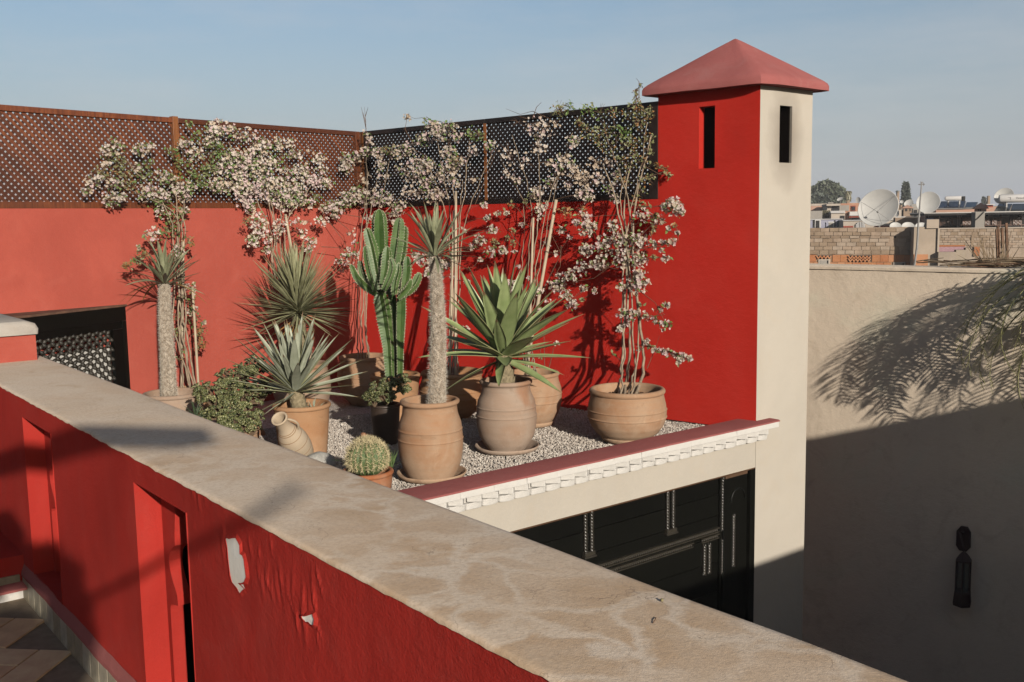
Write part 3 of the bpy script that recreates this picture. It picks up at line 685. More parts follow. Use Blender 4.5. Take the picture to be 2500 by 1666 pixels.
# ---- cream facade under the planted terrace, with the dark carved screen
DZ, DR = -0.300, 0.028
fac = empty('patio_facade', CRM.P(-2, 0, -3.4), 'cream facade below the planted terrace with red coping and white brick cornice', 'building')
mb = MB(); mb.box(CRM, -6.0, -0.001, -0.20, -0.0015, DZ, 0.028); mb.box(CRM, -6.0, -3.6, -0.20, -0.0015, -3.4, DZ - .001)
mb.build('facade_wall', CREAM_P, fac)
mb = MB(); V = []; rows = [(-0.16, -0.03), (-0.16, 0.076), (-0.155, 0.08), (0.085, 0.080), (0.098, 0.076), (0.100, 0.066)]; NS = 150
for i in range(NS + 1):
    s = -6 + 6.175 * i / NS
    for j, (t, z) in enumerate(rows): V.append(CRM.P(s, t + (0.003 * np_noise(s * 8, j) + .002 * np_noise(s * 31, 3) if j > 2 else 0), z + 0.002 * np_noise(s * 5, t * 9)))
n = len(rows)
# the coping stops against the tower: cut its inner part there
mb.add(V, [(i*n+j, (i+1)*n+j, (i+1)*n+j+1, i*n+j+1) for i in range(NS) for j in range(n-1)] + [tuple(NS*n + k for k in range(n))[::-1]])
mb.build('coping', PINK_P, fac, autos=35)
wb = []
for k in range(4):
    bm = MB(); l = 0.1302
    P8 = [(-l, 0, 0), (l, 0, 0), (l, .1, 0), (-l, .1, 0), (-l, 0, .047), (l, 0, .047), (l, .1, .047), (-l, .1, .047)]
    P8 = [(x + rnd.uniform(-.003, .003), y + rnd.uniform(-.004, .004), z + rnd.uniform(-.002, .002)) for x, y, z in P8]; bm.box8(P8); wb.append(bm.mesh('cornice_brick', WHITE_P))
def fm(s, t, z, F=CRM, ang=0.0, tilt=0.0):
    M = frame_mat(F, s, t, z, ang)
    return M @ Matrix.Rotation(tilt, 4, 'Y')
for k in range(16):
    o = inst('cornice_brick', wb[k % 4], fac, fm(0.035 - k * 0.262, -0.004, 0.0215, tilt=rnd.uniform(-.006, .006))); bevel(o, .005)
sw = []
for k in range(4):
    bm = MB(); d = 0.067
    V = [(-d, 0, 0), (0, -d, 0), (d, 0, 0), (0, d, 0)]; V = [(x + rnd.uniform(-.006, .006), y + rnd.uniform(-.005, .005), 0) for x, y, _ in V]
    bm.box8(V + [(x, y, .046 + rnd.uniform(-.003, .003)) for x, y, _ in V]); sw.append(bm.mesh('sawtooth_brick', WHITE_P))
for k in range(31):
    o = inst('sawtooth_brick', sw[k % 4], fac, fm(0.045 - k * 0.1305, 0.022 + rnd.uniform(-.005, .005), -0.027, ang=rnd.uniform(-.12, .12))); bevel(o, .006)
te = []
for k in range(4):
    bm = MB(); V = []; N_ = 9
    for z in (0.0, 0.042):
        for j in range(N_):
            a = math.pi * j / (N_ - 1); V.append((-0.066 * math.cos(a), 0.020 + 0.032 * math.sin(a) ** .7 * (1 if z else .86) + rnd.uniform(-.001, .001), z + rnd.uniform(-.002, .002)))
        V += [(0.066, -0.02, z), (-0.066, -0.02, z)]
    m = N_ + 2; bm.add(V, [tuple(range(m))[::-1], tuple(range(m, 2*m))] + [(j, (j+1) % m, m + (j+1) % m, m + j) for j in range(m)]); te.append(bm.mesh('rounded_brick', WHITE_P))
for k in range(31):
    o = inst('rounded_brick', te[k % 4], fac, fm(0.04 - k * 0.1305, rnd.uniform(-.004, .003), -0.074 + rnd.uniform(-.002, .002), ang=rnd.uniform(-.05, .05))); bevel(o, .004)
mb = MB(); mb.box(CRM, -6, 0.10, -0.001, 0.012, -0.072, 0.05); mb.build('cornice_bed', WHITE_P, fac)
# carved black screen
dr = empty('carved_screen', CRM.P(-1.5, -0.05, -3.4), 'black panelled wooden screen with twisted rope mouldings set under the cream lintel', 'door')
T0 = -0.055
for i, (z0, z1) in enumerate([(-0.46, -0.30), (-0.63, -0.463), (-0.80, -0.633), (-1.0, -0.803), (-1.25, -1.003), (-1.6, -1.253), (-2.2, -1.603), (-3.4, -2.203)]):
    mb = MB(); mb.box(CRM, -3.595, -0.39, T0 - 0.03, T0 + rnd.uniform(-.002, .002), z0 + .0015, z1 - .0015); mb.build('board', WOODB, dr)
mb = MB(); mb.box(CRM, -0.385, DR - .004, T0 - .03, T0 + .012, -3.4, DZ - .012); mb.build('side_panel', WOODB, dr)
mb = MB(); mb.box(CRM, -0.05, DR - .001, T0 - .02, T0 + .045, -3.4, DZ - .002); mb.build('jamb', WOODB, dr)
mb = MB(); mb.box(CRM, -3.595, DR, T0 - .02, T0 + .046, DZ - .014, DZ - .001); mb.build('top_moulding', flat('dark_brown_moulding', (0.10, 0.05, 0.025), 0.5), dr)
mb = MB(); mb.box(CRM, -0.33, -0.06, T0 + .012, T0 + .024, DZ - .045, DZ - .020); mb.build('panel_moulding', flat('brown_moulding', (0.13, 0.075, 0.045), 0.5), dr)
# round arched sinking in the side panel
mb = MB(); pts = []
for k in range(15):
    a = math.pi * k / 14; pts.append(CRM.P(-0.165 - 0.085 * math.cos(a), T0 + .016, -0.55 + 0.10 * math.sin(a)))
mb.tube(pts, 0.006, 6); mb.build('panel_arch', WOODB, dr, smooth=True)
mb = MB(); mb.box(CRM, -0.36, -0.325, T0 + .012, T0 + .03, -3.4, DZ - .05); mb.build('stile', WOODB, dr)
def rope(s, z0, z1, r=0.014):
    """two strands wound round each other"""
    mb = MB(); n = int((z1 - z0) / 0.0055); P0 = []
    for ph in (0, math.pi):
        pts = []
        for k in range(n + 1):
            z = z0 + (z1 - z0) * k / n; a = ph + (z - z0) / 0.046 * 2 * math.pi
            pts.append(CRM.P(s + r * .62 * math.cos(a), T0 + 0.014 + r * .62 * math.sin(a), z))
        mb.tube(pts, r * 0.62, 5)
    return mb.build('rope_moulding', ROPEM, dr, smooth=True)
def sz(x, y): return CRM.hit(x, y, T0 + .014)
for (x, y0, y1) in [(1429, 1249, 1352), (1444.5, 1246, 1349), (1630, 1200, 1295), (1643.6, 1197, 1292), (1764.5, 1166, 1296), (1764, 1314, 1400), (1720, 1330, 1404), (1732, 1326, 1400), (1791, 1256, 1382), (1843.5, 1244, 1362)]:
    s, z1 = sz(x, y0); _, z0 = sz(x, y1); rope(s, z0, z1)
for (xa, xb, y) in ((1426, 1448, 1352), (1626, 1647, 1296)):
    s0, z = sz(xa, y); s1, _ = sz(xb, y)
    mb = MB(); mb.box(CRM, s0 - .005, s1 + .005, T0 + .001, T0 + .035, z - .022, z + .008); mb.box(CRM, s0 - .012, s1 + .012, T0 + .001, T0 + .042, z - .034, z - .0225); o = mb.build('rope_foot', ROPEM, dr); bevel(o, .003)
for (z, s0, s1) in ((-0.742, -2.6, -0.395), (-0.800, -2.6, -0.70), (-0.792, -0.60, -0.395)):
    mb = MB(); mb.box(CRM, s0, s1, T0 + .003, T0 + .026, z + .012, z + .020); mb.box(CRM, s0, s1, T0 + .003, T0 + .020, z - .020, z - .012)
    mb.build('rail_moulding', ROPEM, dr)
    mb = MB(); k = s0 + .008
    while k < s1 - .004:
        mb.lathe(CRM.P(k, T0 + .014, z - .010), [(0.002, 0), (0.0072, .004), (0.008, .010), (0.0072, .016), (0.002, .020)], 6); k += 0.0215
    mb.build('rail_beads', ROPEM, dr, kind='stuff')
# patio floor and the shaded far side
mb = MB(); pf = [CRM.P(-6, 0, -3.4), CRM.P(4.5, 0, -3.4), CRM.P(4.5, 9, -3.4), CRM.P(-6, 9, -3.4)]; mb.add(pf, [(0, 1, 2, 3)])
tag(mb.build('patio_floor', flat('patio_tiles', (0.25, 0.18, 0.12), 0.7, 0.2, 5)), kind='structure')

# ---- beige wall on the right of the patio
bw = empty('beige_wall', BEI.P(2, 0, -3.4), 'tall plain beige wall on the right with palm shadows across it', 'wall')
mb = MB(); BL_ = 9.0
panel(mb, BEI, -2.2, BL_, -3.4, 1.19, [], step_s=0.3, wob=lambda s, z: 0.008 * np_noise(s * 1.1, z * 1.3))
panel(mb, BEI, -2.2, BL_, -5.2, 1.19, [], t=-0.3, flip=True)
mb.add([BEI.P(-2.2, 0, -5.2), BEI.P(-2.2, -.3, -5.2), BEI.P(-2.2, -.3, 1.19), BEI.P(-2.2, 0, 1.19)], [(3, 2, 1, 0)])
mb.build('wall_body', BEIGE_P, bw)
mb = MB(); V = []; NS = 160
for i in range(NS + 1):
    s = -2.22 + (BL_ + 2.2) * i / NS; w = .004 * np_noise(s * 6, 1) + .003 * np_noise(s * 23, 4)
    V += [BEI.P(s, 0.012 + w, 1.165), BEI.P(s, 0.013 + w, 1.19), BEI.P(s, -0.01, 1.202 + w * .6), BEI.P(s, -0.3, 1.205), BEI.P(s, -0.315, 1.16)]
mb.add(V, [(5*i+k, 5*i+5+k, 5*i+6+k, 5*i+1+k) for i in range(NS) for k in range(4)] + [tuple(range(5))])
mb.build('wall_top', BEIGE_P, bw, autos=50)
# link between the tower and the beige wall (behind the tower edge)
mb = MB(); e0 = CRM.P(TW, -0.05, 0); 
q0 = np.array([B_[0], B_[1]]) ; q1 = np.array(BEI.P(-2.0, 0, 0)[:2])
# ================================================================== LATTICE SCREENS
def lattice(F, s0, s1, label, wl, wf, z0=1.862, z1=2.664, pitch=0.0555, tex='brown', posts=(0, 0), lw=0.0245, group='framed lattice screens on top of the garden walls', fr=0.052, postm=None):
    r = empty('lattice_screen', F.P((s0 + s1) / 2, -0.03, z0), label, 'lattice screen', group)
    for (a, b) in ((z0, z0 + 0.054), (z1 - 0.046, z1)):
        mb = MB(); mb.box(F, s0, s1, -0.052, -0.002, a, b); bevel(mb.build('rail', wf, r), .003)
    for k, (s, w) in enumerate(((s0, posts[0]), (s1, posts[1]))):
        if w:
            a, b = (s, s + w) if k == 0 else (s - w, s)
            mb = MB(); mb.box(F, a, b, -0.054, 0.004, z0 + .001, z1 + (0.012 if postm else -0.001)); bevel(mb.build('post', postm or wf, r), .003)
    a0, a1, b0, b1 = s0 + 0.004, s1 - 0.004, z0 + 0.03, z1 - 0.03
    for layer, sg in ((0, 1), (1, -1)):
        t0 = -0.020 if layer == 0 else -0.0255
        # lines z = sg*s + c
        cs = [b0 - sg * a0, b0 - sg * a1, b1 - sg * a0, b1 - sg * a1]; c = math.ceil(min(cs) / pitch) * pitch
        while c < max(cs):
            pts = []
            for s in (a0, a1):
                z = sg * s + c
                if b0 <= z <= b1: pts.append((s, z))
            for z in (b0, b1):
                s = (z - c) / sg
                if a0 < s < a1: pts.append((s, z))
            if len(pts) >= 2:
                (sa, za), (sb, zb) = pts[0], pts[1]
                if math.hypot(sa - sb, za - zb) > 0.03:
                    mb = MB(); j = rnd.uniform(-.001, .001)
                    # lay the lath in the screen's plane
                    d = np.array([sb - sa, zb - za]); d /= np.linalg.norm(d); nn = np.array([-d[1], d[0]]) * lw / 2
                    q = lambda s, z, t: F.P(s, t, z)
                    cn_ = [(sa - nn[0], za - nn[1] + j), (sb - nn[0], zb - nn[1] + j), (sb + nn[0], zb + nn[1] + j), (sa + nn[0], za + nn[1] + j)]
                    mid = F.P((sa + sb) / 2, t0, (za + zb) / 2)
                    mb.box8([q(s, z, t0 - .005) for s, z in cn_] + [q(s, z, t0) for s, z in cn_])
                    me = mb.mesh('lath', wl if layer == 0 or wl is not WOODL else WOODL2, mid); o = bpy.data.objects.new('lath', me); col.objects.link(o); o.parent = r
                    o.location = Vector(mid.tolist()) - r.location
            c += pitch
    return r
sL = LEFT.hit(441, 400)[0]
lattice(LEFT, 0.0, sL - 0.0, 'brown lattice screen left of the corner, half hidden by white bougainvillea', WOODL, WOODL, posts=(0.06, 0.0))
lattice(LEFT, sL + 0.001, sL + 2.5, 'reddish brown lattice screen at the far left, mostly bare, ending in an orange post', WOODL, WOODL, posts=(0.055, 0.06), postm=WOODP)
sR = RED.hit(1184, 400)[0]
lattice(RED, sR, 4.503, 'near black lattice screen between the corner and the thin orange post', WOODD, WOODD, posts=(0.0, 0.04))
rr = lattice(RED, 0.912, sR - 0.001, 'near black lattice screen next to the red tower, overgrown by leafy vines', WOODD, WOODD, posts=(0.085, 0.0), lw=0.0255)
mb = MB(); mb.box(RED, sR - 0.028, sR + .002, .003, 0.012, 1.90, 2.62); mb.build('cover_strip', WOODP, rr)
mb = MB(); mb.box(RED, 4.504, 4.552, -0.05, 0.006, 1.865, 2.66); tag(mb.build('corner_post', WOODP, origin=RED.P(4.53, 0, 1.87)), 'reddish brown corner post where the two runs of lattice meet', 'post')

# ---- black screened box on the left wall
bs0 = LEFT.at(306, 745, 0.0); BX = Frame(bs0, -157.0)
if BX.n @ LEFT.n < 0: BX.n = -BX.n
scr = empty('black_lattice_screen', BX.P(0.8, 0, 0), 'low black framed lattice screen standing out from the coral wall on the left', 'lattice screen')
zt = LEFT.hit(306, 745)[1]
mb = MB(); mb.box(BX, 0.0, 2.2, -0.04, 0.0, zt - 0.135, zt - .012); mb.build('rail', WOODB, scr)
mb = MB(); mb.box(BX, 0.0, 2.2, -0.035, -0.012, zt - 0.20, zt - .137); mb.build('rail', WOODB, scr)
mb = MB(); p = [BX.P(-0.012, 0.008, 0), BX.P(2.2, 0.008, 0)]
g = [LEFT.P((q[:2] - LEFT.o) @ LEFT.d, 0.003, 0) for q in p]
V = [p[0], p[1], g[1], g[0]]; mb.box8([v + (0, 0, zt - .0115) for v in V] + [v + (0, 0, zt + .006) for v in V]); mb.build('top_board', TOPEDGE, scr)
mb = MB(); mb.box(BX, 0.004, 0.045, -0.045, 0.004, -0.05, zt - .137); mb.build('post', WOODB, scr)
mb = MB(); mb.box(BX, 0.047, 0.155, -0.04, 0.0, -0.05, zt - .202); mb.build('stile', WOODB, scr)
mb = MB(); mb.box(BX, 0.157, 2.2, -0.04, 0.0, -0.05, 0.02); mb.build('rail', WOODB, scr)
DBL = flat('weathered_black_turning', (0.035, 0.030, 0.022), 0.55, 0.6, 25, 0.35, 0.3)
P_ = 0.083
def clip_seg(c, sg, a0, a1, b0, b1):
    pts = []
    for s in (a0, a1):
        z = sg * s + c
        if b0 <= z <= b1: pts.append((s, z))
    for z in (b0, b1):
        s = (z - c) / sg
        if a0 < s < a1: pts.append((s, z))
    return pts[:2]
for sg in (1, -1):
    a0, a1, b0, b1 = 0.157, 1.7, 0.02, zt - 0.20
    cs = [b0 - sg * a0, b0 - sg * a1, b1 - sg * a0, b1 - sg * a1]; c = math.floor(min(cs) / P_) * P_
    while c < max(cs):
        pts = clip_seg(c, sg, a0, a1, b0, b1)
        if len(pts) == 2 and math.hypot(pts[0][0] - pts[1][0], pts[0][1] - pts[1][1]) > .04:
            (sa, za), (sb, zb) = pts; L_ = math.hypot(sb - sa, zb - za); n = max(2, int(L_ / 0.0098)); 
            P3 = []; R3 = []
            for k in range(n + 1):
                f = k / n; d = f * L_; P3.append(BX.P(sa + (sb - sa) * f, -0.018 - 0.010 * (sg < 0), za + (zb - za) * f))
                R3.append(0.0125 + 0.0065 * math.cos(2 * math.pi * d / (P_ / math.sqrt(2))))
            mb = MB(); mb.tube(P3, R3, 6); mid = P3[n // 2]
            me = mb.mesh('turned_bar', DBL, mid, smooth=True); o = bpy.data.objects.new('turned_bar', me); col.objects.link(o); o.parent = scr; o.location = Vector(mid.tolist()) - scr.location
        c += P_

# ================================================================== POTS
def profile(kind, R, Rm, Rb, H):
    """outer outline (radius, height) from the foot up over the rolled rim and down inside"""
    pr = []
    if kind == 'urn':     # tall belly with two raised bands and a slight waist
        K = [(0, Rb), (.03, Rb * 1.05), (.10, Rb + (Rm - Rb) * .42), (.20, Rb + (Rm - Rb) * .74), (.32, Rb + (Rm - Rb) * .93), (.44, Rm), (.56, Rm * .985), (.70, Rm * .95), (.82, R * .93), (.92, R * .905)]
        bands = (.50, .62)
    elif kind == 'belly':   # squat, widest half way up
        K = [(0, Rb), (.04, Rb * 1.05), (.15, Rb + (Rm - Rb) * .5), (.28, Rb + (Rm - Rb) * .8), (.42, Rm * .985), (.55, Rm), (.70, Rm * .98), (.84, R * .965), (.93, R * .95)]
        bands = (.46, .60)
    elif kind == 'bucket':
        K = [(0, Rb), (.05, Rb * 1.02), (.5, Rb + (Rm - Rb) * .6), (.85, Rm * .98), (.93, Rm)]
        bands = ()
    else:                   # bowl
        K = [(0, Rb), (.06, Rb * 1.08), (.3, Rb + (Rm - Rb) * .6), (.6, Rb + (Rm - Rb) * .93), (.86, Rm)]; bands = ()
    hs = sorted(set([k / 30 * K[-1][0] for k in range(31)] + [b + e for b in bands for e in (-.014, -.007, 0, .007, .014)]))
    for h in hs:
        r = np.interp(h, [k[0] for k in K], [k[1] for k in K])
        for b in bands: r += Rm * 0.022 * math.exp(-((h - b) / .008) ** 2)
        pr.append((r, h * H))
    rt = 0.05 * R + 0.008; r0 = pr[-1][0]; hr = K[-1][0] * H
    for k in range(9):
        a = -math.pi * .45 + math.pi * 1.25 * k / 8; pr.append((R - rt + rt * math.cos(a) * 1.0, H - rt + rt * math.sin(a)))
    ri = R - rt * 1.9
    pr += [(ri, H - rt * 1.3), (ri * .99, H - .06), (ri * .96, H - .13)]
    return pr
POTS = []
def pot(kind, base, rim, rx, rm, rb, mat, label, saucer=None, soil=0.05, group='terracotta pots on the gravel terrace', H=None, Y=None):
    """base: pixel of the foot centre on the gravel, rim: pixel of the rim centre, rx/rm/rb: half widths in pixels"""
    B = on_z(base[0], base[1], GZ) if Y is None else None
    if Y is not None:
        B = at_dist(rim[0], rim[1], Y); B[2] = GZ
    v = ray(*rim); k = np.linalg.norm(B[:2]) / np.linalg.norm(v[:2]); 
    x, y = (EYE + v * k)[:2]; Hh = (EYE + v * k)[2] - GZ
    if H: Hh = H
    B[0], B[1] = x, y
    sc = k / FOC * 1.0
    R, Rm, Rb = rx * sc, rm * sc, rb * sc
    r = empty('plant_pot', B, label, 'plant pot', group)
    z0 = 0.0
    if saucer:
        Sr = saucer * sc
        mb = MB(); mb.lathe(B + (0, 0, 0.002), [(Sr * .62, 0), (Sr * .8, .006), (Sr * .93, .018), (Sr, .044), (Sr * .985, .050), (Sr * .95, .046), (Sr * .88, .024), (Sr * .78, .014), (0.01, .012)], 56, 0.006, cap1=True)
        s_ = tag(mb.build('pot_saucer', mat, smooth=True, origin=B), None, 'saucer', 'saucers under the terracotta pots')
        s_['label'] = 'shallow saucer under the ' + ' '.join(label.split(',')[0].split()[:11])
        z0 = 0.016; 
    pr = profile(kind, R, Rm, Rb, Hh - z0)
    mb = MB(); mb.lathe(B + (0, 0, z0), pr, 64, 0.004)
    mb.build('pot_body', mat, r, smooth=True)
    rs = pr[-1][0] + .004
    mb = MB(); V = []; N_ = 28
    for j, f in enumerate((1, .75, .5, .25)):
        for q in range(N_):
            a = q / N_ * 2 * math.pi; X, Y_ = f * rs * math.cos(a), f * rs * math.sin(a)
            V.append(B + (X, Y_, Hh - soil - 0.03 + 0.008 * np_noise(X * 40, Y_ * 40) + .006 * np_noise(X * 90, Y_ * 70)))
    V.append(B + (0, 0, Hh - soil - .022))
    mb.add(V, [(j*N_+q, j*N_+(q+1) % N_, (j+1)*N_+(q+1) % N_, (j+1)*N_+q) for j in range(3) for q in range(N_)] + [(3*N_+q, 3*N_+(q+1) % N_, 4*N_) for q in range(N_)])
    n = 150; a = NP.uniform(0, 6.28, n); rr_ = rs * np.sqrt(NP.uniform(0, .95, n))
    V, F = cloud(np.stack([B[0] + rr_ * np.cos(a), B[1] + rr_ * np.sin(a), B[2] + Hh - soil - .022 + 0 * a], 1), NP.randn(n, 3), NP.uniform(.004, .013, n), oct_v, oct_f); mb.add(V, F)
    mb.build('soil', SOIL, r)
    d = dict(B=B, H=Hh, R=R, top=B + np.array([0, 0, Hh - soil - .03]), sc=sc, Y=B[1]); POTS.append(d)
    return d
P1 = pot('urn', (1053, 1168), (1049, 974), 73, 80, 58, TERR[0], 'tall pinched urn pot with an orange stain holding the spiny grey trunk', saucer=86)
P2 = pot('urn', (1246, 1101), (1235, 926), 65, 74, 46, TERR[1], 'tall pale urn pot with the broad green agave, standing in a wide saucer', saucer=80)
P3 = pot('belly', (1303, 1040), (1301, 907), 65, 70, 42, TERR[0], 'round bellied pot partly hidden behind the green agave pot', saucer=52)
P4 = pot('belly', (1530, 1078), (1531, 947), 93, 96, 54, TERR[0], 'wide bellied pot nearest the red tower, holding bougainvillea canes', saucer=66)
P5 = pot('belly', (1105, 1018), (1103, 905), 76, 80, 44, TERR[2], 'broad pot in the second row behind the spiny trunk')
P6 = pot('bucket', (965, 1040), (964, 912), 62, 60, 44, TERR[2], 'straight sided pot from which the ribbed green cactus grows')
P7 = pot('belly', (885, 985), (888, 868), 60, 66, 38, TERR[0], 'bellied pot against the coral wall behind the ribbed cactus')
P8 = pot('bucket', (738, 1112), (736, 984), 71, 67, 56, TERR[2], 'smooth orange pot of the blue grey agave beside the leaning jug')
P9 = pot('belly', (742, 1010), (735, 886), 66, 70, 44, TERR[1], 'banded pot under the dense spiky yucca ball')
P10 = pot('belly', (420, 1052), (419, 957), 70, 74, 46, TERR[1], 'pale wide pot at the far left with a spiny trunk')
P12 = pot('belly', (468, 1025), (466, 948), 52, 54, 34, TERR[2], 'small pot tucked behind the far left pale pot')
P11 = pot('bucket', (940, 1082), (940, 985), 38, 36, 30, flat('shade_painted_clay', (.06, .04, .03), .5), 'small dark shaded pot of the jade plant in front of the cactus')  # shade on this pot is painted in as near-black clay
P13 = pot('bowl', None, (896, 1150), 65, 61, 48, TERR[3], 'low bright orange bowl holding the round golden barrel cactus', Y=6.05, H=0.20)
P14 = pot('bowl', None, (570, 1050), 62, 62, 44, TERR[0], 'low pot buried under the large jade bush', Y=7.35, H=0.2)
# small upturned pots half hidden behind the barrel cactus
for (x, y, rx, lab) in ((893, 1075, 13, 'tiny orange pot on its side behind the barrel cactus'), (912, 1087, 11, 'tiny orange pot peeping out beside the barrel cactus top')):
    B = on_z(x, y + 22, GZ); sc = B[1] / FOC
    mb = MB(); mb.lathe(B + (0, 0, .075), [(rx*sc*.7, -.07), (rx*sc*.95, 0), (rx*sc*1.05, .02), (rx*sc*1.05, .045), (rx*sc*.9, .045), (rx*sc*.85, 0)], 24, 0.01, axis=(0.25, 0.1, 1))
    tag(mb.build('small_pot', TERR[3], smooth=True, origin=B), lab, 'plant pot')
# terracotta shards at the jade bush
for i, (x, y, a) in enumerate(((622, 1052, .3), (638, 1058, -.2))):
    B = on_z(x, y + 8, GZ); mb = MB(); V = []
    for k in range(6):
        q = -.5 + k / 5; 
        V += [B + (q * .09, .02 * math.cos(q * 3), 0.0), B + (q * .05 + a * .04, .02 * math.cos(q * 3) - .004, .10 - abs(q) * .08), B + (q * .09, .02 * math.cos(q * 3) + .010, 0.0), B + (q * .05 + a * .04, .02 * math.cos(q * 3) + .006, .10 - abs(q) * .08)]
    mb.add(V, [(4*k, 4*k+4, 4*k+5, 4*k+1) for k in range(5)] + [(4*k+2, 4*k+3, 4*k+7, 4*k+6) for k in range(5)] + [(4*k+1, 4*k+5, 4*k+7, 4*k+3) for k in range(5)])
    tag(mb.build('pot_shard', TERR[3], origin=B), ['curved terracotta shard stuck upright below the jade bush, left one', 'curved terracotta shard stuck upright below the jade bush, right one'][i], 'shard')

# ---- jug
J0 = at_dist(681, 1021, 6.62); J1 = at_dist(752, 1128, 6.98)
JM = NT('pale_jug_clay', 0.85, 0.15)
jc = JM.mix(JM.mr(JM.noise(6, 5, .6), .4, .7, 0, .5), (0.60, 0.47, 0.33), (0.66, 0.56, 0.42)); JM.color(jc); JM.bump(JM.noise(90, 4, .7), .3, .002)
ax = J0 - J1; JL = np.linalg.norm(ax); ax /= JL
jug = empty('clay_jug', J1, 'pale banded clay jug tipped on its side with its mouth up, against the orange pot', 'jug')
K = [(0, .045), (.04, .052), (.15, .075), (.30, .095), (.45, .101), (.58, .094), (.68, .078), (.75, .060), (.80, .050), (.86, .045), (.93, .045), (.97, .050)]
mb = MB(); pr = []
for k in range(70):
    h = .97 * k / 69; r = np.interp(h, [q[0] for q in K], [q[1] for q in K])
    r = 0.5 * r + 0.25 * (np.interp(h - .03, [q[0] for q in K], [q[1] for q in K]) + np.interp(min(.97, h + .03), [q[0] for q in K], [q[1] for q in K])); pr.append((r, h * JL))
rw = .055
for k in range(7):
    a = -1.4 + 3.6 * k / 6; pr.append((.050 + .008 * math.cos(a), JL * .985 + .008 * math.sin(a)))
pr += [(.040, JL * .97), (.034, JL * .90), (.034, JL * .80), (.06, JL * .6)]
mb.lathe(J1, pr, 44, 0.003, axis=ax); mb.build('jug_body', JM.mat, jug, smooth=True)
for h in (.20, .36, .50, .64, .73, .755):
    r = np.interp(h, [q[0] for q in K], [q[1] for q in K]); mb = MB()
    mb.lathe(J1, [(r - .004, h * JL - .004), (r + .0016, h * JL - .001), (r + .0016, h * JL + .002), (r - .004, h * JL + .005)], 44, 0, axis=ax, cap0=False)
    mb.build('jug_band', flat('jug_band_brown', (0.36, 0.22, 0.12), .9), jug, smooth=True)
side = np.cross(ax, [0, 1, 0]); side /= np.linalg.norm(side)
if side[2] < 0: side = -side
side = side * .9 + np.array([.25, -.1, .1]); side /= np.linalg.norm(side)
pts = []
for k in range(13):
    f = k / 12; pts.append(J1 + ax * JL * (.93 - .25 * f) + side * (.046 + .012 * f + .040 * math.sin(math.pi * f) ** .7))
mb = MB(); mb.tube(pts, .0085, 8); mb.build('jug_handle', JM.mat, jug, smooth=True)
# ---- boulder
Bc = at_dist(781, 1120, 6.72); bm_ = bmesh = None
import bmesh as _b
bm = _b.new(); _b.ops.create_icosphere(bm, subdivisions=4, radius=1)
for v in bm.verts:
    n = v.co.normalized(); k = 1 + .10 * np_noise(n.x * 2.2 + 3, n.y * 2.1 + n.z * 1.7) + .02 * np_noise(n.x * 9, n.z * 9 + n.y * 7)
    v.co = Vector((n.x * .115 * k, n.y * .10 * k, n.z * .088 * k))
me = bpy.data.meshes.new('boulder'); bm.to_mesh(me); bm.free(); me.polygons.foreach_set('use_smooth', [True] * len(me.polygons))
bo = bpy.data.objects.new('boulder', me); col.objects.link(bo); bo.location = Vector((Bc[0], Bc[1], GZ + .075)); me.materials.append(flat('pale_granite', (0.52, 0.50, 0.45), .95, .22, 60, .1, .8, bscale=90))
tag(bo, 'rounded pale grey stone lying between the jug and the round cactus', 'stone')

# ================================================================== ROSETTE PLANTS
def blade(name, mats, L=1.0, W=0.08, fold=0.35, droop=0.1, seg=10, wpos=.35, tipp=1.2, base=.55, wave=0.0, thick=0.0):
    """one leaf along +Y, blade folded about its midrib, upper side +Z"""
    V = []; na = 5 
    for i in range(seg + 1):
        f = i / seg
        w = W / 2 * (base + (1 - base) * min(1, f / wpos) ** .8 if f < wpos else (1 - ((f - wpos) / (1 - wpos)) ** tipp) ** 0.85 if f < 1 else 0.0)
        y = f * L; z = -droop * L * f ** 2.2
        for k in range(na):
            u = (k - 2) / 2.0
            V.append((u * w + wave * math.sin(f * 9) * w * .3, y, z + fold * w * abs(u) + (wave * w * math.sin(f * 14 + u * 2))))
    Fs = [(i*na+k, (i+1)*na+k, (i+1)*na+k+1, i*na+k+1)[::-1] for i in range(seg) for k in range(na-1)]
    mi = [0 if k in (1, 2) else 0 for i in range(seg) for k in range(na-1)]
    mb = MB(); mb.add(V, Fs)
    if thick:
        V2 = [(x, y, z - thick * (1 - y / L * .8)) for x, y, z in V]; mb.add(V2, [f[::-1] for f in Fs])
        n = na
        mb.f += [[(i*n), (i*n) + len(V), (i+1)*n + len(V), (i+1)*n] for i in range(seg)] + [[i*n+n-1, (i+1)*n+n-1, (i+1)*n+n-1+len(V), i*n+n-1+len(V)] for i in range(seg)]; mb.m += [1 if isinstance(mats, list) else 0] * (2 * seg)
    return mb.mesh(name, mats, smooth=True)
def leaf_M(p, dirv, scale=1.0, roll=0.0, wsc=1.0, up=None):
    Y = Vector([float(q) for q in dirv]).normalized(); Z = Vector((0, 0, 1)) if up is None else Vector([float(q) for q in up])
    Z = Z - Y * Z.dot(Y)
    if Z.length < 1e-3: Z = Vector((-Y.y, Y.x, 0.1))
    Z.normalize(); X = Y.cross(Z)
    R = Matrix((( X.x * wsc, Y.x, Z.x), (X.y * wsc, Y.y, Z.y), (X.z * wsc, Y.z, Z.z))).to_4x4()
    R = R @ Matrix.Rotation(roll, 4, 'Y') @ Matrix.Scale(scale, 4)
    R.translation = Vector([float(q) for q in p]); return R
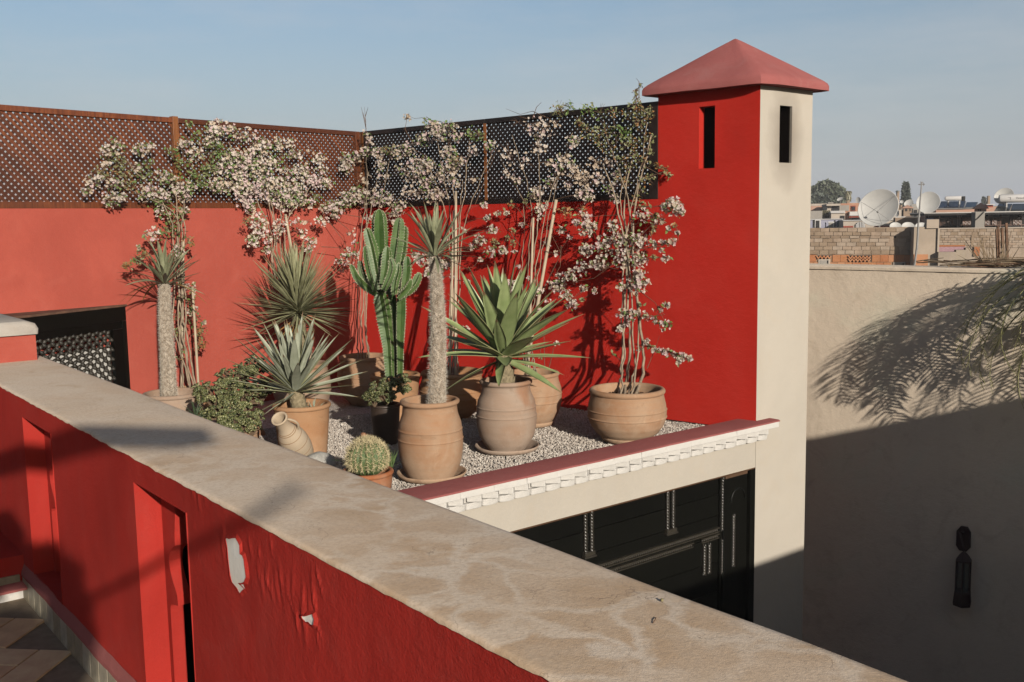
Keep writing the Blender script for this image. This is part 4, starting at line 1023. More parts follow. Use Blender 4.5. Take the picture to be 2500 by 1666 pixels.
def rosette(root, meshes, c, n, e0, e1, L, name='leaf', jit=.10, rc=0.02, hc=0.0, power=1.0, lvar=.12, hits=None, wv=.15):
    """spiral of leaves, from the flat outer ones up to the spear in the middle"""
    for i in range(n):
        f = (i + .5) / n; e = math.radians(e0 + (e1 - e0) * f ** power) + rnd.uniform(-jit, jit); a = i * 2.39996 + rnd.uniform(-.12, .12)
        d = np.array([math.cos(a) * math.cos(e), math.sin(a) * math.cos(e), math.sin(e)])
        p = np.array(c, float) + np.array([math.cos(a) * rc * (1 - f), math.sin(a) * rc * (1 - f), hc * f])
        l = L * (1 + rnd.uniform(-lvar, lvar)) * (1 - .12 * (1 - f) ** 3)
        # upper side of a leaf faces the axis of the plant
        up = np.array([-math.cos(a) * math.sin(e), -math.sin(a) * math.sin(e), math.cos(e)])
        inst(name, meshes[rnd.randrange(len(meshes))], root, leaf_M(p, d, l, rnd.uniform(-.25, .25), 1 + rnd.uniform(-wv, wv), up))
def plant(name, loc, label, group=None, cat='plant'): return empty(name, loc, label, cat, group)
def scaly_trunk(root, c, r0, r1, h, mat, lean=(0, 0), rows=9, name='trunk'):
    mb = MB(); V = []; pts = [c + np.array([lean[0] * k / 6, lean[1] * k / 6, h * k / 6]) for k in range(7)]
    mb.tube(pts, [r0 + (r1 - r0) * k / 6 for k in range(7)], 16)
    for j in range(rows):
        f = (j + .5) / rows; r = r0 + (r1 - r0) * f
        for k in range(11):
            a = (k + .5 * (j % 2)) / 11 * 2 * math.pi; q = c + np.array([lean[0] * f, lean[1] * f, h * f]); w = r * .36; 
            ca, sa = math.cos(a), math.sin(a); t = np.array([-sa, ca, 0]); o = np.array([ca, sa, 0]); 
            hh = h / rows * .9
            mb.add([q + o * r * .96 - t * w - (0, 0, hh * .5), q + o * r * .96 + t * w - (0, 0, hh * .5), q + o * (r * 1.05) + t * w * .7 + (0, 0, hh * .45), q + o * (r * 1.14) + (0, 0, hh * .75), q + o * (r * 1.05) - t * w * .7 + (0, 0, hh * .45), q + o * (r * 1.09) - (0, 0, hh * .1)],
                   [(0, 1, 5), (1, 2, 5), (2, 3, 5), (3, 4, 5), (4, 0, 5)])
    return mb.build(name, mat, root)
AG1 = leafmat('green_agave_leaf', (0.32, 0.41, 0.16), (0.46, 0.55, 0.25), rough=.45, spec=.4, transl=.06, tip=True)
AGE = flat('agave_leaf_edge', (0.30, 0.30, 0.14), .6)
AG2 = leafmat('blue_agave_leaf', (0.46, 0.50, 0.36), (0.62, 0.65, 0.50), rough=.6, spec=.25, transl=.04, tip=True)
YUC = leafmat('yucca_leaf', (0.32, 0.33, 0.17), (0.52, 0.51, 0.30), rough=.55, spec=.3, transl=.06, tip=True)
PAC = leafmat('pachypodium_leaf', (0.30, 0.32, 0.18), (0.46, 0.47, 0.29), rough=.5, spec=.35, transl=.12, tip=True)
DRY = leafmat('dry_orange_leaf', (0.45, 0.20, 0.05), (0.50, 0.33, 0.12), rough=.7, spec=.2, transl=.2)
STUMP = flat('leaf_scar_trunk', (0.33, 0.27, 0.17), .9, .35, 40, .1, .5)
# green broad agave in P2
c = at_dist(1229, 872, P2['Y']); base = P2['top']
pl = plant('agave', base, 'broad leaved bright green agave fanning out above the pale urn pot')
ms = [blade('leaf', [AG1, AGE], 1, .165, .28, d, 14, .42, 1.5, .60, thick=.012) for d in (.02, .05, .10, .0)]
scaly_trunk(pl, base - (0, 0, .01), .075, .055, c[2] - base[2] + .03, STUMP, (c[0] - base[0], c[1] - base[1]), 5)
rosette(pl, ms, c, 44, -3, 84, .66, jit=.07, rc=.03, hc=.035, power=.82, lvar=.10)
for a, e in ((200, -16), (330, -20), (20, -10), (265, -8)):
    a = math.radians(a); e = math.radians(e); d = np.array([math.cos(a)*math.cos(e), math.sin(a)*math.cos(e), math.sin(e)])
    inst('leaf', ms[2], pl, leaf_M(c - (0, 0, .02), d, .52, .3, .85))
# blue agave in P8
c = at_dist(721, 958, P8['Y']); base = P8['top']
pl = plant('agave', base, 'blue grey agave with stiff spiky leaves in the smooth orange pot')
ms = [blade('leaf', [AG2, AGE], 1, w, .3, d, 12, .45, 1.4, .55, thick=.010) for w, d in ((.100, .01), (.112, .04), (.09, .0))]
scaly_trunk(pl, base - (0, 0, .02), .062, .05, c[2] - base[2] + .03, STUMP, (c[0] - base[0], c[1] - base[1]), 6)
rosette(pl, ms, c, 74, -2, 82, .54, jit=.06, rc=.03, hc=.03, power=.85, lvar=.10)
for a, e in ((190, -18), (235, -14)):
    a = math.radians(a); e = math.radians(e); d = np.array([math.cos(a)*math.cos(e), math.sin(a)*math.cos(e), math.sin(e)])
    inst('leaf', ms[1], pl, leaf_M(c - (0, 0, .02), d, .34, .3, .8))
# a second tiny rosette in the same pot
q = P8['top'] + (.10, -.05, .03); ms2 = [blade('leaf', AG2, 1, .1, .4, .05, 6)]
pl2 = plant('agave_pup', q, 'tiny agave offshoot on the soil at the right of the orange pot'); rosette(pl2, ms2, q, 12, 10, 80, .10)
# yucca ball in P9
c = at_dist(729, 768, P9['Y']); base = P9['top']
pl = plant('yucca', base, 'dense spiky ball of narrow grey green yucca leaves against the coral wall')
ms = [blade('leaf', YUC, 1, w, .45, d, 7, .3, 1.3, .7) for w, d in ((.048, .0), (.056, .03), (.042, .07), (.05, .01))]
scaly_trunk(pl, base, .06, .055, c[2] - base[2] - .02, STUMP, (c[0] - base[0], c[1] - base[1]), 9)
rosette(pl, ms, c, 285, -24, 88, .56, jit=.14, rc=.02, hc=.10, power=.9, lvar=.14)
msd = [blade('leaf', DRY, 1, .05, .3, .15, 6)]
for k in range(10):
    a = rnd.uniform(0, 6.28); e = rnd.uniform(-.7, -.4); inst('leaf', msd[0], pl, leaf_M(c - (0, 0, .03), (math.cos(a)*math.cos(e), math.sin(a)*math.cos(e), math.sin(e)), rnd.uniform(.25, .36), rnd.uniform(-1, 1)), 'dry yellow brown lower leaf')
# pachypodiums: spiny grey trunks with a tuft on top
TRK = NT('grey_spiny_bark', 0.95, .1)
TRK.color(TRK.mix(TRK.mr(TRK.noise(38, 4, .6), .35, .65, 0, 1), (0.34, 0.27, 0.20), (0.66, 0.57, 0.46))); TRK.bump(TRK.noise(55, 4, .7), .9, .008)
SPN = flat('pale_spine', (0.75, 0.70, 0.60), .8, .2, 9, .2, 0)
def pachy(P, pts_px, radii_px, crownL, label, nl, e0, e1, dry=0, nsp=2600, group=None):
    Y = P['Y']; sc = Y / FOC; path = [at_dist(x, y, Y) for x, y in pts_px]
    pl = plant('pachypodium', P['top'], label, group)
    n = 26; ts = np.linspace(0, 1, len(path)); tt = np.linspace(0, 1, n); A_ = np.array(path)
    pts = np.stack([np.interp(tt, ts, A_[:, k]) for k in range(3)], 1); rad = np.interp(tt, ts, np.array(radii_px) * sc)
    for _ in range(2): pts[1:-1] = (pts[:-2] + pts[1:-1] * 2 + pts[2:]) / 4
    mb = MB(); seg = 20
    mb.tube(pts, rad * .94, seg); mb.build('trunk', TRK.mat, pl, smooth=True)
    # knobbly spine cushions wound round the trunk, then pairs of spines
    N_ = nsp; f = NP.uniform(0, 1, N_); f = (np.arange(N_) + .5) / N_; a = np.arange(N_) * 2.39996 + NP.uniform(-.12, .12, N_)
    pc = np.stack([np.interp(f, tt, pts[:, k]) for k in range(3)], 1); rr_ = np.interp(f, tt, rad)
    o = np.stack([np.cos(a), np.sin(a), 0 * a], 1)
    kn_v = [(-.5, -.5, 0), (.5, -.5, 0), (.5, .5, 0), (-.5, .5, 0), (0, 0, .7)]; kn_f = [(0, 1, 4), (1, 2, 4), (2, 3, 4), (3, 0, 4)]
    V, F = cloud(pc + o * rr_[:, None] * .92, o, NP.uniform(.008, .013, N_), kn_v, kn_f); mb = MB(); mb.add(V, F)
    mb.build('bark_knobs', TRK.mat, pl, kind='stuff')
    M_ = N_ * 2; f2 = np.repeat(f, 2); o2 = np.repeat(o, 2, 0); pc2 = np.repeat(pc, 2, 0); r2 = np.repeat(rr_, 2)
    d = o2 + NP.normal(0, .45, (M_, 3)) + np.array([0, 0, .15]); d /= np.linalg.norm(d, axis=1)[:, None]
    sp_v = [(-.035, 0, 0), (.035, 0, 0), (0, .035, 0), (0, 0, 1)]; sp_f = [(0, 1, 3), (1, 2, 3), (2, 0, 3)]
    V, F = cloud(pc2 + o2 * r2[:, None] * .93, d, NP.uniform(.014, .032, M_), sp_v, sp_f); mb = MB(); mb.add(V, F)
    mb.build('spines', SPN, pl, kind='stuff')
    top = pts[-1] + (0, 0, .0)
    ms = [blade('leaf', PAC, 1, w, .4, dd, 8, .5, 1.6, .35) for w, dd in ((.095, .05), (.08, .16), (.10, .0), (.085, .3))]
    rosette(pl, ms, top, nl, e0, e1, crownL, jit=.16, rc=.02, hc=.02, power=.9, lvar=.18)
    md = blade('leaf', DRY, 1, .08, .3, .75, 10, .5, 1.5, .4)
    for k in range(dry):
        a = math.radians([170, 200, 350, 145, 10, 185][k % 6]) + rnd.uniform(-.2, .2); e = .25
        inst('leaf', md, pl, leaf_M(top - (0, 0, .01), (math.cos(a)*math.cos(e), math.sin(a)*math.cos(e), math.sin(e)), crownL * .95, 0), 'drooping orange leaf turning dry')
    return pl, pts, rad
pachy(P1, [(1066, 992), (1069, 900), (1071, 800), (1066, 700), (1061, 628)], [22, 20, 17.5, 14.5, 10], .335, 'tall spiny grey trunk topped by a tuft of narrow leaves, nearest the viewer', 46, -12, 86)
pachy(P10, [(413, 968), (410, 880), (404, 780), (402, 694)], [19, 17, 15, 12], .36, 'grey spiny trunk with a leaf tuft standing in the far left pot', 40, -8, 86, dry=5, nsp=2200)
# side shoots on the front trunk
# ---- barrel cactus
bc = at_dist(897, 1118, 6.05); Rb_ = 52 * 6.05 / FOC
pl = plant('barrel_cactus', bc, 'round golden spined barrel cactus sitting in the low orange bowl')
CAC = flat('barrel_cactus_skin', (0.10, 0.16, 0.05), .6, .2, 20, .3, .2)
mb = MB(); V = []; NR = 22; seg = NR * 4; nr = 20
for i in range(nr + 1):
    ph = math.pi * (.04 + .80 * i / nr)
    for k in range(seg):
        a = 2 * math.pi * k / seg; rib = abs(((k / 4) % 1) - .5) * 2
        r = Rb_ * (0.86 + .12 * rib); V.append(bc + (r * math.sin(ph) * math.cos(a), r * math.sin(ph) * math.sin(a), r * .92 * math.cos(ph)))
mb.add(V, [(i*seg+k, (i+1)*seg+k, (i+1)*seg+(k+1) % seg, i*seg+(k+1) % seg) for i in range(nr) for k in range(seg)] + [tuple(range(seg))]); mb.build('cactus_body', CAC, pl, smooth=True)
GSP = flat('golden_spine', (0.80, 0.68, 0.40), .6, .25, 30, .3, 0)
pos, dr_ = [], []
for r_ in range(NR):
    a = 2 * math.pi * r_ / NR
    for j in range(16):
        ph = .10 + 1.95 * j / 15; n = np.array([math.sin(ph) * math.cos(a), math.sin(ph) * math.sin(a), .95 * math.cos(ph)]); p = bc + n * Rb_ * .97
        for q in range(11):
            d = n * rnd.uniform(.25, 1) + NP.normal(0, .75, 3); pos.append(p); dr_.append(d)
sp_v = [(-.05, 0, 0), (.05, 0, 0), (0, .05, 0), (0, 0, 1)]
V, F = cloud(pos, dr_, NP.uniform(.020, .036, len(pos)), sp_v, [(0, 1, 3), (1, 2, 3), (2, 0, 3)]); mb = MB(); mb.add(V, F); mb.build('spines', GSP, pl, kind='stuff')
# grass tuft beside it
q = at_dist(945, 1130, 6.25); gr = plant('grass_tuft', q, 'thin green grass tuft growing beside the round cactus')
mg = [blade('blade', leafmat('grass_blade', (.14, .24, .07), (.25, .34, .13), transl=.2), 1, .05, .3, .25, 6, .3, 1.3, .7)]
for k in range(34):
    a = rnd.uniform(0, 6.28); e = rnd.uniform(.6, 1.45); inst('blade', mg[0], gr, leaf_M(q + (rnd.uniform(-.03, .03), rnd.uniform(-.02, .03), -.04), (math.cos(a)*math.cos(e) + .12, math.sin(a)*math.cos(e), math.sin(e)), rnd.uniform(.09, .19), rnd.uniform(-1, 1)))
q = at_dist(846, 1122, 6.2); gr = plant('grass_tuft', q, 'few thin dry grass blades left of the round cactus')
for k in range(7):
    a = rnd.uniform(2.2, 3.6); e = rnd.uniform(.2, 1.0); inst('blade', mg[0], gr, leaf_M(q + (0, 0, -.03), (math.cos(a)*math.cos(e), math.sin(a)*math.cos(e), math.sin(e)), rnd.uniform(.07, .13), 0, .5))

# ---- ribbed euphorbia in P6
EUP = NT('euphorbia_skin', .5, .35)
EUP.color(EUP.mix(EUP.mr(EUP.noise(7, 5, .6), .35, .7, 0, 1), (0.055, 0.12, 0.025), (0.125, 0.20, 0.055))); EUP.bump(EUP.noise(40, 4, .6), .2, .003)
EDG = flat('euphorbia_ridge', (0.62, 0.60, 0.42), .8, .3, 60, .1, 0)
pl = plant('columnar_cactus', P6['top'], 'tall ribbed green cactus with many upright arms between the yucca and the spiny trunk', cat='cactus')
def stem(px, w_px, dy=0.0, ribs=4, rot=0.0, close=True):
    Y = P6['Y'] + dy; sc = Y / FOC; A_ = np.array([at_dist(x, y, Y + (0 if len(q_) == 0 else q_[0])) for x, y, *q_ in px])
    seg_l = np.linalg.norm(np.diff(A_, axis=0), axis=1).sum(); n = max(14, int(seg_l / .008))
    ts = np.r_[0, np.cumsum(np.linalg.norm(np.diff(A_, axis=0), axis=1))]; ts /= ts[-1]; tt = np.linspace(0, 1, n)
    pts = np.stack([np.interp(tt, ts, A_[:, k]) for k in range(3)], 1)
    for _ in range(12): pts[1:-1] = (pts[:-2] + pts[1:-1] * 2 + pts[2:]) / 4
    wp = np.interp(tt, np.linspace(0, 1, len(w_px)), np.array(w_px) * sc / 2 * 1.1)
    d = np.gradient(pts, axis=0); d /= np.linalg.norm(d, axis=1)[:, None]
    x = np.array([1.0, .1, 0]); V = []; kk = ribs * 4; E = []
    for i in range(n):
        x = x - d[i] * (x @ d[i]); x /= np.linalg.norm(x); y = np.cross(d[i], x); f = tt[i]
        cap = min(1, ((1 - f) * seg_l / (wp[i] * 1.6)) ) ; cap = math.sqrt(max(0, 1 - (1 - cap) ** 2)) * .97 + .03
        bump_ = 1 + .07 * math.cos(2 * math.pi * f * seg_l / .024)
        for k in range(kk):
            a = rot + 2 * math.pi * k / kk; m = k % 4
            r = (1.0 * bump_, .44, .30, .44)[m] * wp[i] * cap
            V.append(pts[i] + r * (math.cos(a) * x + math.sin(a) * y))
            if m == 0: E.append((V[-1], math.cos(a) * x + math.sin(a) * y, math.cos(2 * math.pi * f * seg_l / .024)))
    mb = MB(); mb.add(V, [(i*kk+k, i*kk+(k+1) % kk, (i+1)*kk+(k+1) % kk, (i+1)*kk+k) for i in range(n-1) for k in range(kk)] + [tuple((n-1)*kk + k for k in range(kk))]); o = mb.build('stem', EUP.mat, pl)
    mb = MB()
    for k in range(ribs):
        rp = [e[0] + e[1] * .0004 for e in E[k::ribs]]; rr_ = [.0006 + .0018 * max(0, e[2]) for e in E[k::ribs]]; mb.tube(rp, rr_, 4)
    E2 = [e for e in E if e[2] > .2]; ps = [e[0] - e[1] * .001 for e in E2] ; ds = [e[1] for e in E2]
    ps2 = ps * 3; ds2 = [dd + NP.normal(0, .5, 3) for dd in ds * 3]
    V, F = cloud(ps2, ds2, NP.uniform(.008, .014, len(ps2)), [(-.16, 0, 0), (.16, 0, 0), (0, .16, 0), (0, 0, 1)], [(0, 1, 3), (1, 2, 3), (2, 0, 3)]); mb.add(V, F); mb.build('spines', EDG, o, kind='stuff')
def S(*p): return [(850 + a[0] / 3.92, 500 + a[1] / 3.92) + tuple(a[2:]) for a in p]
s_ = 1 / 3.92
stem(S((400, 1650), (385, 1350), (340, 1050), (300, 820)), [85*s_, 105*s_, 140*s_, 140*s_], 0, 4, .45)
stem(S((498, 1650), (500, 1300), (510, 1000), (510, 800)), [65*s_, 78*s_, 105*s_, 105*s_], -.03, 4, .75)
stem(S((440, 1650), (445, 1300), (440, 1000), (400, 780)), [60*s_, 70*s_, 90*s_, 90*s_], .10, 4, .9)
stem(S((320, 860), (310, 600), (300, 300), (296, 45)), [110*s_, 150*s_, 155*s_, 120*s_], .08, 5, .3)
stem(S((430, 800), (440, 560), (470, 350), (495, 125)), [70*s_, 100*s_, 110*s_, 85*s_], .02, 4, .1)
stem(S((470, 820), (500, 600), (535, 400), (548, 205)), [60*s_, 75*s_, 75*s_, 60*s_], .10, 4, .6)
stem(S((290, 800), (265, 600), (225, 400), (175, 222)), [80*s_, 100*s_, 100*s_, 75*s_], -.06, 4, .4)
stem(S((270, 820), (215, 650), (185, 500), (172, 390)), [60*s_, 75*s_, 72*s_, 50*s_], -.11, 4, 0)
stem(S((270, 860), (170, 790), (80, 700), (25, 572)), [60*s_, 85*s_, 75*s_, 50*s_], -.05, 4, .7)
stem(S((250, 840), (180, 760), (130, 650), (110, 535)), [50*s_, 60*s_, 55*s_, 40*s_], -.01, 4, .2)
stem(S((330, 760), (350, 660), (368, 560), (375, 400)), [60*s_, 90*s_, 100*s_, 75*s_], -.13, 4, .5)
stem(S((340, 820), (400, 700), (430, 600), (405, 510)), [50*s_, 65*s_, 65*s_, 45*s_], -.16, 4, .1)
stem(S((520, 860), (550, 760), (568, 640), (566, 492)), [50*s_, 90*s_, 92*s_, 66*s_], -.05, 4, .6)
stem(S((490, 880), (560, 830), (640, 760), (688, 650)), [50*s_, 90*s_, 80*s_, 60*s_], -.09, 4, .1)
stem(S((480, 900), (540, 840), (585, 780), (605, 715)), [40*s_, 65*s_, 65*s_, 45*s_], -.14, 4, .8)
stem(S((440, 860), (450, 740), (480, 640), (485, 560)), [50*s_, 70*s_, 70*s_, 50*s_], -.10, 4, .3)

# ================================================================== JADE PLANTS
JAD = [leafmat('jade_leaf_%d' % k, a, b, rough=.3, spec=.5, transl=.03) for k, (a, b) in enumerate([((.17, .20, .07), (.29, .30, .12)), ((.28, .29, .12), (.40, .38, .18)), ((.10, .14, .05), (.16, .19, .08))])]
jl_v = [(0, 0, 0), (.32, .35, .10), (.40, .75, .16), (0, 1.0, .14), (-.40, .75, .16), (-.32, .35, .10), (0, .55, -.02), (0, .55, -.12)]
jl_f = [(0, 1, 6), (1, 2, 6), (2, 3, 6), (3, 4, 6), (4, 5, 6), (5, 0, 6), (1, 0, 7), (2, 1, 7), (3, 2, 7), (4, 3, 7), (5, 4, 7), (0, 5, 7)]
def jade(root_p, blobs, n, label, nleaf=9):
    pl = plant('jade_plant', root_p, label)
    cs = np.array([b[0] for b in blobs]); rs = np.array([b[1] for b in blobs]); w = rs ** 2; w = w / w.sum()
    V = []; F = []; mats = []; mb = MB(); mb2 = MB()
    for i in range(n):
        k = NP.choice(len(cs), p=w); d = NP.normal(0, 1, 3); d[2] = abs(d[2]) * .9 - .15; d[1] = d[1] - .3; d /= np.linalg.norm(d); p = cs[k] + d * rs[k] * rnd.uniform(.72, 1.05)
        if any(np.linalg.norm((p - c_)) < r_ * .68 for c_, r_ in zip(cs, rs)): continue
        a0 = d * .7 + np.array([0, -.15, .55]); a0 /= np.linalg.norm(a0); x = np.cross(a0, [.3, .8, .1]); x /= np.linalg.norm(x); y = np.cross(a0, x)
        sz_ = rnd.uniform(.020, .034)
        for q in range(nleaf):
            an = q * 2.4; el = .25 + .9 * q / nleaf; o = x * math.cos(an) + y * math.sin(an); yy = o * math.cos(el) + a0 * math.sin(el); zz = a0 * math.cos(el) - o * math.sin(el); xx = np.cross(yy, zz)
            T = np.array(jl_v); l = sz_ * (1.15 - .5 * q / nleaf)
            mb.add(p + l * (T[:, 0:1] * xx + T[:, 1:2] * yy + T[:, 2:3] * zz), jl_f, rnd.choice((0, 0, 1, 1, 2)))
        mb2.tube([cs[k] - (0, 0, rs[k] * .6), cs[k] * .4 + p * .6, p], [.006, .005, .004], 4)
    mb.build('leaves', JAD, pl, smooth=True, kind='stuff'); mb2.build('stems', flat('jade_stem', (.22, .15, .09), .9), pl, kind='stuff')
    return pl
Yj = 7.35
def jb(x, y, r, dy=0): return (at_dist(x, y, Yj + dy), r * Yj / FOC)
jade(P14['B'], [jb(620, 905, 34, .25), jb(570, 935, 42, .15), jb(530, 975, 45, .05), jb(590, 985, 48, 0), jb(640, 960, 34, .1), jb(545, 1020, 40, -.1), jb(600, 1030, 42, -.1), jb(500, 960, 28, .1), jb(505, 1015, 26, -.05), jb(560, 1050, 38, -.15), jb(615, 1050, 26, -.1)], 620, 'large sprawling jade bush with fleshy olive leaves beside the parapet')
Yj = P11['Y'] - .05
jade(P11['B'], [jb(925, 958, 26), jb(950, 945, 26), jb(980, 935, 22), jb(905, 972, 18), jb(945, 975, 24, -.05), jb(985, 955, 16), jb(915, 985, 14, -.05)], 150, 'small jade plant in the shaded pot in front of the ribbed cactus')
q = at_dist(478, 1012, 7.2); gr = plant('aloe', q, 'dark little spiky aloe left of the jade bush just above the parapet')
ma = [blade('leaf', leafmat('dark_aloe', (.05, .09, .04), (.09, .13, .06), transl=0), 1, .1, .5, .1, 6, thick=.02)]
rosette(gr, ma, q + np.array([0, 0, -.02]), 18, 5, 80, .13)
# ================================================================== BOUGAINVILLEAS
BRC = [leafmat('bract_%s' % n, a, b, rough=.7, spec=.1, transl=.28) for n, a, b in (('white', (.95, .82, .70), (1.15, 1.02, .90)), ('cream', (.90, .72, .54), (1.0, .82, .64)), ('pinkish', (.98, .72, .70), (1.1, .86, .84)))]
BLV = [leafmat('vine_leaf_%s' % n, a, b, rough=.5, spec=.3, transl=.25) for n, a, b in (('green', (.16, .27, .06), (.27, .40, .11)), ('olive', (.30, .33, .14), (.44, .44, .22)), ('rust', (.45, .19, .06), (.55, .34, .14)))]
# one bract head: three papery cupped petals; one leaf: folded oval
br_v, br_f = [], []
for k in range(3):
    a = k * 2.094; ca, sa = math.cos(a), math.sin(a); b = len(br_v)
    for (u, v, w) in ((0, 0, 0), (.56, .50, .32), (0, .95, .55), (-.56, .50, .32), (0, .5, .12)):
        br_v.append((u * ca - v * sa, u * sa + v * ca, w))
    br_f += [(b, b+1, b+4), (b+1, b+2, b+4), (b+2, b+3, b+4), (b+3, b, b+4)]
lf_v = [(0, 0, 0), (.30, .30, .10), (.26, .65, .08), (0, 1.05, -.06), (-.26, .65, .08), (-.30, .30, .10), (0, .5, -.03)]
lf_f = [(0, 1, 6), (1, 2, 6), (2, 3, 6), (3, 4, 6), (4, 5, 6), (5, 0, 6)]
def boug(label, base, canes, clusters, stakes=(), twigs=(), nseed=1):
    """canes: list of ([(frame,x,y,t)...], radius); clusters: (frame, x, y, r_px, t, kind, dens)"""
    NP.seed(nseed); rs_ = random.Random(nseed)
    pl = empty('bougainvillea', base, label, 'bougainvillea', 'bougainvilleas trained up the garden walls')
    cane_pts = []
    for path, r in canes:
        A_ = np.array([p if isinstance(p, np.ndarray) else p[0].at(p[1], p[2], p[3]) for p in path]); n = 30
        ts = np.r_[0, np.cumsum(np.linalg.norm(np.diff(A_, axis=0), axis=1))]; ts /= ts[-1]; tt = np.linspace(0, 1, n)
        pts = np.stack([np.interp(tt, ts, A_[:, k]) for k in range(3)], 1)
        for _ in range(3): pts[1:-1] = (pts[:-2] + pts[1:-1] * 2 + pts[2:]) / 4
        pts[1:-1] += NP.normal(0, .006, (n - 2, 3))
        mb = MB(); mb.tube(pts, np.linspace(r, r * .4, n), 6); mb.build('cane', BARK, pl, smooth=True); cane_pts += list(pts[6:])
    for (pa, pb, r) in stakes:
        mb = MB(); a, b = [p if isinstance(p, np.ndarray) else p[0].at(p[1], p[2], p[3]) for p in (pa, pb)]
        k = 9; mb.tube([a + (b - a) * q / k for q in range(k + 1)], [r * (1 + .12 * (q % 3 == 1)) for q in range(k + 1)], 8); mb.build('stake', BAMB, pl, smooth=True)
    CP = np.array(cane_pts) if cane_pts else None
    fl = {0: ([], [], []), 1: ([], [], []), 2: ([], [], [])}; lv = {0: ([], [], []), 1: ([], [], []), 2: ([], [], [])}
    tw = MB()
    for (F, x, y, r, t, kind, dens) in clusters:
        c = F.at(x, y, t); sc = c[1] / FOC; R = r * sc * 1.15
        # little twigs carrying the cluster
        if CP is not None:
            dd = np.linalg.norm(CP - c, axis=1) + (CP[:, 2] > c[2] + .05) * .3; j = int(np.argmin(dd + NP.uniform(0, .15, len(dd)))); src = CP[j]
            m = (src + c) / 2 + NP.normal(0, .02, 3); tw.tube([src, src * .6 + m * .4, m, c * .6 + m * .4, c], [.003, .0028, .0024, .002, .0015], 4, cap=False)
            if rs_.random() < .7: CP = np.vstack([CP, m, c])
        for _ in range(int(7 + 5 * (dens > .5))):
            d = NP.normal(0, 1, 3) * (1, 1, .8); d /= np.linalg.norm(d); tw.tube([c, c + d * R * .5 + (0, 0, .01), c + d * R * 1.1], [.0018, .0014, .0008], 3, cap=False)
        nf = nl_ = 0; area = (R / .03) ** 2 + 1.5
        if 'f' in kind: nf = int(area * (6.2 if F is RED else 5.2) * dens * NP.uniform(.6, 1.3)) + 1
        if 'l' in kind: nl_ = int(area * 5.0 * dens) + 1
        if kind in ('lo', 'lr'): nl_ = int(nl_ * 2.0)
        if kind == 'f': nl_ = int(nf * (.42 if F is RED else .62))
        if kind == 'fl': nf = int(nf * .6); nl_ = int(nl_ * .7)
        for k in range(nf):
            d = NP.normal(0, 1, 3); d /= np.linalg.norm(d); q = c + d * R * (NP.uniform() ** .55) * np.array([1, 1, .85]); 
            if (q[:2] - F.o) @ F.n < .012: q = q + np.append(F.n, 0) * (.02 - (q[:2] - F.o) @ F.n)
            m = 0 if NP.uniform() < .55 else (1 if NP.uniform() < .6 else 2)
            if 'p' in kind: m = 2 if NP.uniform() < .6 else 0
            if 't' in kind: m = 1
            o = d * .8 + np.array([.35, -.75, .25]) * .8 + NP.normal(0, .5, 3)
            fl[m][0].append(q); fl[m][1].append(o); fl[m][2].append(NP.uniform(.010, .024))
        for k in range(nl_):
            d = NP.normal(0, 1, 3); d /= np.linalg.norm(d); q = c + d * R * (NP.uniform() ** .5) * np.array([1, 1, .9])
            if (q[:2] - F.o) @ F.n < .012: q = q + np.append(F.n, 0) * (.02 - (q[:2] - F.o) @ F.n)
            m = 0 if NP.uniform() < .62 else 1
            if 'o' in kind: m = 1 if NP.uniform() < .8 else 2
            if 'r' in kind: m = 2 if NP.uniform() < .6 else 1
            o = np.array([.25, -.5, .6]) + NP.normal(0, .6, 3)
            lv[m][0].append(q); lv[m][1].append(o); lv[m][2].append(NP.uniform(.020, .040) * (.8 if 'o' in kind else 1))
    for pts in twigs:
        A_ = [p[0].at(p[1], p[2], p[3]) for p in pts]; tw.tube(A_, np.linspace(.004, .0012, len(A_)), 4)
    if tw.n: tw.build('twigs', TWIG, pl, kind='stuff')
    for d, tv, tf, mats, nm in ((fl, br_v, br_f, BRC, 'bracts'), (lv, lf_v, lf_f, BLV, 'leaves')):
        mb = MB()
        for m in range(3):
            if d[m][0]: V, F = cloud(d[m][0], d[m][1], d[m][2], tv, tf); mb.add(V, F, m)
        if mb.n: mb.build(nm, mats, pl, kind='stuff')
    return pl
def c1(F, t, lst, fx, fy, sc):
    out = []
    for it in lst:
        x, y, r, kind = it[:4]; dn = it[4] if len(it) > 4 else .8; tt = it[5] if len(it) > 5 else t
        out.append((F, fx + x / sc, fy + y / sc, r / sc, tt, kind, dn))
    return out
CA = lambda F, t, l: c1(F, t, l, 0, 200, 2.509)
CB = lambda F, t, l: c1(F, t, l, 500, 250, 2.509)
CC = lambda F, t, l: c1(F, t, l, 1050, 250, 2.24)
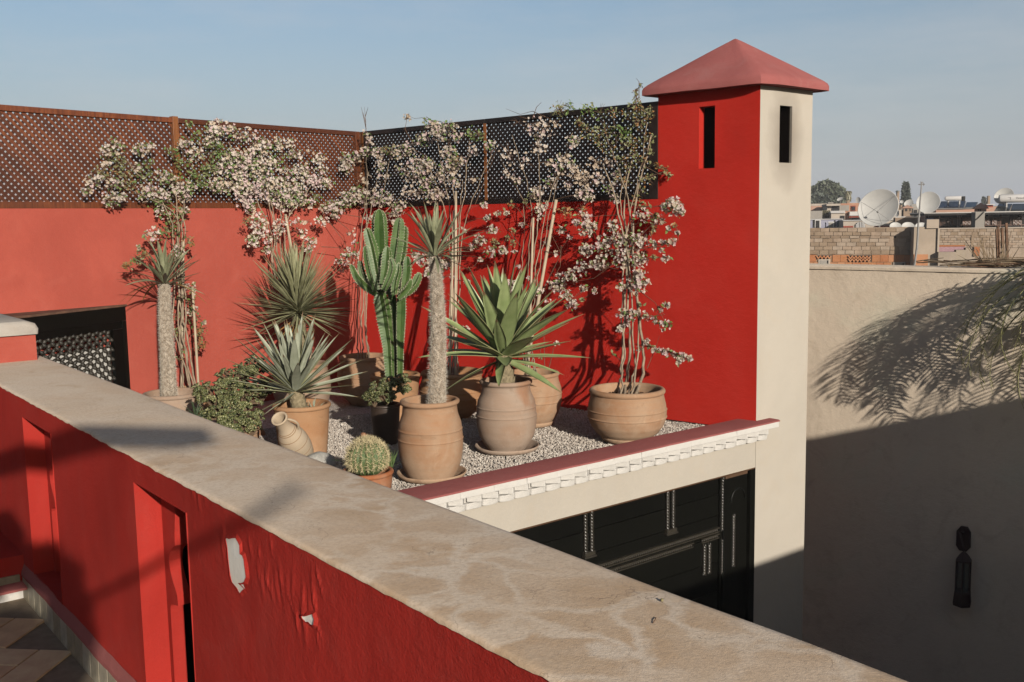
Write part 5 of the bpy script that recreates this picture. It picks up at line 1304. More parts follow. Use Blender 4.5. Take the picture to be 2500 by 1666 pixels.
# --- 1: far left
t12 = P12['top']
k1 = CA(LEFT, .14, [(700, 400, 60, 'fl'), (650, 440, 40, 'fl'), (580, 600, 50, 'f', .6), (535, 665, 34, 'f'), (700, 620, 50, 'f'), (860, 415, 45, 'f'), (840, 520, 30, 'f'), (650, 510, 30, 'f'), (690, 715, 55, 'f'), (745, 700, 30, 'f'),
   (1010, 590, 55, 'f'), (900, 680, 60, 'f', .6), (980, 700, 55, 'f'), (1090, 650, 70, 'f'), (1130, 700, 50, 'f'), (1000, 800, 50, 'fl'), (1130, 790, 25, 'f'),
   (700, 450, 40, 'lo', .6), (740, 500, 45, 'lo', .7), (620, 555, 55, 'lo', .6), (760, 570, 60, 'lo', .6), (870, 570, 60, 'l'), (900, 500, 40, 'l'), (1060, 440, 50, 'l', .6), (1120, 500, 50, 'l'), (1050, 600, 60, 'l', .6), (980, 740, 70, 'l', .6), (1060, 830, 65, 'l', .9), (1020, 900, 60, 'l', .5),
   (1160, 265, 28, 'l', .7), (1130, 380, 45, 'f'), (1200, 335, 45, 'l', .7), (920, 400, 25, 'f'), (800, 640, 50, 'lo', .5)])
k1 += CA(LEFT, .30, [(930, 935, 42, 'f'), (850, 1015, 20, 'fl'), (870, 1060, 38, 'lr', .8), (830, 1100, 34, 'l', .9), (775, 1130, 26, 'lr', .8), (1000, 930, 50, 'l', .5), (1160, 980, 30, 'lr', .5), (1090, 1040, 45, 'fl'), (1090, 930, 50, 'l', .4), (1170, 1270, 36, 'f'), (1110, 1220, 30, 'lo', .5),
   (1170, 1350, 40, 'l', .5), (1190, 1450, 45, 'l', .6), (1225, 1530, 40, 'lr', .7), (1090, 1530, 28, 'l', .6), (1180, 1400, 30, 'f', .5), (1245, 1475, 8, 'f', 1), (1100, 1330, 24, 'l', .5), (1080, 1440, 24, 'lo', .5), (1230, 1610, 36, 'lr', .6), (1120, 1640, 24, 'l', .4), (1100, 1700, 24, 'lo', .4)])
cn1 = [([t12 + (x, 0, -.02), (LEFT, 430 + dx, 800, .36), (LEFT, 432 + dx * .6, 640, .30), (LEFT, 428 + dx, 520, .2), (LEFT, ex, ey, .12)], r) for x, dx, ex, ey, r in ((-.05, 6, 420, 420, .010), (.0, 18, 470, 400, .009), (.05, 26, 340, 450, .009), (.02, -8, 300, 380, .008), (.04, 10, 250, 430, .007))]
boug('white bougainvillea at the far left climbing from behind the spiny trunk onto the brown lattice', t12, cn1, k1, stakes=[(t12 + (-.09, 0, -.05), (LEFT, 448, 590, .3), .011), (t12 + (.07, 0, -.05), (LEFT, 470, 700, .38), .011)], nseed=11)
# --- 2: over the yucca, hides the lattice left of the corner
k2 = CA(LEFT, .13, [(1300, 290, 50, 'f'), (1280, 370, 50, 'f'), (1200, 440, 55, 'f', .6), (1300, 440, 50, 'l', .8), (1250, 540, 60, 'l', .9), (1220, 620, 65, 'l', .9), (1330, 540, 45, 'f'), (1400, 490, 60, 'f'), (1450, 570, 55, 'f'), (1340, 640, 50, 'f'), (1450, 650, 60, 'f'), (1530, 500, 50, 'f'), (1540, 640, 50, 'fp'), (1540, 760, 32, 'f'), (1180, 560, 40, 'l', .7), (1160, 640, 40, 'fl', .8)])
k2 += CB(LEFT, .13, [(80, 115, 20, 'f'), (140, 170, 55, 'f'), (60, 190, 50, 'f'), (40, 260, 40, 'l'), (100, 285, 45, 'l'), (220, 210, 50, 'f', .6), (280, 200, 50, 'fo', .5), (40, 400, 50, 'l'), (60, 500, 55, 'fl'), (150, 350, 65, 'f'), (200, 330, 55, 'f'), (280, 345, 65, 'f', 1), (340, 270, 55, 'f', 1), (440, 255, 50, 'f'), (520, 255, 38, 'f'), (560, 320, 40, 'f', .6), (400, 370, 65, 'f', 1), (260, 405, 60, 'f'), (150, 420, 50, 'fl'), (340, 430, 65, 'f', .9), (130, 520, 50, 'f', .6), (250, 520, 65, 'f', .7), (400, 500, 70, 'f', .9), (500, 450, 60, 'f', .7), (600, 420, 60, 'f', 1), (700, 350, 42, 'f', .6), (720, 420, 35, 'f', .5), (660, 480, 55, 'fp'), (740, 500, 42, 'f'), (560, 520, 65, 'f', .9), (440, 575, 75, 'f', .8), (330, 560, 50, 'fp', .6), (250, 605, 50, 'fp'), (550, 590, 60, 'f'), (620, 615, 50, 'f'), (500, 620, 60, 'f'), (680, 590, 36, 'l'), (280, 645, 36, 'f'), (480, 330, 30, 'l', .3), (640, 300, 30, 'fo', .3)])
k2 += CB(LEFT, .26, [(330, 720, 50, 'f', .6), (330, 785, 50, 'f', .7), (300, 850, 44, 'f'), (400, 830, 42, 'f'), (385, 905, 26, 'f'), (470, 780, 38, 'f', .5), (560, 740, 50, 'f', .35), (590, 800, 32, 'f', .5), (645, 860, 42, 'f'), (720, 730, 40, 'f', .7), (250, 730, 26, 'lo', .6), (620, 740, 30, 'fo', .3), (500, 720, 40, 'fo', .3), (440, 740, 36, 'fo', .3), (640, 900, 20, 'f')])
b2 = P9['top'] + (-.04, .55, -.1)
cn2 = [([b2 + (x, 0, 0), (LEFT, 672 + dx, 640, .22), (LEFT, 668 + dx, 545, .18), (LEFT, ex, ey, .11)], r) for x, dx, ex, ey, r in ((0, 0, 640, 400, .011), (.05, 14, 700, 410, .010), (-.04, -12, 560, 350, .010), (.08, 24, 780, 430, .009), (.0, 6, 620, 330, .008), (-.02, -6, 600, 520, .008))]
b2p = np.array([b2[0], b2[1], GZ])
boug('densest white bougainvillea, spilling over the wall above the yucca ball', b2, cn2, k2, stakes=[(b2 + (.03, 0, 0), (LEFT, 697, 524, .26), .013)], nseed=12)
r = empty('plant_pot', b2p, 'pot hidden in the shade behind the yucca pot', 'plant pot', 'terracotta pots on the gravel terrace')
mb = MB(); mb.lathe(b2p, profile('belly', .16, .18, .11, b2[2] - GZ + .04), 40, .004); mb.build('pot_body', TERR[0], r, smooth=True)
# --- 3: corner
t7 = P7['top']
k3 = CB(LEFT, .15, [(740, 650, 32, 'f'), (800, 640, 52, 'f'), (870, 595, 50, 'f'), (800, 690, 26, 'f'), (860, 350, 40, 'f', .6), (870, 395, 42, 'f'), (925, 565, 50, 'f')])
k3 += CB(RED, .14, [(930, 330, 35, 'f'), (980, 300, 32, 'f'), (990, 200, 30, 'f', .4), (1060, 315, 42, 'f', .7), (1110, 290, 28, 'lo'), (1080, 385, 34, 'f'), (1100, 460, 50, 'f', .3), (980, 480, 44, 'fo', .3), (980, 580, 52, 'f'), (1060, 605, 52, 'f'), (1130, 590, 48, 'f', .6), (1200, 640, 46, 'f', .6), (1040, 540, 40, 'fo', .4), (1000, 715, 24, 'f'), (1160, 730, 32, 'f'), (1170, 680, 44, 'f'), (1010, 250, 16, 'fo', .4)])
k3 += CB(LEFT, .40, [(870, 955, 46, 'f', .7), (820, 975, 22, 'f'), (920, 935, 26, 'f'), (900, 800, 40, 'fo', .12), (935, 1110, 20, 'f', .6), (845, 1030, 18, 'fo', .5), (920, 860, 18, 'f', .5), (880, 900, 20, 'fo', .4)])
cn3 = [([t7 + (x, 0, -.02), (LEFT, 880 + dx, 800, .42), (LEFT, 886 + dx * 1.5, 640, .34), (RED, 880 + dx2, 540, .22), (RED, ex, ey, .12)], r) for x, dx, dx2, ex, ey, r in ((-.06, -8, 6, 900, 420, .008), (0, 4, 20, 930, 400, .008), (.05, 12, 34, 980, 480, .009), (.07, 8, 40, 960, 350, .006), (-.03, -2, 16, 895, 330, .005))]
k3b = [((LEFT, 800, 520, .15), (LEFT, 850, 560, .2), (LEFT, 872, 620, .3)), ((LEFT, 780, 510, .15), (LEFT, 840, 590, .2), (LEFT, 880, 680, .35)), ((RED, 894, 330, .12), (RED, 893, 300, .1), (RED, 890, 262, .1)), ((RED, 893, 300, .1), (RED, 886, 275, .1)), ((RED, 892, 285, .1), (RED, 899, 262, .1)), ((RED, 894, 315, .1), (RED, 882, 262, .1)), ((LEFT, 785, 603, .2), (LEFT, 830, 605, .25), (LEFT, 870, 650, .35))]
boug('bougainvillea in the corner behind the ribbed cactus, one bare twig on top', t7, cn3, k3, twigs=k3b, nseed=13)
# --- 4: right of the corner, behind the spiny trunk
t5 = P5['top']
k4 = CB(RED, .15, [(1240, 290, 50, 'f', .7), (1180, 310, 50, 'f', .7), (1340, 230, 52, 'f', .7), (1390, 140, 38, 'fl'), (1450, 190, 60, 'f', .7), (1500, 145, 42, 'fl', .7), (1300, 370, 60, 'f', .7), (1370, 385, 42, 'f'), (1330, 440, 44, 'f', .6), (1260, 460, 46, 'f', .5), (1500, 310, 50, 'f', .6), (1540, 210, 44, 'f', .7), (1480, 400, 50, 'f', .6), (1540, 360, 40, 'lo', .5), (1360, 505, 52, 'f', .6), (1250, 560, 50, 'fo', .5), (1400, 580, 52, 'f', .5), (1440, 560, 50, 'fo', .4), (1300, 560, 40, 'fr', .4), (1240, 90, 20, 'ft', .8), (1350, 110, 14, 'l', .5), (1200, 420, 40, 'f', .3), (1520, 480, 50, 'fo', .3), (1420, 470, 40, 'fo', .4)])
k4 += CC(RED, .15, [(40, 150, 42, 'f'), (100, 270, 42, 'f'), (130, 350, 42, 'f'), (60, 400, 52, 'f', .5), (220, 170, 38, 'l', .8), (272, 180, 28, 'l'), (330, 235, 30, 'f', 1), (40, 510, 44, 'fo', .6), (240, 430, 24, 'f', .5), (130, 430, 22, 'l', .7), (180, 330, 40, 'f', .25), (230, 260, 34, 'fo', .4)])
k4 += CB(RED, .42, [(1330, 965, 44, 'f', .9), (1365, 1045, 32, 'f', .9), (1475, 1000, 42, 'f', .7), (1290, 935, 22, 'f')])
k4 += CC(RED, .20, [(290, 560, 20, 'f'), (310, 635, 14, 'f'), (320, 625, 16, 'f', .6), (345, 700, 32, 'f', .9), (270, 750, 34, 'f', .8), (330, 815, 38, 'f'), (400, 810, 24, 'f'), (350, 760, 22, 'lo'), (455, 770, 18, 'lo'), (230, 790, 22, 'f', .6), (420, 740, 14, 'lo'), (455, 700, 14, 'lo', .6), (460, 820, 12, 'f'), (370, 610, 14, 'f'), (415, 605, 12, 'f'), (275, 860, 14, 'f', .6), (80, 760, 24, 'fr', .4), (190, 700, 18, 'fo', .4)])
k4 += CC(RED, .38, [(80, 890, 36, 'f'), (100, 850, 24, 'f'), (60, 960, 18, 'f', .6), (120, 960, 20, 'fp', .5), (190, 1240, 20, 'f', .5), (200, 980, 14, 'f')])
cn4 = [([t5 + (x, 0, -.02), (RED, 1106 + dx, 820, .36), (RED, 1110 + dx, 660, .30), (RED, 1112 + dx * 2, 540, .2), (RED, ex, ey, .13)], r) for x, dx, ex, ey, r in ((-.05, -8, 1040, 380, .009), (0, 0, 1100, 340, .010), (.05, 6, 1150, 330, .009), (.02, 10, 1200, 380, .008), (-.02, -4, 1060, 300, .008), (.06, 4, 1130, 440, .009))]
tw4 = [((RED, 1160, 500, .15), (RED, 1180, 450, .12), (RED, 1200, 400, .1), (RED, 1215, 350, .1)), ((RED, 1100, 310, .13), (RED, 1075, 297, .12), (RED, 1050, 294, .12), (RED, 1030, 288, .11), (RED, 1012, 290, .1), (RED, 998, 284, .1))]
boug('bougainvillea behind the tall spiny trunk, on the near black lattice with bamboo stakes', t5, cn4, k4, stakes=[(t5 + (.03, 0, 0), (RED, 1113, 468, .26), .012), (t5 + (-.02, 0, 0), (RED, 1108, 515, .3), .010)], twigs=tw4, nseed=14)
# --- 5: sparse, reddish twigs; bamboo stakes
t3 = P3['top']
k5 = CC(RED, .13, [(430, 290, 56, 'fr', .3), (580, 130, 60, 'fr', .3), (480, 110, 36, 'r', .4), (640, 150, 56, 'fr', .35), (520, 330, 50, 'fo', .2), (700, 45, 48, 'lo', .8), (760, 25, 34, 'l', .8), (860, 45, 46, 'l', .8), (780, 215, 34, 'f'), (730, 315, 40, 'f', .7), (700, 370, 38, 'f', .6), (760, 350, 40, 'f', .5), (810, 395, 52, 'ft', .6), (660, 440, 32, 'f', .8), (845, 435, 46, 'ft', .6), (580, 500, 42, 'f'), (620, 560, 30, 'f', .7), (850, 505, 48, 'f', 1), (900, 420, 40, 'fr', .5), (880, 165, 50, 'lo', .5), (820, 120, 40, 'lo', .6), (430, 390, 40, 'fr', .25), (480, 430, 24, 'f', .5), (600, 250, 50, 'fr', .22), (660, 330, 26, 'f', .4), (750, 460, 30, 'fr', .4), (590, 200, 20, 'f', .7), (680, 120, 30, 'ft', .4)])
k5 += CC(RED, .20, [(740, 600, 34, 'lr', .5), (600, 590, 24, 'f', .8), (600, 630, 24, 'fo', .6), (440, 560, 24, 'lr', .3), (520, 540, 16, 'lo', .5), (500, 670, 16, 'f', .6), (690, 830, 14, 'fr', .4), (640, 780, 30, 'fr', .12), (720, 700, 22, 'f', .6), (760, 740, 14, 'f', .8), (700, 990, 26, 'f', .7), (830, 590, 30, 'lr', .3)])
k5 += CC(RED, .32, [(450, 1000, 30, 'f', .9), (480, 900, 14, 'f'), (445, 1040, 16, 'f'), (545, 960, 12, 'f'), (480, 1130, 14, 'f', .6), (600, 1140, 12, 'f'), (690, 1320, 14, 'fo'), (608, 1385, 12, 'lo', 1), (590, 1030, 26, 'f', .5), (640, 1090, 16, 'fo', .5)])
cn5 = [([t3 + (x, 0, -.02), (RED, 1283 + dx, 820, .32), (RED, 1300 + dx * 2, 640, .26), (RED, 1320 + dx * 3, 500, .16), (RED, ex, ey, .1)], r) for x, dx, ex, ey, r in ((-.03, -6, 1250, 330, .006), (.0, 0, 1310, 300, .008), (.05, 5, 1400, 320, .007), (.02, 9, 1370, 400, .006), (-.05, -12, 1220, 380, .005))]
tw5 = [((RED, 1340, 290, .1), (RED, 1300, 272, .1), (RED, 1270, 280, .1), (RED, 1235, 266, .1)), ((RED, 1300, 290, .1), (RED, 1310, 262, .1), (RED, 1322, 250, .1)), ((RED, 1285, 290, .1), (RED, 1265, 284, .1)), ((RED, 1290, 600, .2), (RED, 1300, 520, .18), (RED, 1270, 480, .12)), ((RED, 1330, 700, .25), (RED, 1370, 620, .22), (RED, 1340, 560, .2)),
       ((RED, 1330, 905, .3), (RED, 1328, 800, .3), (RED, 1332, 700, .25)), ((RED, 1340, 900, .3), (RED, 1352, 850, .3), (RED, 1358, 842, .3)), ((RED, 1370, 600, .2), (RED, 1368, 650, .2), (RED, 1340, 700, .22)), ((RED, 1240, 560, .2), (RED, 1270, 600, .2), (RED, 1290, 650, .25))]
boug('sparse bougainvillea with reddish twigs and a leaning bamboo stake behind the green agave', t3, cn5, k5, stakes=[((RED, 1289, 930, .38), (RED, 1302, 532, .30), .010), ((RED, 1284, 905, .36), (RED, 1358, 488, .16), .015)], twigs=tw5, nseed=15)
# --- 6: next to the tower
t4 = P4['top']
k6 = CC(RED, .12, [(1130, 35, 40, 'lo', .9), (1150, 110, 50, 'lo', .8), (1185, 60, 40, 'lo', .9), (1180, 200, 42, 'lo', .9), (1100, 230, 50, 'lo', .7), (1050, 170, 52, 'l', .9), (1000, 250, 50, 'lo', .5), (1120, 300, 50, 'lo', .5), (1060, 425, 42, 'lo', .5), (1020, 400, 24, 'f'), (985, 470, 34, 'f'), (1010, 530, 30, 'f'), (1090, 350, 44, 'lo', .45), (960, 160, 50, 'lo', .6), (930, 60, 44, 'l', .6), (1190, 420, 40, 'lo', .5), (1170, 330, 36, 'lo', .5), (920, 230, 44, 'lo', .45), (970, 330, 44, 'fo', .35), (1000, 60, 40, 'lo', .5), (1070, 70, 40, 'lo', .45), (900, 330, 40, 'ft', .4), (1150, 480, 36, 'lo', .4), (1200, 270, 26, 'lo', .6), (940, 420, 36, 'fr', .3), (1050, 320, 40, 'lo', .4)])
k6 += CC(RED, .05, [(1290, 370, 18, 'lr', .5), (1310, 405, 14, 'lo', 1), (1240, 345, 10, 'lr', 1), (1130, 540, 30, 'lr', .5), (1190, 575, 24, 'lr', .3), (1250, 360, 10, 'lr', .6)])
k6 += CC(RED, .26, [(1330, 570, 50, 'f', 1), (1365, 600, 30, 'f', 1), (1285, 575, 26, 'f'), (1160, 620, 42, 'f', .8), (1230, 640, 42, 'fl'), (1270, 652, 14, 'f'), (840, 630, 36, 'f'), (865, 690, 48, 'f', 1), (800, 655, 22, 'f'), (1000, 680, 42, 'f', .8), (1060, 760, 70, 'f', .8), (960, 780, 60, 'f', .8), (1150, 750, 52, 'f', .8), (860, 810, 40, 'f', .9), (1060, 860, 60, 'f', .9), (1140, 850, 50, 'f', .8), (930, 880, 46, 'f', .8), (830, 900, 42, 'f'), (780, 950, 42, 'f'), (720, 960, 30, 'f'), (700, 1010, 38, 'f'), (740, 1050, 34, 'f'), (775, 1105, 36, 'f'), (655, 1000, 20, 'fo', .6), (1220, 780, 22, 'f'), (1320, 770, 24, 'f'), (1290, 852, 20, 'f'), (1355, 712, 10, 'f'), (1222, 848, 18, 'lo'), (1300, 695, 12, 'f'), (1265, 810, 10, 'f'), (1275, 765, 14, 'f'), (840, 1020, 22, 'f', .6), (900, 1035, 14, 'f', .7), (830, 1080, 12, 'lo'), (1330, 680, 20, 'lr', .4), (1220, 700, 24, 'lr', .5)])
k6 += CC(RED, .36, [(1150, 940, 42, 'f', .8), (1130, 1010, 52, 'f', .8), (1065, 1000, 40, 'f', .6), (1180, 985, 24, 'fl'), (1060, 1150, 42, 'f', .8), (1110, 1165, 36, 'f', .8), (1180, 1170, 26, 'fl'), (1230, 1190, 16, 'f'), (1283, 1218, 30, 'f'), (1310, 1215, 14, 'l'), (1290, 1110, 16, 'f'), (1245, 1133, 20, 'f'), (1040, 1240, 18, 'f'), (1180, 1310, 16, 'f'), (1225, 1350, 20, 'f'), (1265, 1360, 18, 'f'), (1305, 1368, 26, 'f', 1), (1345, 1390, 20, 'f'), (1375, 1395, 26, 'f', 1), (1415, 1402, 14, 'f'), (1360, 1425, 10, 'f'), (1150, 1110, 14, 'l'), (1070, 1210, 20, 'fo', .6), (1000, 1380, 10, 'l'), (1140, 1350, 12, 'f', .5), (1200, 1330, 10, 'lo')])
cn6 = []
for x, px in ((-.07, [(1518, 905, .36), (1524, 800, .34), (1528, 700, .32), (1530, 600, .28), (1500, 470, .18), (1470, 400, .12)]), (-.03, [(1533, 900, .36), (1540, 830, .35), (1530, 740, .33), (1536, 620, .28), (1520, 480, .16), (1545, 380, .12)]),
              (.05, [(1575, 900, .34), (1562, 790, .34), (1550, 700, .32), (1543, 600, .28), (1550, 480, .16), (1575, 400, .12), (1590, 330, .12)]), (.0, [(1552, 900, .36), (1545, 850, .35), (1548, 810, .35), (1540, 700, .33), (1528, 560, .26), (1510, 480, .18), (1530, 420, .13)]),
              (-.05, [(1525, 850, .36), (1516, 760, .33), (1522, 640, .3), (1530, 540, .22), (1560, 450, .14), (1580, 300, .12)]), (.03, [(1560, 860, .34), (1556, 760, .33), (1548, 650, .3), (1540, 500, .2), (1500, 380, .12), (1480, 330, .12)])):
    cn6.append(([t4 + (x, 0, -.02)] + [(RED,) + p for p in px], .014 if x in (-.07, .05, -.03) else .009))
tw6 = [((RED, 1548, 700, .33), (RED, 1600, 740, .36), (RED, 1625, 790, .36)), ((RED, 1550, 840, .34), (RED, 1600, 850, .35), (RED, 1650, 868, .35), (RED, 1680, 872, .35)), ((RED, 1580, 900, .34), (RED, 1600, 850, .3), (RED, 1610, 820, .3)), ((RED, 1530, 620, .3), (RED, 1450, 680, .28), (RED, 1390, 690, .26)), ((RED, 1540, 600, .28), (RED, 1600, 540, .27), (RED, 1640, 515, .26)), ((RED, 1545, 610, .28), (RED, 1620, 600, .27), (RED, 1660, 560, .26)), ((RED, 1440, 700, .28), (RED, 1400, 730, .27)), ((RED, 1560, 240, .12), (RED, 1560, 200, .1), (RED, 1553, 192, .1)), ((RED, 1560, 440, .12), (RED, 1620, 420, .06), (RED, 1640, 432, .05))]
boug('bougainvillea in the wide pot beside the red tower, pale canes and drooping flower sprays', t4, cn6, k6 + CC(RED, .12, [(1130, -20, 20, 'lo', .6), (1150, -95, 8, 'lo', 1), (1120, -60, 12, 'lo', .5)]), twigs=tw6, nseed=16)

# ================================================================== RIGHT SIDE: LANTERN, PALM
IRON = flat('black_iron', (0.045, 0.018, 0.016), .6, .3, 20, .3, .2)
pc = BEI.at(2352, 1380, .16); sc = pc[1] / FOC
lan = empty('wall_lantern', pc, 'black metal wall lantern hanging in the shade on the beige wall', 'lantern')
zc = lambda y: BEI.hit(2352, y, .16)[1]
z_a, z_b, z_c, z_d, z_e = zc(1285), zc(1348), zc(1367), zc(1445), zc(1478)
s0, _ = BEI.hit(2353, 1310, .01)
mb = MB(); w = 17 * sc; zz = [BEI.hit(2353, y, 0.01)[1] for y in (1345, 1334, 1298, 1285)]
mb.add([BEI.P(s0 + a * w, t, z) for t in (.003, .03) for a, z in ((-.5, zz[0]), (-1, zz[1]), (-1, zz[2]), (-.4, zz[3]), (.5, zz[3]), (1, zz[2]), (1, zz[1]), (.5, zz[0]))], [tuple(range(8))[::-1], tuple(range(8, 16))] + [(k, (k+1) % 8, 8 + (k+1) % 8, 8 + k) for k in range(8)]); mb.build('wall_plate', IRON, lan)
mb = MB(); mb.tube([BEI.P(s0, .03, zz[2]), BEI.P(s0, .12, zz[2] + .03), np.array([pc[0], pc[1], z_b + .035]), np.array([pc[0], pc[1], z_b - .01])], .008, 6); mb.build('bracket', IRON, lan)
cc_ = np.array([pc[0], pc[1], 0.0]); R_ = 20 * sc
mb = MB(); mb.lathe(cc_, [(.004, z_b + .01), (R_ * .3, z_b - .005), (R_ * .62, z_b - .03), (R_ * 1.02, z_c), (R_ * .98, z_c - .012)], 6, cap0=False, cap1=True); mb.build('lantern_roof', IRON, lan)
mb = MB(); mb.lathe(cc_, [(R_ * .9, z_d + .012), (R_ * 1.05, z_d), (R_ * 1.2, z_e + .03), (R_ * 1.15, z_e), (R_ * .5, z_e - .02)], 6, cap1=True); mb.build('lantern_base', IRON, lan)
for k in range(6):
    a = 2 * math.pi * k / 6; x_ = np.cross([0, 0, 1.0], [0, 1, .1]); 
    p = lambda z: cc_ + R_ * .9 * (math.cos(a) * np.array([-1, 0, 0]) + math.sin(a) * np.array([0, -1, 0])) + np.array([0, 0, z])
    mb = MB(); mb.bar(p(z_d), p(z_c), .012, .012); mb.build('lantern_bar', IRON, lan)
GLS = NT('dusty_lantern_glass', .3, .5); GLS.color((.10, .13, .12)); GLS.b.inputs['Alpha'].default_value = .6
for k in range(6):
    a, b = 2 * math.pi * k / 6, 2 * math.pi * (k + 1) / 6
    f = lambda q, z: cc_ + R_ * .86 * np.array([-math.cos(q), -math.sin(q), 0]) + np.array([0, 0, z])
    mb = MB(); mb.add([f(a, z_d), f(b, z_d), f(b, z_c), f(a, z_c)], [(0, 1, 2, 3)]); mb.build('pane', GLS.mat, lan)
# date palm whose crown reaches in from the right
PLM = leafmat('palm_leaflet', (.34, .34, .13), (.60, .55, .26), rough=.45, spec=.4, transl=.15)
PLD = leafmat('dry_palm_leaflet', (.30, .19, .07), (.40, .29, .13), rough=.7, spec=.2, transl=.2)
_s, _z = BEI.hit(2830, 665, .22); pcw = BEI.P(_s, .22, _z)
palm = empty('date_palm', (pcw[0], pcw[1], -3.4), 'date palm at the right edge, arching fronds throwing streaky shade on the beige wall', 'palm tree')
mb = MB(); mb.tube([(pcw[0] + .12 * math.sin(k * .3), pcw[1], -3.4 + (pcw[2] + 3.3) * k / 12) for k in range(13)], [.17 - .02 * k / 12 + .012 * (k % 2) for k in range(13)], 14); mb.build('trunk', flat('palm_trunk', (.2, .14, .09), .95, .4, 20, .1, 1), palm)
def frond(az, el, L_, droop, mat, wl=.30, n=48):
    NP_ = NP; a = math.radians(az); pts = []; x, z, e = 0, 0, math.radians(el); st = L_ / 24
    for k in range(25):
        pts.append(pcw + np.array([math.sin(a) * x, math.cos(a) * x, z])); x += math.cos(e) * st; z += math.sin(e) * st; e -= math.radians(droop) / 24 * (1 + k / 12)
    pts = np.array(pts); mb = MB(); mb.tube(pts, np.linspace(.012, .002, 25), 4); d = np.gradient(pts, axis=0); d /= np.linalg.norm(d, axis=1)[:, None]
    sd = np.array([math.cos(a), -math.sin(a), 0])
    for j in range(n):
        f = .12 + .88 * j / (n - 1); i = min(24, int(f * 24)); c = pts[i] + (pts[min(24, i+1)] - pts[i]) * (f * 24 - i); D = d[i]; up = np.cross(sd, D)
        if up[2] < 0: up = -up
        for s in (-1, 1):
            l = wl * math.sin(math.pi * min(.98, .18 + .8 * f)) ** .6 * NP.uniform(.8, 1.1); q = sd * s * .75 + D * .62 + up * NP.uniform(.0, .35) ; q /= np.linalg.norm(q)
            w = np.cross(q, up); w /= np.linalg.norm(w); w = w * .0075; m = c + q * l * .55; t_ = c + q * l + np.array([0, 0, -.22 * l])
            mb.add([c - w * .4, c + w * .4, m + w, m - w, t_], [(0, 1, 2, 3), (3, 2, 4)])
    mb.build('frond', mat, palm)
NP.seed(3); rr2 = random.Random(4)
for k in range(5):
    az = 215 + (k * 137.5 % 110); ring = k / 8
    az = az + rr2.uniform(-8, 8); el = 60 - 75 * ring + rr2.uniform(-8, 8)
    if abs((az - 228 + 180) % 360 - 180) < 95: frond(az, el, rr2.uniform(.9, 1.3), rr2.uniform(70, 115), PLM)
for az, el, l, dr_o in ((304, 12, 1.6, 75), (300, 20, 1.5, 95), (302, 24, 1.9, 75), (296, 12, 1.9, 60), (306, 16, 2.0, 62), (300, 0, 1.8, 55), (286, 20, 1.8, 80), (292, -10, 1.7, 55), (305, 5, 1.9, 58)):
    frond(az, el, l, dr_o, PLM)
for k in range(5, 11): frond(k * 30 + 10, -35 + rr2.uniform(-10, 8), rr2.uniform(1.2, 1.5), 40, PLD, .2, 34)
# reeds and sticks lying on top of the beige wall
rd = tag(empty('reed_pile', BEI.P(3, -.15, 1.21), 'loose dry reeds and sticks lying along the top of the beige wall', 'reeds'))
REED = flat('dry_reed', (.34, .25, .16), .9, .35, 20)
for k in range(46):
    x = 2230 + rr2.uniform(0, 1) ** .8 * 300; s, _ = BEI.hit(x, 655, -.1); L_ = rr2.uniform(.25, .8); a = rr2.uniform(-.06, .06)
    z = 1.215 + rr2.uniform(0, .05) + .04 * max(0, min(1, (x - 2330) / 100)) * rr2.random(); p = BEI.P(s, -.03 - rr2.uniform(0, .2), z); q = BEI.P(s + L_, -.03 - rr2.uniform(0, .2), z + rr2.uniform(-.02, .04))
    mb = MB(); mb.tube([p, (p + q) / 2 + (0, 0, rr2.uniform(-.01, .02)), q], [.006, .005, .003], 4); mb.build('reed', REED if k % 3 else TWIG, rd)
dg = empty('dry_stalks', at_dist(2440, 640, 9.2), 'clump of thin dry upright stalks rising behind the beige wall at the far right', 'dry plant')
for k in range(44):
    x = 2400 + rr2.uniform(-45, 70); b_ = at_dist(2440 + (x - 2440) * .5, 660, 9.2); tp = at_dist(x + rr2.uniform(-35, 35), rr2.uniform(560, 640), 9.2 + rr2.uniform(-.2, .2)); mb = MB(); mb.tube([b_, (b_ + tp) / 2, tp], [.006, .004, .0015], 4); mb.build('stalk', REED, dg)
for x, y in ((2436, 553), (2446, 556), (2456, 545), (2433, 560)):
    mb = MB(); mb.bar(at_dist(x + 4, 660, 9.3), at_dist(x, y, 9.3), .02, .02); mb.build('old_stem', TWIG, dg)

# ================================================================== OPPOSITE SIDE OF THE PATIO AND SHADOW CASTERS ADDED BEHIND THE VIEWER
ow = empty('opposite_wing', CRM.P(0, 8, -3.4), 'plain cream wing closing the near side of the patio', 'building')
mb = MB(); mb.box(CRM, -4.2, -0.88, 6.35, 9.5, -3.4, 0.973); mb.build('low_part', CREAM_P, ow)
mb = MB(); mb.box(CRM, -0.879, 7.5, 6.35, 9.5, -3.4, 1.86); mb.build('high_part', CREAM_P, ow)
KS = 6.2; TS = np.array(TOSUN[:])
per = empty('shadow_pergola', (1.2, -2.4, 0), 'unseen wooden beams and posts added behind the viewer to cast shade', 'shadow_pergola')  # added out of view only to throw shadow bands on the parapet
def shp(x, y, t=0.0): 
    p = FORE.at(x, y, t); return p + TS * KS
a, b = shp(-150, 1180), shp(135, 1095); d = (b - a) / np.linalg.norm(b - a)
mb = MB(); mb.bar(a - d * .8, b + d * 1.75, .13, .09); mb.build('shadow_beam', WOODL, per)
a2, b2_ = shp(150, 1500), shp(620, 1260); d2 = (b2_ - a2) / np.linalg.norm(b2_ - a2)
mb = MB(); mb.bar(a2 - d2 * .2, b2_ + d2 * .6, .03, .022); mb.build('shadow_batten', WOODL, per)
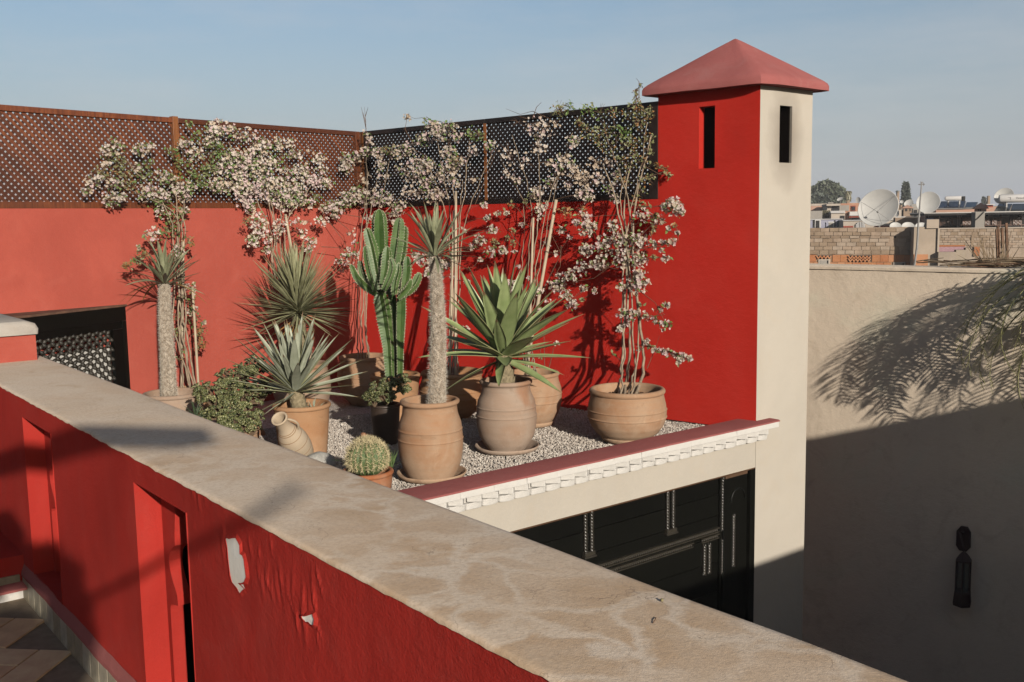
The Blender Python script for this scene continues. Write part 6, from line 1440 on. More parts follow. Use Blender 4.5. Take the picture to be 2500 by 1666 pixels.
for e in (a - d * .7, a - d * .1): 
    mb = MB(); mb.bar((e[0], e[1], 0.0), (e[0], e[1], e[2] - .07), .10, .10); mb.build('post', WOODL, per)
shr = [(10, 1300, .09), (20, 1350, .12), (60, 1380, .10), (110, 1385, .10), (150, 1410, .09), (165, 1480, .10), (175, 1550, .10), (150, 1600, .12), (0, 1400, .12), (-60, 1300, .2), (-60, 1450, .25), (60, 1560, .16), (-20, 1580, .20)]  # leaf clumps added unseen; their shadow stands in for the viewer's own
tp_ = [(FORE.at(x, y) + TS * KS, r) for x, y, r in shr]
bp = np.mean([p for p, _ in tp_], 0)
sb = empty('shadow_shrub', (bp[0], bp[1], 0), 'unseen leafy shrub added behind the viewer to cast shade on the parapet', 'shrub')
mb = MB(); mb.lathe((bp[0], bp[1], 0), profile('belly', .28, .30, .2, .5), 32); mb.build('pot_body', TERR[0], sb, smooth=True)
mb = MB(); NP.seed(8)
for p, r in tp_:
    n = int(1900 * (r / .15) ** 2); q = NP.normal(0, 1, (n, 3)); q /= np.linalg.norm(q, axis=1)[:, None]; V, F = cloud(p + q * r * NP.uniform(0, 1, (n, 1)) ** .4, NP.randn(n, 3), NP.uniform(.03, .05, n), lf_v, lf_f); mb.add(V, F)
mb.build('leaves', BLV[0], sb, kind='stuff')
mb = MB()
for p, r in tp_[::2]: mb.tube([(bp[0], bp[1], .4), (bp[0] * .5 + p[0] * .5, bp[1] * .5 + p[1] * .5, .5 * p[2] + .3), p], [.02, .012, .006], 6)
mb.build('branches', BARK, sb)
# ================================================================== THE CITY BEYOND
def CF(D): a = math.radians(14); return Frame((D * math.sin(a), D * math.cos(a)), 104)
def fp(x, y, c):       # pixel in one of the two enlarged views -> pixel in the photograph
    return (1980 + x / 6.03, 420 + y / 6.03) if c == 4 else (2240 + x / 6.03, 420 + y / 6.03)
def cbox(mb, D, c, x0, y0, x1, y1, depth=3.0, t=0.0, down=None, mi=0):
    F = CF(D); a = fp(x0, (y0 + y1) / 2, c); b = fp(x1, (y0 + y1) / 2, c); m = fp((x0 + x1) / 2, y0, c); n = fp((x0 + x1) / 2, y1, c)
    s0, s1 = F.hit(*a, t)[0], F.hit(*b, t)[0]; zt, zb = F.hit(*m, t)[1], F.hit(*n, t)[1]
    if down is not None: zb = down
    mb.box(F, s0, s1, t - depth, t, zb, zt, mi); return mb
def cc(n, c, v=.12): return plaster('far_' + n, c, v, dust=[x * .75 for x in c], dust_amt=.35, big=.5, grain=.6)
M_PINK, M_CREAM, M_SALM, M_LILAC = cc('pink', (.58, .36, .27)), cc('cream', (.58, .50, .42)), cc('salmon', (.55, .30, .20)), cc('lilac', (.42, .42, .52))
M_WHT, M_GREY, M_ADOBE, M_DARK = cc('white', (.72, .70, .68), .05), cc('grey', (.40, .37, .33)), cc('adobe', (.40, .30, .22)), flat('far_dark_opening', (.02, .018, .018), .8, .2, 1, .3, 0)
M_RUST, M_BLUE = flat('far_rust_red', (.34, .07, .04), .8), NT('solar_glass_blue', .12, .6); M_BLUE.color((.005, .012, .035)); M_BLUE = M_BLUE.mat
M_SOLG = NT('solar_glass_grey', .15, .6); M_SOLG.color((.022, .026, .026)); M_SOLG = M_SOLG.mat
M_WOODC = wood('far_brown_wood', (.16, .065, .03), (.25, .11, .05), 2)
M_SHEET = flat('zinc_sheet', (.55, .53, .50), .4, .1, 3, .5, 0)
M_ANOD = flat('dull_metal', (.25, .24, .23), .5, .2, 9, .5, 0)
def building(label, D, c, parts, cat='house', name='house', group=None):
    F = CF(D); ref = parts[0]; s = F.at(*fp((ref[1] + ref[3]) / 2, ref[4], c)); s[2] = -5.2
    r = empty(name, s, label, cat, group)
    for p in parts:
        nm, x0, y0, x1, y1, mat, dep, t = p[:8]; mb = MB(); cbox(mb, D, c, x0, y0, x1, y1, dep, t, p[8] if len(p) > 8 else None); mb.build(nm, mat, r)
    return r
W = 'wall'
building('low pink flat roofed house under the round tree', 112, 4, [(W, -120, 500, 240, 640, M_PINK, 8, 0, -5.2), ('parapet', -120, 470, 236, 500, M_CREAM, .4, .03), ('roof_tank', 250, 448, 330, 466, M_GREY, 2, -3)])
building('cream house with a black opening under its roof slab', 104, 4, [(W, 236, 500, 430, 590, M_CREAM, 8, 0, -5.2), ('roof_slab', 228, 470, 436, 500, M_CREAM, 8, .6), ('opening', 302, 502, 420, 576, M_DARK, .3, .06), ('ledge', 240, 574, 500, 588, M_WHT, .6, .5)])
building('salmon house with one square framed window', 108, 4, [(W, 430, 462, 735, 720, M_SALM, 8, 0, -5.2), ('panel', 432, 492, 560, 575, M_GREY, .1, .08), ('window', 590, 498, 657, 578, M_RUST, .2, .1), ('pane', 600, 510, 648, 568, M_DARK, .1, .16), ('balcony', 568, 585, 735, 645, M_WHT, 1.2, 1.2), ('awning', 560, 655, 745, 672, M_RUST, 1.4, 1.4), ('opening', 600, 672, 730, 702, M_DARK, .2, .2)])
building('cream block house with a small black window above the lilac house', 92, 4, [(W, 295, 605, 500, 720, M_CREAM, 6, 0, -5.2), ('cap', 290, 590, 505, 606, M_WHT, 6, .15), ('window', 428, 646, 494, 706, M_DARK, .2, .05)])
building('grey cream wall with a rough top left of the shrub', 92, 4, [(W, -100, 575, 165, 720, M_GREY, 5, 0, -5.2)], cat='wall', name='house_wall')
building('lilac blue house with white framed doors and an arched blue window', 78, 4, [(W, -60, 702, 470, 840, M_LILAC, 6, 0, -5.2), ('roof_edge', -60, 694, 474, 703, M_WHT, 6, .1), ('opening', 28, 710, 56, 820, M_DARK, .1, .04), ('door_frame', 56, 706, 145, 822, M_WHT, .1, .08), ('door', 72, 718, 124, 822, M_DARK, .1, .12), ('window_frame', 215, 738, 262, 820, M_WHT, .1, .05), ('window', 222, 742, 256, 816, M_LILAC, .1, .10), ('door_frame', 250, 732, 340, 822, M_WHT, .1, .10), ('door', 266, 748, 322, 815, M_GREY, .1, .14), ('opening', 340, 714, 360, 820, M_DARK, .1, .05), ('arched_window', 382, 740, 430, 815, flat('blue_grille', (.05, .10, .14), .6), .1, .06), ('arch_head', 392, 720, 420, 740, flat('blue_grille_top', (.05, .10, .14), .6), .1, .06), ('corner_band', 452, 704, 474, 822, M_WHT, .1, .12)])
hb = building('cream house with a wide arched grille window below the big dish', 74, 4, [(W, 474, 715, 1240, 840, M_CREAM, 6, 0, -5.2), ('roof_edge', 474, 708, 1240, 716, M_WHT, 6, .12), ('red_band', 475, 796, 622, 820, M_RUST, .1, .05), ('red_band', 940, 788, 986, 814, M_RUST, .1, .05), ('red_band', 1012, 796, 1170, 814, M_RUST, .1, .05)])
F = CF(74); mb = MB(); cx, cy = fp(722, 815, 4); rx_ = 68 / 6.03 * 74 / FOC; s, z = F.hit(cx, cy, .05)
V = [F.P(s + rx_ * math.cos(math.pi * k / 14), .06, z + rx_ * 1.12 * math.sin(math.pi * k / 14)) for k in range(15)]; mb.add(V, [tuple(range(15))]); mb.build('arched_window', M_DARK, hb)
for k in (-.8, -.55, -.3, 0, .3, .55, .8):
    mb = MB(); mb.bar(F.P(s + rx_ * k, .09, z - .1), F.P(s + rx_ * k, .09, z + rx_ * 1.12 * math.sqrt(1 - k * k)), .07, .05); mb.build('grille_bar', M_WHT, hb)
building('narrow brown red wall right of the big dish', 96, 4, [(W, 1235, 488, 1340, 640, M_ADOBE, 5, 0, -5.2), ('gap', 1308, 490, 1318, 556, M_DARK, .1, .05), ('gate', 1328, 560, 1358, 650, M_DARK, .1, .1)], cat='wall', name='house_wall')
building('pale low house between the big dish and the pink turret', 90, 4, [(W, 1160, 560, 1330, 720, M_CREAM, 5, 0, -5.2)])
building('grey block house with a dark arched door behind the second dish', 92, 4, [(W, 1478, 520, 1700, 660, M_GREY, 5, 0, -5.2), ('doorway', 1515, 560, 1560, 655, M_DARK, .1, .05), ('gate', 1480, 540, 1500, 650, M_DARK, .1, .06)])
def turret(label, D, c, x0, x1, y0, y1, ye, yap, mat, wins, post=None):
    F = CF(D); s0 = F.hit(*fp(x0, y1, c))[0]; s1 = F.hit(*fp(x1, y1, c))[0]; w = s1 - s0; zb, ze, za = [F.hit(*fp((x0 + x1) / 2, y, c))[1] for y in (y1, ye, yap)]
    r = empty('turret', F.P((s0 + s1) / 2, -w / 2, zb), label, 'turret'); mb = MB(); mb.box(F, s0, s1, -w, 0, -5.2 if post is None else zb, ze); mb.build(W, mat[0], r)
    mb = MB(); o = w * .18; mb.add([F.P(s0 - o, o, ze), F.P(s1 + o, o, ze), F.P(s1 + o, -w - o, ze), F.P(s0 - o, -w - o, ze), F.P(s0 - o, o, ze + w * .10), F.P(s1 + o, o, ze + w * .10), F.P(s1 + o, -w - o, ze + w * .10), F.P(s0 - o, -w - o, ze + w * .10), F.P((s0 + s1) / 2, -w / 2, za)], [(3, 2, 1, 0), (0, 1, 5, 4), (1, 2, 6, 5), (2, 3, 7, 6), (3, 0, 4, 7), (4, 5, 8), (5, 6, 8), (6, 7, 8), (7, 4, 8)]); mb.build('roof', mat[1], r)
    for (a, b, p, q) in wins: mb = MB(); cbox(mb, D, c, a, p, b, q, .08, .04); mb.build('window', M_DARK, r)
turret('little pink turret with a pyramid roof and two slots, far beyond the dishes', 86, 4, 1360, 1478, 540, 652, 536, 486, (M_ADOBE, M_PINK), [(1388, 1418, 542, 578), (1452, 1466, 542, 580)])
building('long low adobe wall with a white pipe along its top', 72, 4, [(W, 1238, 672, 1800, 800, M_ADOBE, 1, 0, -5.2), ('pipe', 1236, 656, 1800, 668, M_WHT, .12, .05)], cat='wall', name='adobe_wall')
# block wall made of grey brown concrete blocks over orange hollow brick
BLK = [flat('grey_block_%d' % k, c, .95, .18, 3, .1, .5, bscale=8) for k, c in enumerate([(.36, .27, .19), (.41, .31, .23), (.32, .235, .165), (.44, .35, .27)])]
ORG = [flat('hollow_brick_%d' % k, c, .9, .12, 2, .1, .3, bscale=6) for k, c in enumerate([(.50, .22, .10), (.56, .27, .14), (.47, .19, .085)])]
D = 50; F = CF(D); bwl = empty('block_wall', F.at(*fp(700, 1100, 4)), 'weathered concrete block wall over orange hollow bricks beyond the beige wall', 'wall')
mb = MB(); cbox(mb, D, 4, -140, 822, 1495, 1230, 0.3, -.03); mb.build('mortar', BLK[1], bwl)
mb = MB(); cbox(mb, D, 4, -140, 1222, 1560, 1500, 0.3, -.03, -5.2); mb.build('brick_mortar', cc('mortar', (.42, .27, .17)), bwl)
NP.seed(21); rr3 = random.Random(5)
for j, (ya, yb) in enumerate(((826, 882), (885, 938), (941, 975), (980, 1034), (1037, 1092), (1096, 1150), (1153, 1212))):
    x = -140 + (j % 2) * 60 - rr3.uniform(0, 30)
    while x < 1480:
        w = 138 * rr3.uniform(.85, 1.12)
        if rr3.random() > .035:
            mb = MB(); cbox(mb, D, 4, max(x, -140) + 2.5, ya + rr3.uniform(0, 5), min(x + w, 1494) - 2.5, yb + rr3.uniform(-3, 2), .25, rr3.uniform(-.01, .04)); mb.build('block', BLK[rr3.randrange(4)], bwl)
        elif rr3.random() < .6:
            mb = MB(); cbox(mb, D, 4, x + w * .4, ya + 4, x + w * .6, yb, .1, .0); mb.build('gap', M_DARK, bwl)
        x += w + 2
for j, (ya, yb) in enumerate(((1222, 1326), (1332, 1440), (1446, 1550))):
    x = -140 + (j % 2) * 60
    while x < 1480:
        w = 116 * rr3.uniform(.92, 1.06)
        if not (j == 0 and (540 < x + w / 2 < 880 or 60 < x + w / 2 < 300)) and not (j >= 1 and (110 < x + w / 2 < 280 or 1205 < x + w / 2 < 1390)):
            mb = MB(); cbox(mb, D, 4, x + 2, ya + rr3.uniform(0, 4), min(x + w, 1490) - 2, yb - 1, .2, rr3.uniform(.0, .03)); mb.build('brick', ORG[rr3.randrange(3)], bwl)
        x += w
mb = MB(); cbox(mb, D, 4, 540, 1232, 880, 1322, .05, .0); cbox(mb, D, 4, 70, 1232, 290, 1276, .05, .0); mb.build('vent_recess', M_DARK, bwl)
for (xa, xb, rows) in ((545, 865, ((1238, 1278), (1278, 1320))), (75, 285, ((1236, 1276),))):
    for (ya, yb) in rows:
        k = xa; up = 0
        while k < xb - 20:
            A_ = F.at(*fp(k, yb if up else ya, 4), .03); B2 = F.at(*fp(k + 27, ya if up else yb, 4), .03); mb = MB(); mb.bar(A_, B2, .05, .13, up=(0, 1, 0)); mb.build('vent_brick', ORG[rr3.randrange(3)], bwl); k += 27; up = 1 - up
for (x0, x1, y0, y1) in ((108, 280, 1288, 1390), (1212, 1388, 1328, 1418)):
    mb = MB(); cbox(mb, D, 4, x0, y0, x1, y1, .2, .04); f_ = mb.build('window_frame', M_CREAM, bwl); mb = MB(); cbox(mb, D, 4, x0 + 24, y0 + 14, x1 - 24, y1 + 10, .1, .06); mb.build('window_pane', M_GREY, f_)
    mb = MB(); cbox(mb, D, 4, x1 - 42, y0 + 14, x1 - 24, y1 + 10, .1, .08); mb.build('window_shadow', M_DARK, f_)
# plastered pier in front of the brick wall on the right, low wall and lilac terrace
pr_ = empty('plastered_pier', CF(49).at(*fp(150, 1000, 5)), 'rough plastered beige wall end with a narrow tall cap', 'wall')
mb = MB(); cbox(mb, 49, 5, -62, 812, 290, 1560, 1.0, 0, -5.2); mb.build(W, cc('rough_beige', (.50, .41, .32), .2), pr_)
mb = MB(); cbox(mb, 49, 5, 135, 700, 315, 830, .6, .1); cbox(mb, 49, 5, 288, 830, 315, 1560, .6, .1, -5.2); mb.build('cap_wall', cc('rough_cream', (.54, .45, .36), .15), pr_)
mb = MB(); cbox(mb, 49, 5, -60, 1215, 150, 1560, .02, .03, -5.2); mb.build('orange_render', ORG[1], pr_)
building('low rough wall before the lilac terrace', 48.6, 5, [(W, 300, 1180, 560, 1600, cc('rough_low', (.47, .39, .31), .2), .5, 0, -5.2), (W, 561, 1150, 700, 1600, cc('rough_low2', (.48, .40, .31), .2), .5, 0, -5.2), (W, 701, 1118, 830, 1600, cc('rough_low3', (.46, .38, .30), .2), .5, 0, -5.2), ('orange_brick', 832, 1105, 915, 1240, ORG[2], .4, .1)], cat='wall', name='low_wall')
building('strip of lilac painted terrace between the rough walls', 49.4, 5, [(W, 300, 1100, 700, 1300, flat('lilac_paint', (.45, .27, .30), .8), .3, 0, -5.2), ('brick_edge', 300, 1080, 700, 1100, ORG[2], .3, .03)], cat='wall', name='lilac_wall')
# brick wall on the right
D = 52; F = CF(D); bw2 = empty('brick_wall', F.at(*fp(900, 1000, 5)), 'brown grey brick wall under the wooden balustrade on the far right', 'wall')
mb = MB(); cbox(mb, D, 5, 312, 826, 2000, 1500, .4, -.03, -5.2); mb.build('mortar', BLK[3], bw2)
for j in range(7):
    ya = 832 + j * (52 if j < 2 else 0) + (104 + (j - 2) * 36 - 0 if j >= 2 else 0); yb = ya + (50 if j < 2 else 34); x = 316 + (j % 2) * 40 - 60
    while x < 1600:
        w = 98 * rr3.uniform(.85, 1.1)
        if x + w > 330: mb = MB(); cbox(mb, D, 5, max(x, 318) + 2.5, ya + 2, x + w - 2.5, yb - 2, .2, rr3.uniform(-.005, .03)); mb.build('brick', BLK[rr3.choice((0, 1, 3, 3))], bw2)
        x += w
mb = MB(); cbox(mb, D, 5, 790, 930, 828, 1100, .1, .05); mb.build('brick_pier', BLK[0], bw2)
mb = MB(); cbox(mb, D, 5, 312, 818, 2000, 832, .5, .06); mb.build('coping', M_CREAM, bw2)
# roofed terrace with wooden balustrade
D = 55; F = CF(D); tr = empty('roofed_terrace', F.at(*fp(800, 800, 5)), 'roof terrace with a zinc roof and brown wooden balustrade panels', 'terrace')
mb = MB(); cbox(mb, D, 5, 92, 586, 2000, 600, 5, .9); mb.build('zinc_roof', M_SHEET, tr)
mb = MB(); cbox(mb, D, 5, 96, 600, 2000, 630, 4.9, .85); mb.build('roof_beam', M_DARK, tr)
mb = MB(); cbox(mb, D, 5, 130, 600, 2000, 850, .2, -4.2); mb.build('back_wall', M_DARK, tr)
mb = MB(); cbox(mb, D, 5, 140, 632, 832, 646, .15, .0); mb.build('upper_rail', M_WOODC, tr)
for (x0, x1, y0, y1) in ((130, 835, 676, 688), (330, 835, 778, 790), (985, 1568, 664, 676), (985, 1568, 778, 790)):
    mb = MB(); cbox(mb, D, 5, x0, y0, x1, y1, .15, .02); mb.build('rail', M_WOODC, tr)
for x in (120, 332, 600, 625, 835, 990, 1225, 1530):
    mb = MB(); cbox(mb, D, 5, x - 7, 605, x + 7, 825, .18, .0); mb.build('post', M_WOODC, tr)
for x in list(range(348, 440, 16)) + list(range(516, 600, 17)) + list(range(1060, 1100, 13)) + list(range(1165, 1222, 13)) + list(range(1370, 1405, 12)):
    mb = MB(); cbox(mb, D, 5, x - 3, 686, x + 3, 782, .06, .0); mb.build('baluster', M_WOODC, tr)
def cross(x0, x1):
    for (a, b) in (((x0, 688), (x1, 733)), ((x0, 733), (x1, 688)), ((x0, 735), (x1, 780)), ((x0, 780), (x1, 735)), ((x0, 734), (x1, 734)), ((x0, 688), (x0, 780)), ((x1, 688), (x1, 780))):
        mb = MB(); A_, B2 = F.at(*fp(*a, 5), .02), F.at(*fp(*b, 5), .02); mb.bar(A_, B2, .06, .07, up=(0, 1, 0)); mb.build('fret_bar', M_WOODC, tr)
for x0, x1 in ((445, 512), (668, 714), (716, 770), (776, 830), (995, 1045), (1100, 1150), (1408, 1458), (1464, 1518)): cross(x0, x1)
for (x0, x1, y0, y1, m) in ((620, 652, 640, 780, M_GREY), (1040, 1100, 640, 780, M_ADOBE), (1232, 1350, 640, 800, M_GREY), (1228, 1242, 640, 800, M_WHT), (690, 800, 785, 822, M_PINK), (1000, 1200, 795, 825, M_GREY)):
    mb = MB(); cbox(mb, D, 5, x0, y0, x1, y1, .3, -1.0); mb.build('hanging_screen', m, tr)
pc_ = empty('pier', CF(53).at(*fp(915, 800, 5)), 'grey rendered pier with a slanting cable, between the two balustrades', 'pier')
mb = MB(); cbox(mb, 53, 5, 848, 592, 985, 905, 1, 0, -3); mb.build('pier_body', M_GREY, pc_)
mb = MB(); mb.tube([CF(53).at(*fp(975, 592, 5), .05), CF(53).at(*fp(890, 680, 5), .05), CF(53).at(*fp(838, 720, 5), .05)], .03, 4); mb.build('cable', M_DARK, pc_)
turret('pink square chimney turret with pyramid cap over the zinc roof', 62, 5, 862, 1010, 535, 620, 545, 452, (M_PINK, M_PINK), [(888, 905, 552, 580), (915, 932, 552, 580)], post=1)
building('long pink parapet below the blue solar panels', 66, 5, [(W, 270, 528, 1150, 640, M_PINK, 6, 0, -5.2)], cat='wall', name='pink_parapet')
building('small red roofed hut beyond the pink turret', 70, 5, [(W, 1030, 480, 1110, 560, M_RUST, 2, 0), ('roof', 1015, 474, 1140, 486, M_WHT, 2, .2)], cat='hut', name='hut')
# ---- solar water heaters
def heater(label, D, c, tank, panels, text=None, mat=None):
    F = CF(D); x0, x1, yt, yb = tank; a = F.at(*fp(x0, (yt + yb) / 2, c), -.6); b = F.at(*fp(x1, (yt + yb) / 2, c), -.6); R = (yb - yt) / 2 / 6.03 * D / FOC
    b[2] = a[2]
    r = empty('solar_water_heater', (a + b) / 2, label, 'solar heater', 'solar water heaters on the far roofs'); mb = MB(); ax = b - a; L_ = np.linalg.norm(ax); mb.lathe(a, [(R * .2, 0), (R * .8, .03), (R, .12), (R, L_ - .12), (R * .8, L_ - .03), (R * .2, L_)], 24, 0, axis=ax, cap1=True); mb.build('tank', mat or M_WHT, r, autos=40)
    for k in (.2, .8):
        p = a + ax * k; mb = MB(); mb.bar(p + (0, 0, -R), p + (0, 0, -R - 1.0), .08, .08); mb.build('tank_leg', M_ANOD, r)
    for (P4, m) in panels:
        q = [F.at(*fp(*P4[i], c), [-1.2, -1.2, .1, .1][i]) for i in range(4)]; n_ = np.cross(q[1] - q[0], q[3] - q[0]); n_ /= np.linalg.norm(n_); 
        if n_[2] < 0: n_ = -n_
        mb = MB(); mb.box8([v - n_ * .09 for v in q] + [v - n_ * .012 for v in q]); mb.build('panel_frame', M_ANOD, r)
        ce = sum(q) / 4; q2 = [v * .95 + ce * .05 for v in q]; mb = MB(); mb.box8([v - n_ * .012 for v in q2] + [v for v in q2]); mb.build('solar_panel', m, r)
    if text:
        cu = bpy.data.curves.new('lettering_curve', 'FONT'); cu.body = text; cu.size = R * .60; cu.extrude = .004; cu.align_x = 'LEFT'
        tmp = bpy.data.objects.new('lettering_tmp', cu); col.objects.link(tmp); bpy.context.view_layer.update(); me = bpy.data.meshes.new_from_object(tmp); bpy.data.objects.remove(tmp); o = bpy.data.objects.new('lettering', me); col.objects.link(o); me.materials.clear(); me.materials.append(M_DARK); o.parent = r
        X = Vector((F.d[0], F.d[1], 0)); N_ = Vector((F.n[0], F.n[1], 0)); 
        if (ax[:2] @ F.d) < 0: X = -X
        p = a + ax / L_ * (L_ * .40); p = p + np.append(F.n, 0) * (R * 1.01) + (0, 0, -R * .12)
        o.matrix_basis = Matrix(((X.x, 0, N_.x, p[0] - r.location.x), (X.y, 0, N_.y, p[1] - r.location.y), (0, 1, 0, p[2] - r.location.z), (0, 0, 0, 1)))
        mb = MB(); p2 = a + ax / L_ * (L_ * .27); p2 = p2 + np.append(F.n, 0) * (R * 1.0); mb.bar(p2 + (0, 0, R * .28), p2 + (0, 0, -R * .28), .05, .01); mb.bar(p2 + (0, 0, R * .26) - ax / L_ * .12, p2 + (0, 0, R * .26) + ax / L_ * .02, .05, .01, up=(0, 0, 1)); mb.build('emblem', M_ANOD, r)
heater('white solar water heater lettered along its tank at the right edge, over grey panels', 60, 5, (1190, 1800, 340, 452), [([(1195, 470), (1395, 468), (1352, 576), (1125, 576)], M_SOLG), ([(1402, 468), (1640, 466), (1640, 576), (1362, 576)], M_SOLG)], 'Dansotherm')
heater('white solar water heater tank above a dark blue panel', 66, 5, (398, 672, 362, 425), [([(345, 432), (715, 428), (688, 530), (292, 532)], M_BLUE), ([(722, 444), (892, 442), (850, 520), (692, 526)], M_SOLG)])
mb = MB(); cbox(mb, 65, 5, 668, 360, 702, 430, .5, -.5); tag(mb.build('expansion_box', M_DARK), 'small black box at the end of the left solar tank', 'box')
# ---- satellite dishes
DSH = flat('dish_white', (.60, .59, .56), .55, .06, 2, .35, .1)
def dish(label, D, c, cx, cy, rw, rh, face=(-.25, .12), roll=0.0, mast=True, arm=True):
    F = CF(D); C_ = F.at(*fp(cx, cy, c), 0); R = rw / 6.03 * D / FOC; Rh = rh / 6.03 * D / FOC
    view = np.append(F.n, 0); n_ = view + np.append(F.d, 0) * face[0] + np.array([0, 0, face[1]]); n_ /= np.linalg.norm(n_)
    x = np.cross([0, 0, 1.0], n_); x /= np.linalg.norm(x); y = np.cross(n_, x); cr_, sr = math.cos(roll), math.sin(roll); x, y = x * cr_ + y * sr, -x * sr + y * cr_
    r = empty('satellite_dish', C_, label, 'satellite dish', 'satellite dishes on the far roofs')
    V = []; N_ = 40; ro = [0, .3, .55, .78, .93, 1.0, 1.02, 1.0]; dz = [-.22, -.20, -.155, -.09, -.03, 0, -.012, -.03]
    for q, z in zip(ro, dz):
        for k in range(N_):
            a = 2 * math.pi * k / N_; V.append(C_ + x * R * q * math.cos(a) + y * Rh * q * math.sin(a) + n_ * R * z)
    for q, z in zip(ro[4::-1], dz[4::-1]):
        for k in range(N_):
            a = 2 * math.pi * k / N_; V.append(C_ + x * R * q * math.cos(a) + y * Rh * q * math.sin(a) + n_ * R * (z - .03))
    m = len(ro) + 5; mb = MB(); mb.add(V, [(i*N_+k, i*N_+(k+1) % N_, (i+1)*N_+(k+1) % N_, (i+1)*N_+k) for i in range(m-1) for k in range(N_)]); mb.build('reflector', DSH, r, autos=50)
    if arm:
        fpnt = C_ + n_ * R * .55 - y * Rh * .35 - x * R * .1; mb = MB(); mb.lathe(fpnt, [(R * .03, 0), (R * .05, R * .05), (R * .05, R * .14), (R * .02, R * .16)], 8, 0, axis=-n_, cap1=True); mb.build('feed_horn', M_ANOD, r)
        for (u, v) in ((-.55, .75), (.15, -.98), (-.25, -.95), (.97, .1)):
            e = C_ + x * R * u + y * Rh * v; mb = MB(); mb.tube([fpnt, e], R * .008, 4); mb.build('strut', M_ANOD, r)
    if mast:
        mb = MB(); mb.tube([C_ - n_ * R * .3, C_ - n_ * R * .5 - (0, 0, R * .5), C_ - n_ * R * .5 - (0, 0, R * 1.9)], R * .04, 6); mb.build('mast', M_ANOD, r)
    return r
dish('largest white satellite dish, standing alone in front of the houses', 56, 4, 985, 525, 272, 245, (-.30, .20), .55)
dish('second largest white satellite dish, crossed by the thin aerial mast', 58, 5, 155, 450, 152, 146, (-.30, .20), .4, arm=False)
dish('white satellite dish partly behind the lettered solar tank', 61, 5, 1270, 355, 122, 102, (-.25, .2), .5)
dish('small tilted grey dish left of the date palm', 100, 4, 425, 400, 44, 24, (-.5, .5), .4, arm=False)
dish('small pale dish just left of the largest dish', 98, 4, 692, 415, 38, 40, (-.8, .2), .2, arm=False)
dish('small dish over the pink turret', 88, 4, 1435, 458, 62, 44, (-.3, .3), .5, arm=False)
dish('tiny dish left of the dark cypress', 96, 4, 1334, 440, 22, 22, (-.2, .2), 0, arm=False)
dish('grey dish seen edge on behind the largest dish', 84, 4, 1262, 610, 34, 50, (-.9, .2), 0.2, arm=False)
dish('white dish lying face up behind the block wall, left one', 53, 4, 1245, 800, 78, 62, (.1, .6), 0, arm=False, mast=False)
dish('white dish lying face up behind the block wall, middle one', 53.5, 4, 1430, 800, 84, 64, (.1, .6), 0, arm=False, mast=False)
dish('white dish lying face up behind the block wall, right one', 54, 5, 60, 800, 84, 58, (.1, .6), 0, arm=False, mast=False)
mb = MB(); F = CF(52.5); mb.bar(F.at(*fp(105, 750, 5)), F.at(*fp(215, 745, 5)), .8, .06, up=(0, .5, 1)); mb.bar(F.at(*fp(215, 735, 5)), F.at(*fp(205, 795, 5)), .05, .4)
tag(mb.build('tilted_panel', M_BLUE), 'small tilted blue black panel beside the plastered pier', 'solar panel')
# ---- aerial mast in front
mp_ = [(60, 150), (50, 300), (15, 700), (-8, 1100), (-50, 1390)]; am = empty('aerial_mast', CF(30).at(*fp(-50, 1390, 5)), 'thin dark aerial mast rising in front of the second dish', 'antenna')
F = CF(30); mb = MB(); mb.tube([F.at(*fp(x, y, 5)) for x, y in mp_], [.018, .022, .03, .035, .035], 6); mb.build('pole', M_ANOD, am)
for (x0, y0, x1, y1) in ((10, 188, 105, 182), (48, 140, 52, 215), (75, 145, 88, 205), (30, 178, 34, 196), (92, 172, 96, 192), (44, 150, 62, 170)):
    mb = MB(); mb.tube([F.at(*fp(x0, y0, 5)), F.at(*fp(x1, y1, 5))], .012, 4); mb.build('aerial_rod', M_ANOD, am)
# ---- trees
def tree_ball(label, D, c, blobs, mat, n=5000, size=(.5, 1.0), trunk=None, name='tree'):
    F = CF(D); B = F.at(*fp(*(trunk or blobs[0][:2]), c)); B[2] = -5.2; r = empty(name, B, label, 'tree'); mb = MB(); sc = D / FOC / 6.03; pos = []; dr = []
    for (x, y, q) in blobs:
        C_ = F.at(*fp(x, y, c)); m = int(n * q * q / sum(b[2] ** 2 for b in blobs)); d = NP.normal(0, 1, (m, 3)); d /= np.linalg.norm(d, axis=1)[:, None]; k = 1 + .22 * np_noise(d[:, 0] * 3 + x, d[:, 2] * 3 + y)
        pos.append(C_ + d * q * sc * (k * NP.uniform(.55, 1, m) ** .35)[:, None]); dr.append(d + NP.normal(0, .5, (m, 3)))
    pos = np.concatenate(pos); dr = np.concatenate(dr); V, F_ = cloud(pos, dr, NP.uniform(size[0], size[1], len(pos)), lf_v, lf_f); mb.add(V, F_); mb.build('crown', mat, r, kind='stuff')
    mb = MB(); t = F.at(*fp(*(trunk or blobs[0][:2]), c)); mb.tube([B, (B + t) / 2, t], [.5, .4, .3], 7); mb.build('trunk', M_ADOBE, r); return r
GRN = [leafmat('far_foliage_%d' % k, a, b, transl=.1) for k, (a, b) in enumerate([((.15, .18, .12), (.25, .28, .20)), ((.12, .15, .12), (.20, .22, .18)), ((.25, .23, .14), (.36, .33, .21))])]  # lightened: distance haze is put into the leaf colours
NP.seed(31)
tree_ball('large round crowned dark green tree beside the cream tower', 170, 4, [(180, 280, 90), (270, 260, 85), (350, 310, 90), (100, 330, 80), (230, 360, 100), (400, 380, 70), (20, 330, 60), (320, 400, 80)], GRN[0], 9000, (.55, 1.1), trunk=(230, 420))
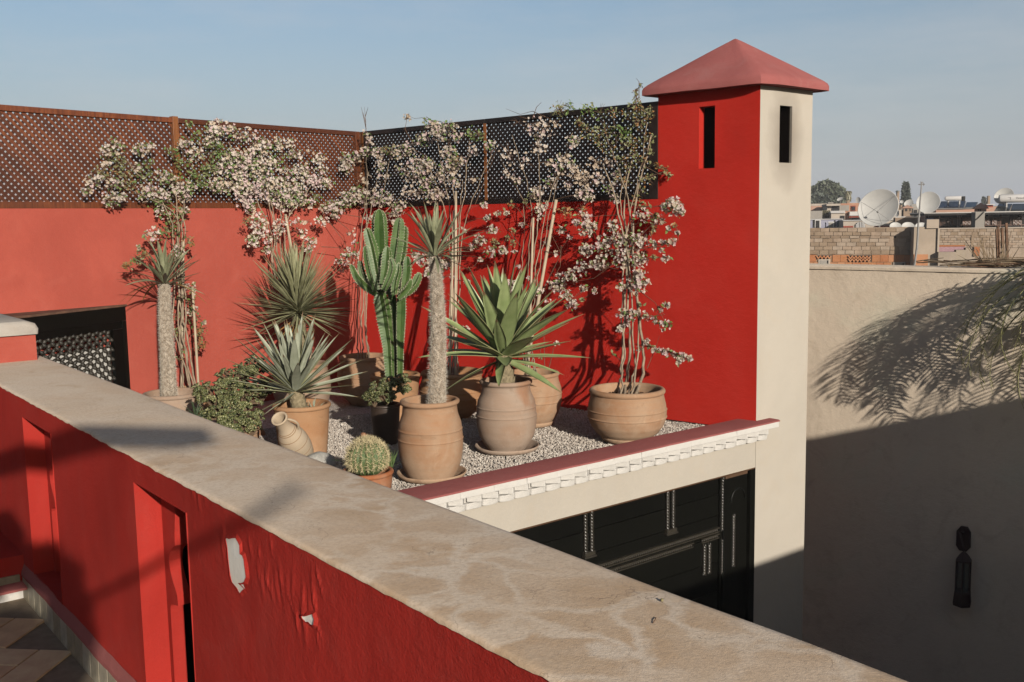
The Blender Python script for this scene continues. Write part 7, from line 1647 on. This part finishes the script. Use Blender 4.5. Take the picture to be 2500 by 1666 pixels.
tree_ball('lower bushy tree at the foot of the round crowned tree', 150, 4, [(30, 410, 50), (90, 400, 55), (150, 430, 45), (210, 440, 40)], GRN[1], 3000, (.4, .8), trunk=(90, 440))
tree_ball('small olive brown shrub between the far houses', 95, 4, [(200, 630, 34), (250, 640, 38), (280, 655, 22), (180, 655, 22)], GRN[2], 1500, (.18, .35), trunk=(230, 680), name='shrub')
def cypress(label, D, c, x, yt, yb, w, mat, n=2600):
    F = CF(D); B = F.at(*fp(x, yb, c)); T = F.at(*fp(x, yt, c)); r = empty('cypress_tree', (B[0], B[1], -5.2), label, 'tree'); q = NP.uniform(0, 1, n) ** .85; a = NP.uniform(0, 6.28, n); R = w / 6.03 * D / FOC * (.02 + q ** 1.1) * NP.uniform(.3, 1, n) * (1 + .35 * np.sin(q * 38)) 
    pos = T + (B - T) * q[:, None] + np.stack([R * np.cos(a), R * np.sin(a), -R * .2], 1); V, F_ = cloud(pos, NP.randn(n, 3), NP.uniform(.3, .6, n), lf_v, lf_f); mb = MB(); mb.add(V, F_); mb.build('crown', mat, r, kind='stuff')
    mb = MB(); mb.tube([(B[0], B[1], -5.2), B], .25, 6); mb.build('trunk', M_ADOBE, r)
cypress('dark pointed cypress between the two big dishes', 140, 4, 1395, 178, 480, 52, GRN[1])
cypress('faint tiny cypress beyond the pink turret', 220, 5, 978, 385, 480, 20, GRN[1], 900)
def fpalm(label, D, c, x, y, R_px, ytr, mat, n=26, dead=False):
    F = CF(D); C_ = F.at(*fp(x, y, c)); sc = D / FOC / 6.03; r = empty('palm_tree', (C_[0], C_[1], -5.2), label, 'palm tree'); mb = MB(); mb.tube([(C_[0], C_[1], -5.2), C_], [.28, .22], 7); mb.build('trunk', M_ADOBE, r)
    mb = MB()
    for k in range(n):
        a = NP.uniform(0, 6.28); e = NP.uniform(-.3, 1.3); L_ = R_px * sc * NP.uniform(.8, 1.1); p = C_.copy(); st = L_ / 7
        for j in range(7):
            q = p + st * np.array([math.cos(a) * math.cos(e), math.sin(a) * math.cos(e), math.sin(e)]); w = np.array([-math.sin(a), math.cos(a), 0]) * L_ * .10 * math.sin(math.pi * (j + 1) / 8)
            mb.add([p - w, p, q, q - w + (0, 0, -L_ * .08)], [(0, 1, 2, 3)]); mb.add([p, p + w, q + w + (0, 0, -L_ * .08), q], [(0, 1, 2, 3)]); p = q; e -= .38
    if dead:
        for k in range(50):
            a = NP.uniform(0, 6.28); h = NP.uniform(0, 1); o = np.array([math.cos(a), math.sin(a), 0]) * R_px * sc * .45 * NP.uniform(.5, 1); p = C_ + o * .6 - (0, 0, h * R_px * sc * .5); mb.bar(p, p + o * .5 - (0, 0, R_px * sc * NP.uniform(.5, 1.0)), .12, .12)
    mb.build('fronds', mat, r, kind='stuff')
fpalm('shaggy date palm with a skirt of dead fronds beside the round tree', 120, 4, 545, 310, 90, 450, GRN[2], 34, True)
fpalm('slim distant palm just right of the largest dish', 150, 4, 1277, 285, 46, 480, GRN[1], 18)
fpalm('tiny distant palm near the right solar heater', 150, 5, 1045, 355, 22, 480, GRN[1], 12)
# background roofs that close the view at the horizon
for i, (D, c, x0, x1, yt, m, lab) in enumerate([(200, 4, -200, 700, 462, M_CREAM, 'long pale roofline far behind the round tree'), (190, 4, 700, 1600, 480, M_GREY, 'grey roofline far behind the big dish'), (180, 5, 200, 900, 500, M_CREAM, 'pale roofline far behind the solar heater'), (185, 5, 900, 2200, 495, M_ADOBE, 'brownish roofline at the right edge of the horizon'), (240, 4, -9000, -200, 500, M_CREAM, 'distant roofs hidden behind the red tower')]):
    building(lab, D, c, [(W, x0, yt, x1, yt + 60, m, 10, 0, -5.2)])
mb = MB(); q_ = LEFT.P(hs0 + .8, 0, 0)[:2]; q_ = q_ + q_ / np.linalg.norm(q_) * 20; F = Frame(q_, 55); mb.box(F, -14, 14, -2, 0, -5.2, -1.0); tag(mb.build('neighbour_roof', cc('white_roof', (.50, .48, .44), .05)), 'pale roof glimpsed through the black lattice screen', 'roof')

# ================================================================== AIR
hz_ = MB(); hz_.box8([(-330, -120, -6.2), (330, -120, -6.2), (330, 450, -6.2), (-330, 450, -6.2), (-330, -120, 22), (330, -120, 22), (330, 450, 22), (-330, 450, 22)])
hm = bpy.data.materials.new('pale_air'); hm.use_nodes = True; hm.node_tree.nodes.clear(); _o = hm.node_tree.nodes.new('ShaderNodeOutputMaterial'); _v = hm.node_tree.nodes.new('ShaderNodeVolumePrincipled')
_v.inputs['Color'].default_value = (.93, .94, .97, 1); _v.inputs['Density'].default_value = 0.0005; _v.inputs['Anisotropy'].default_value = 0.0; hm.node_tree.links.new(_v.outputs[0], _o.inputs['Volume'])
tag(hz_.build('haze', hm), kind='stuff')
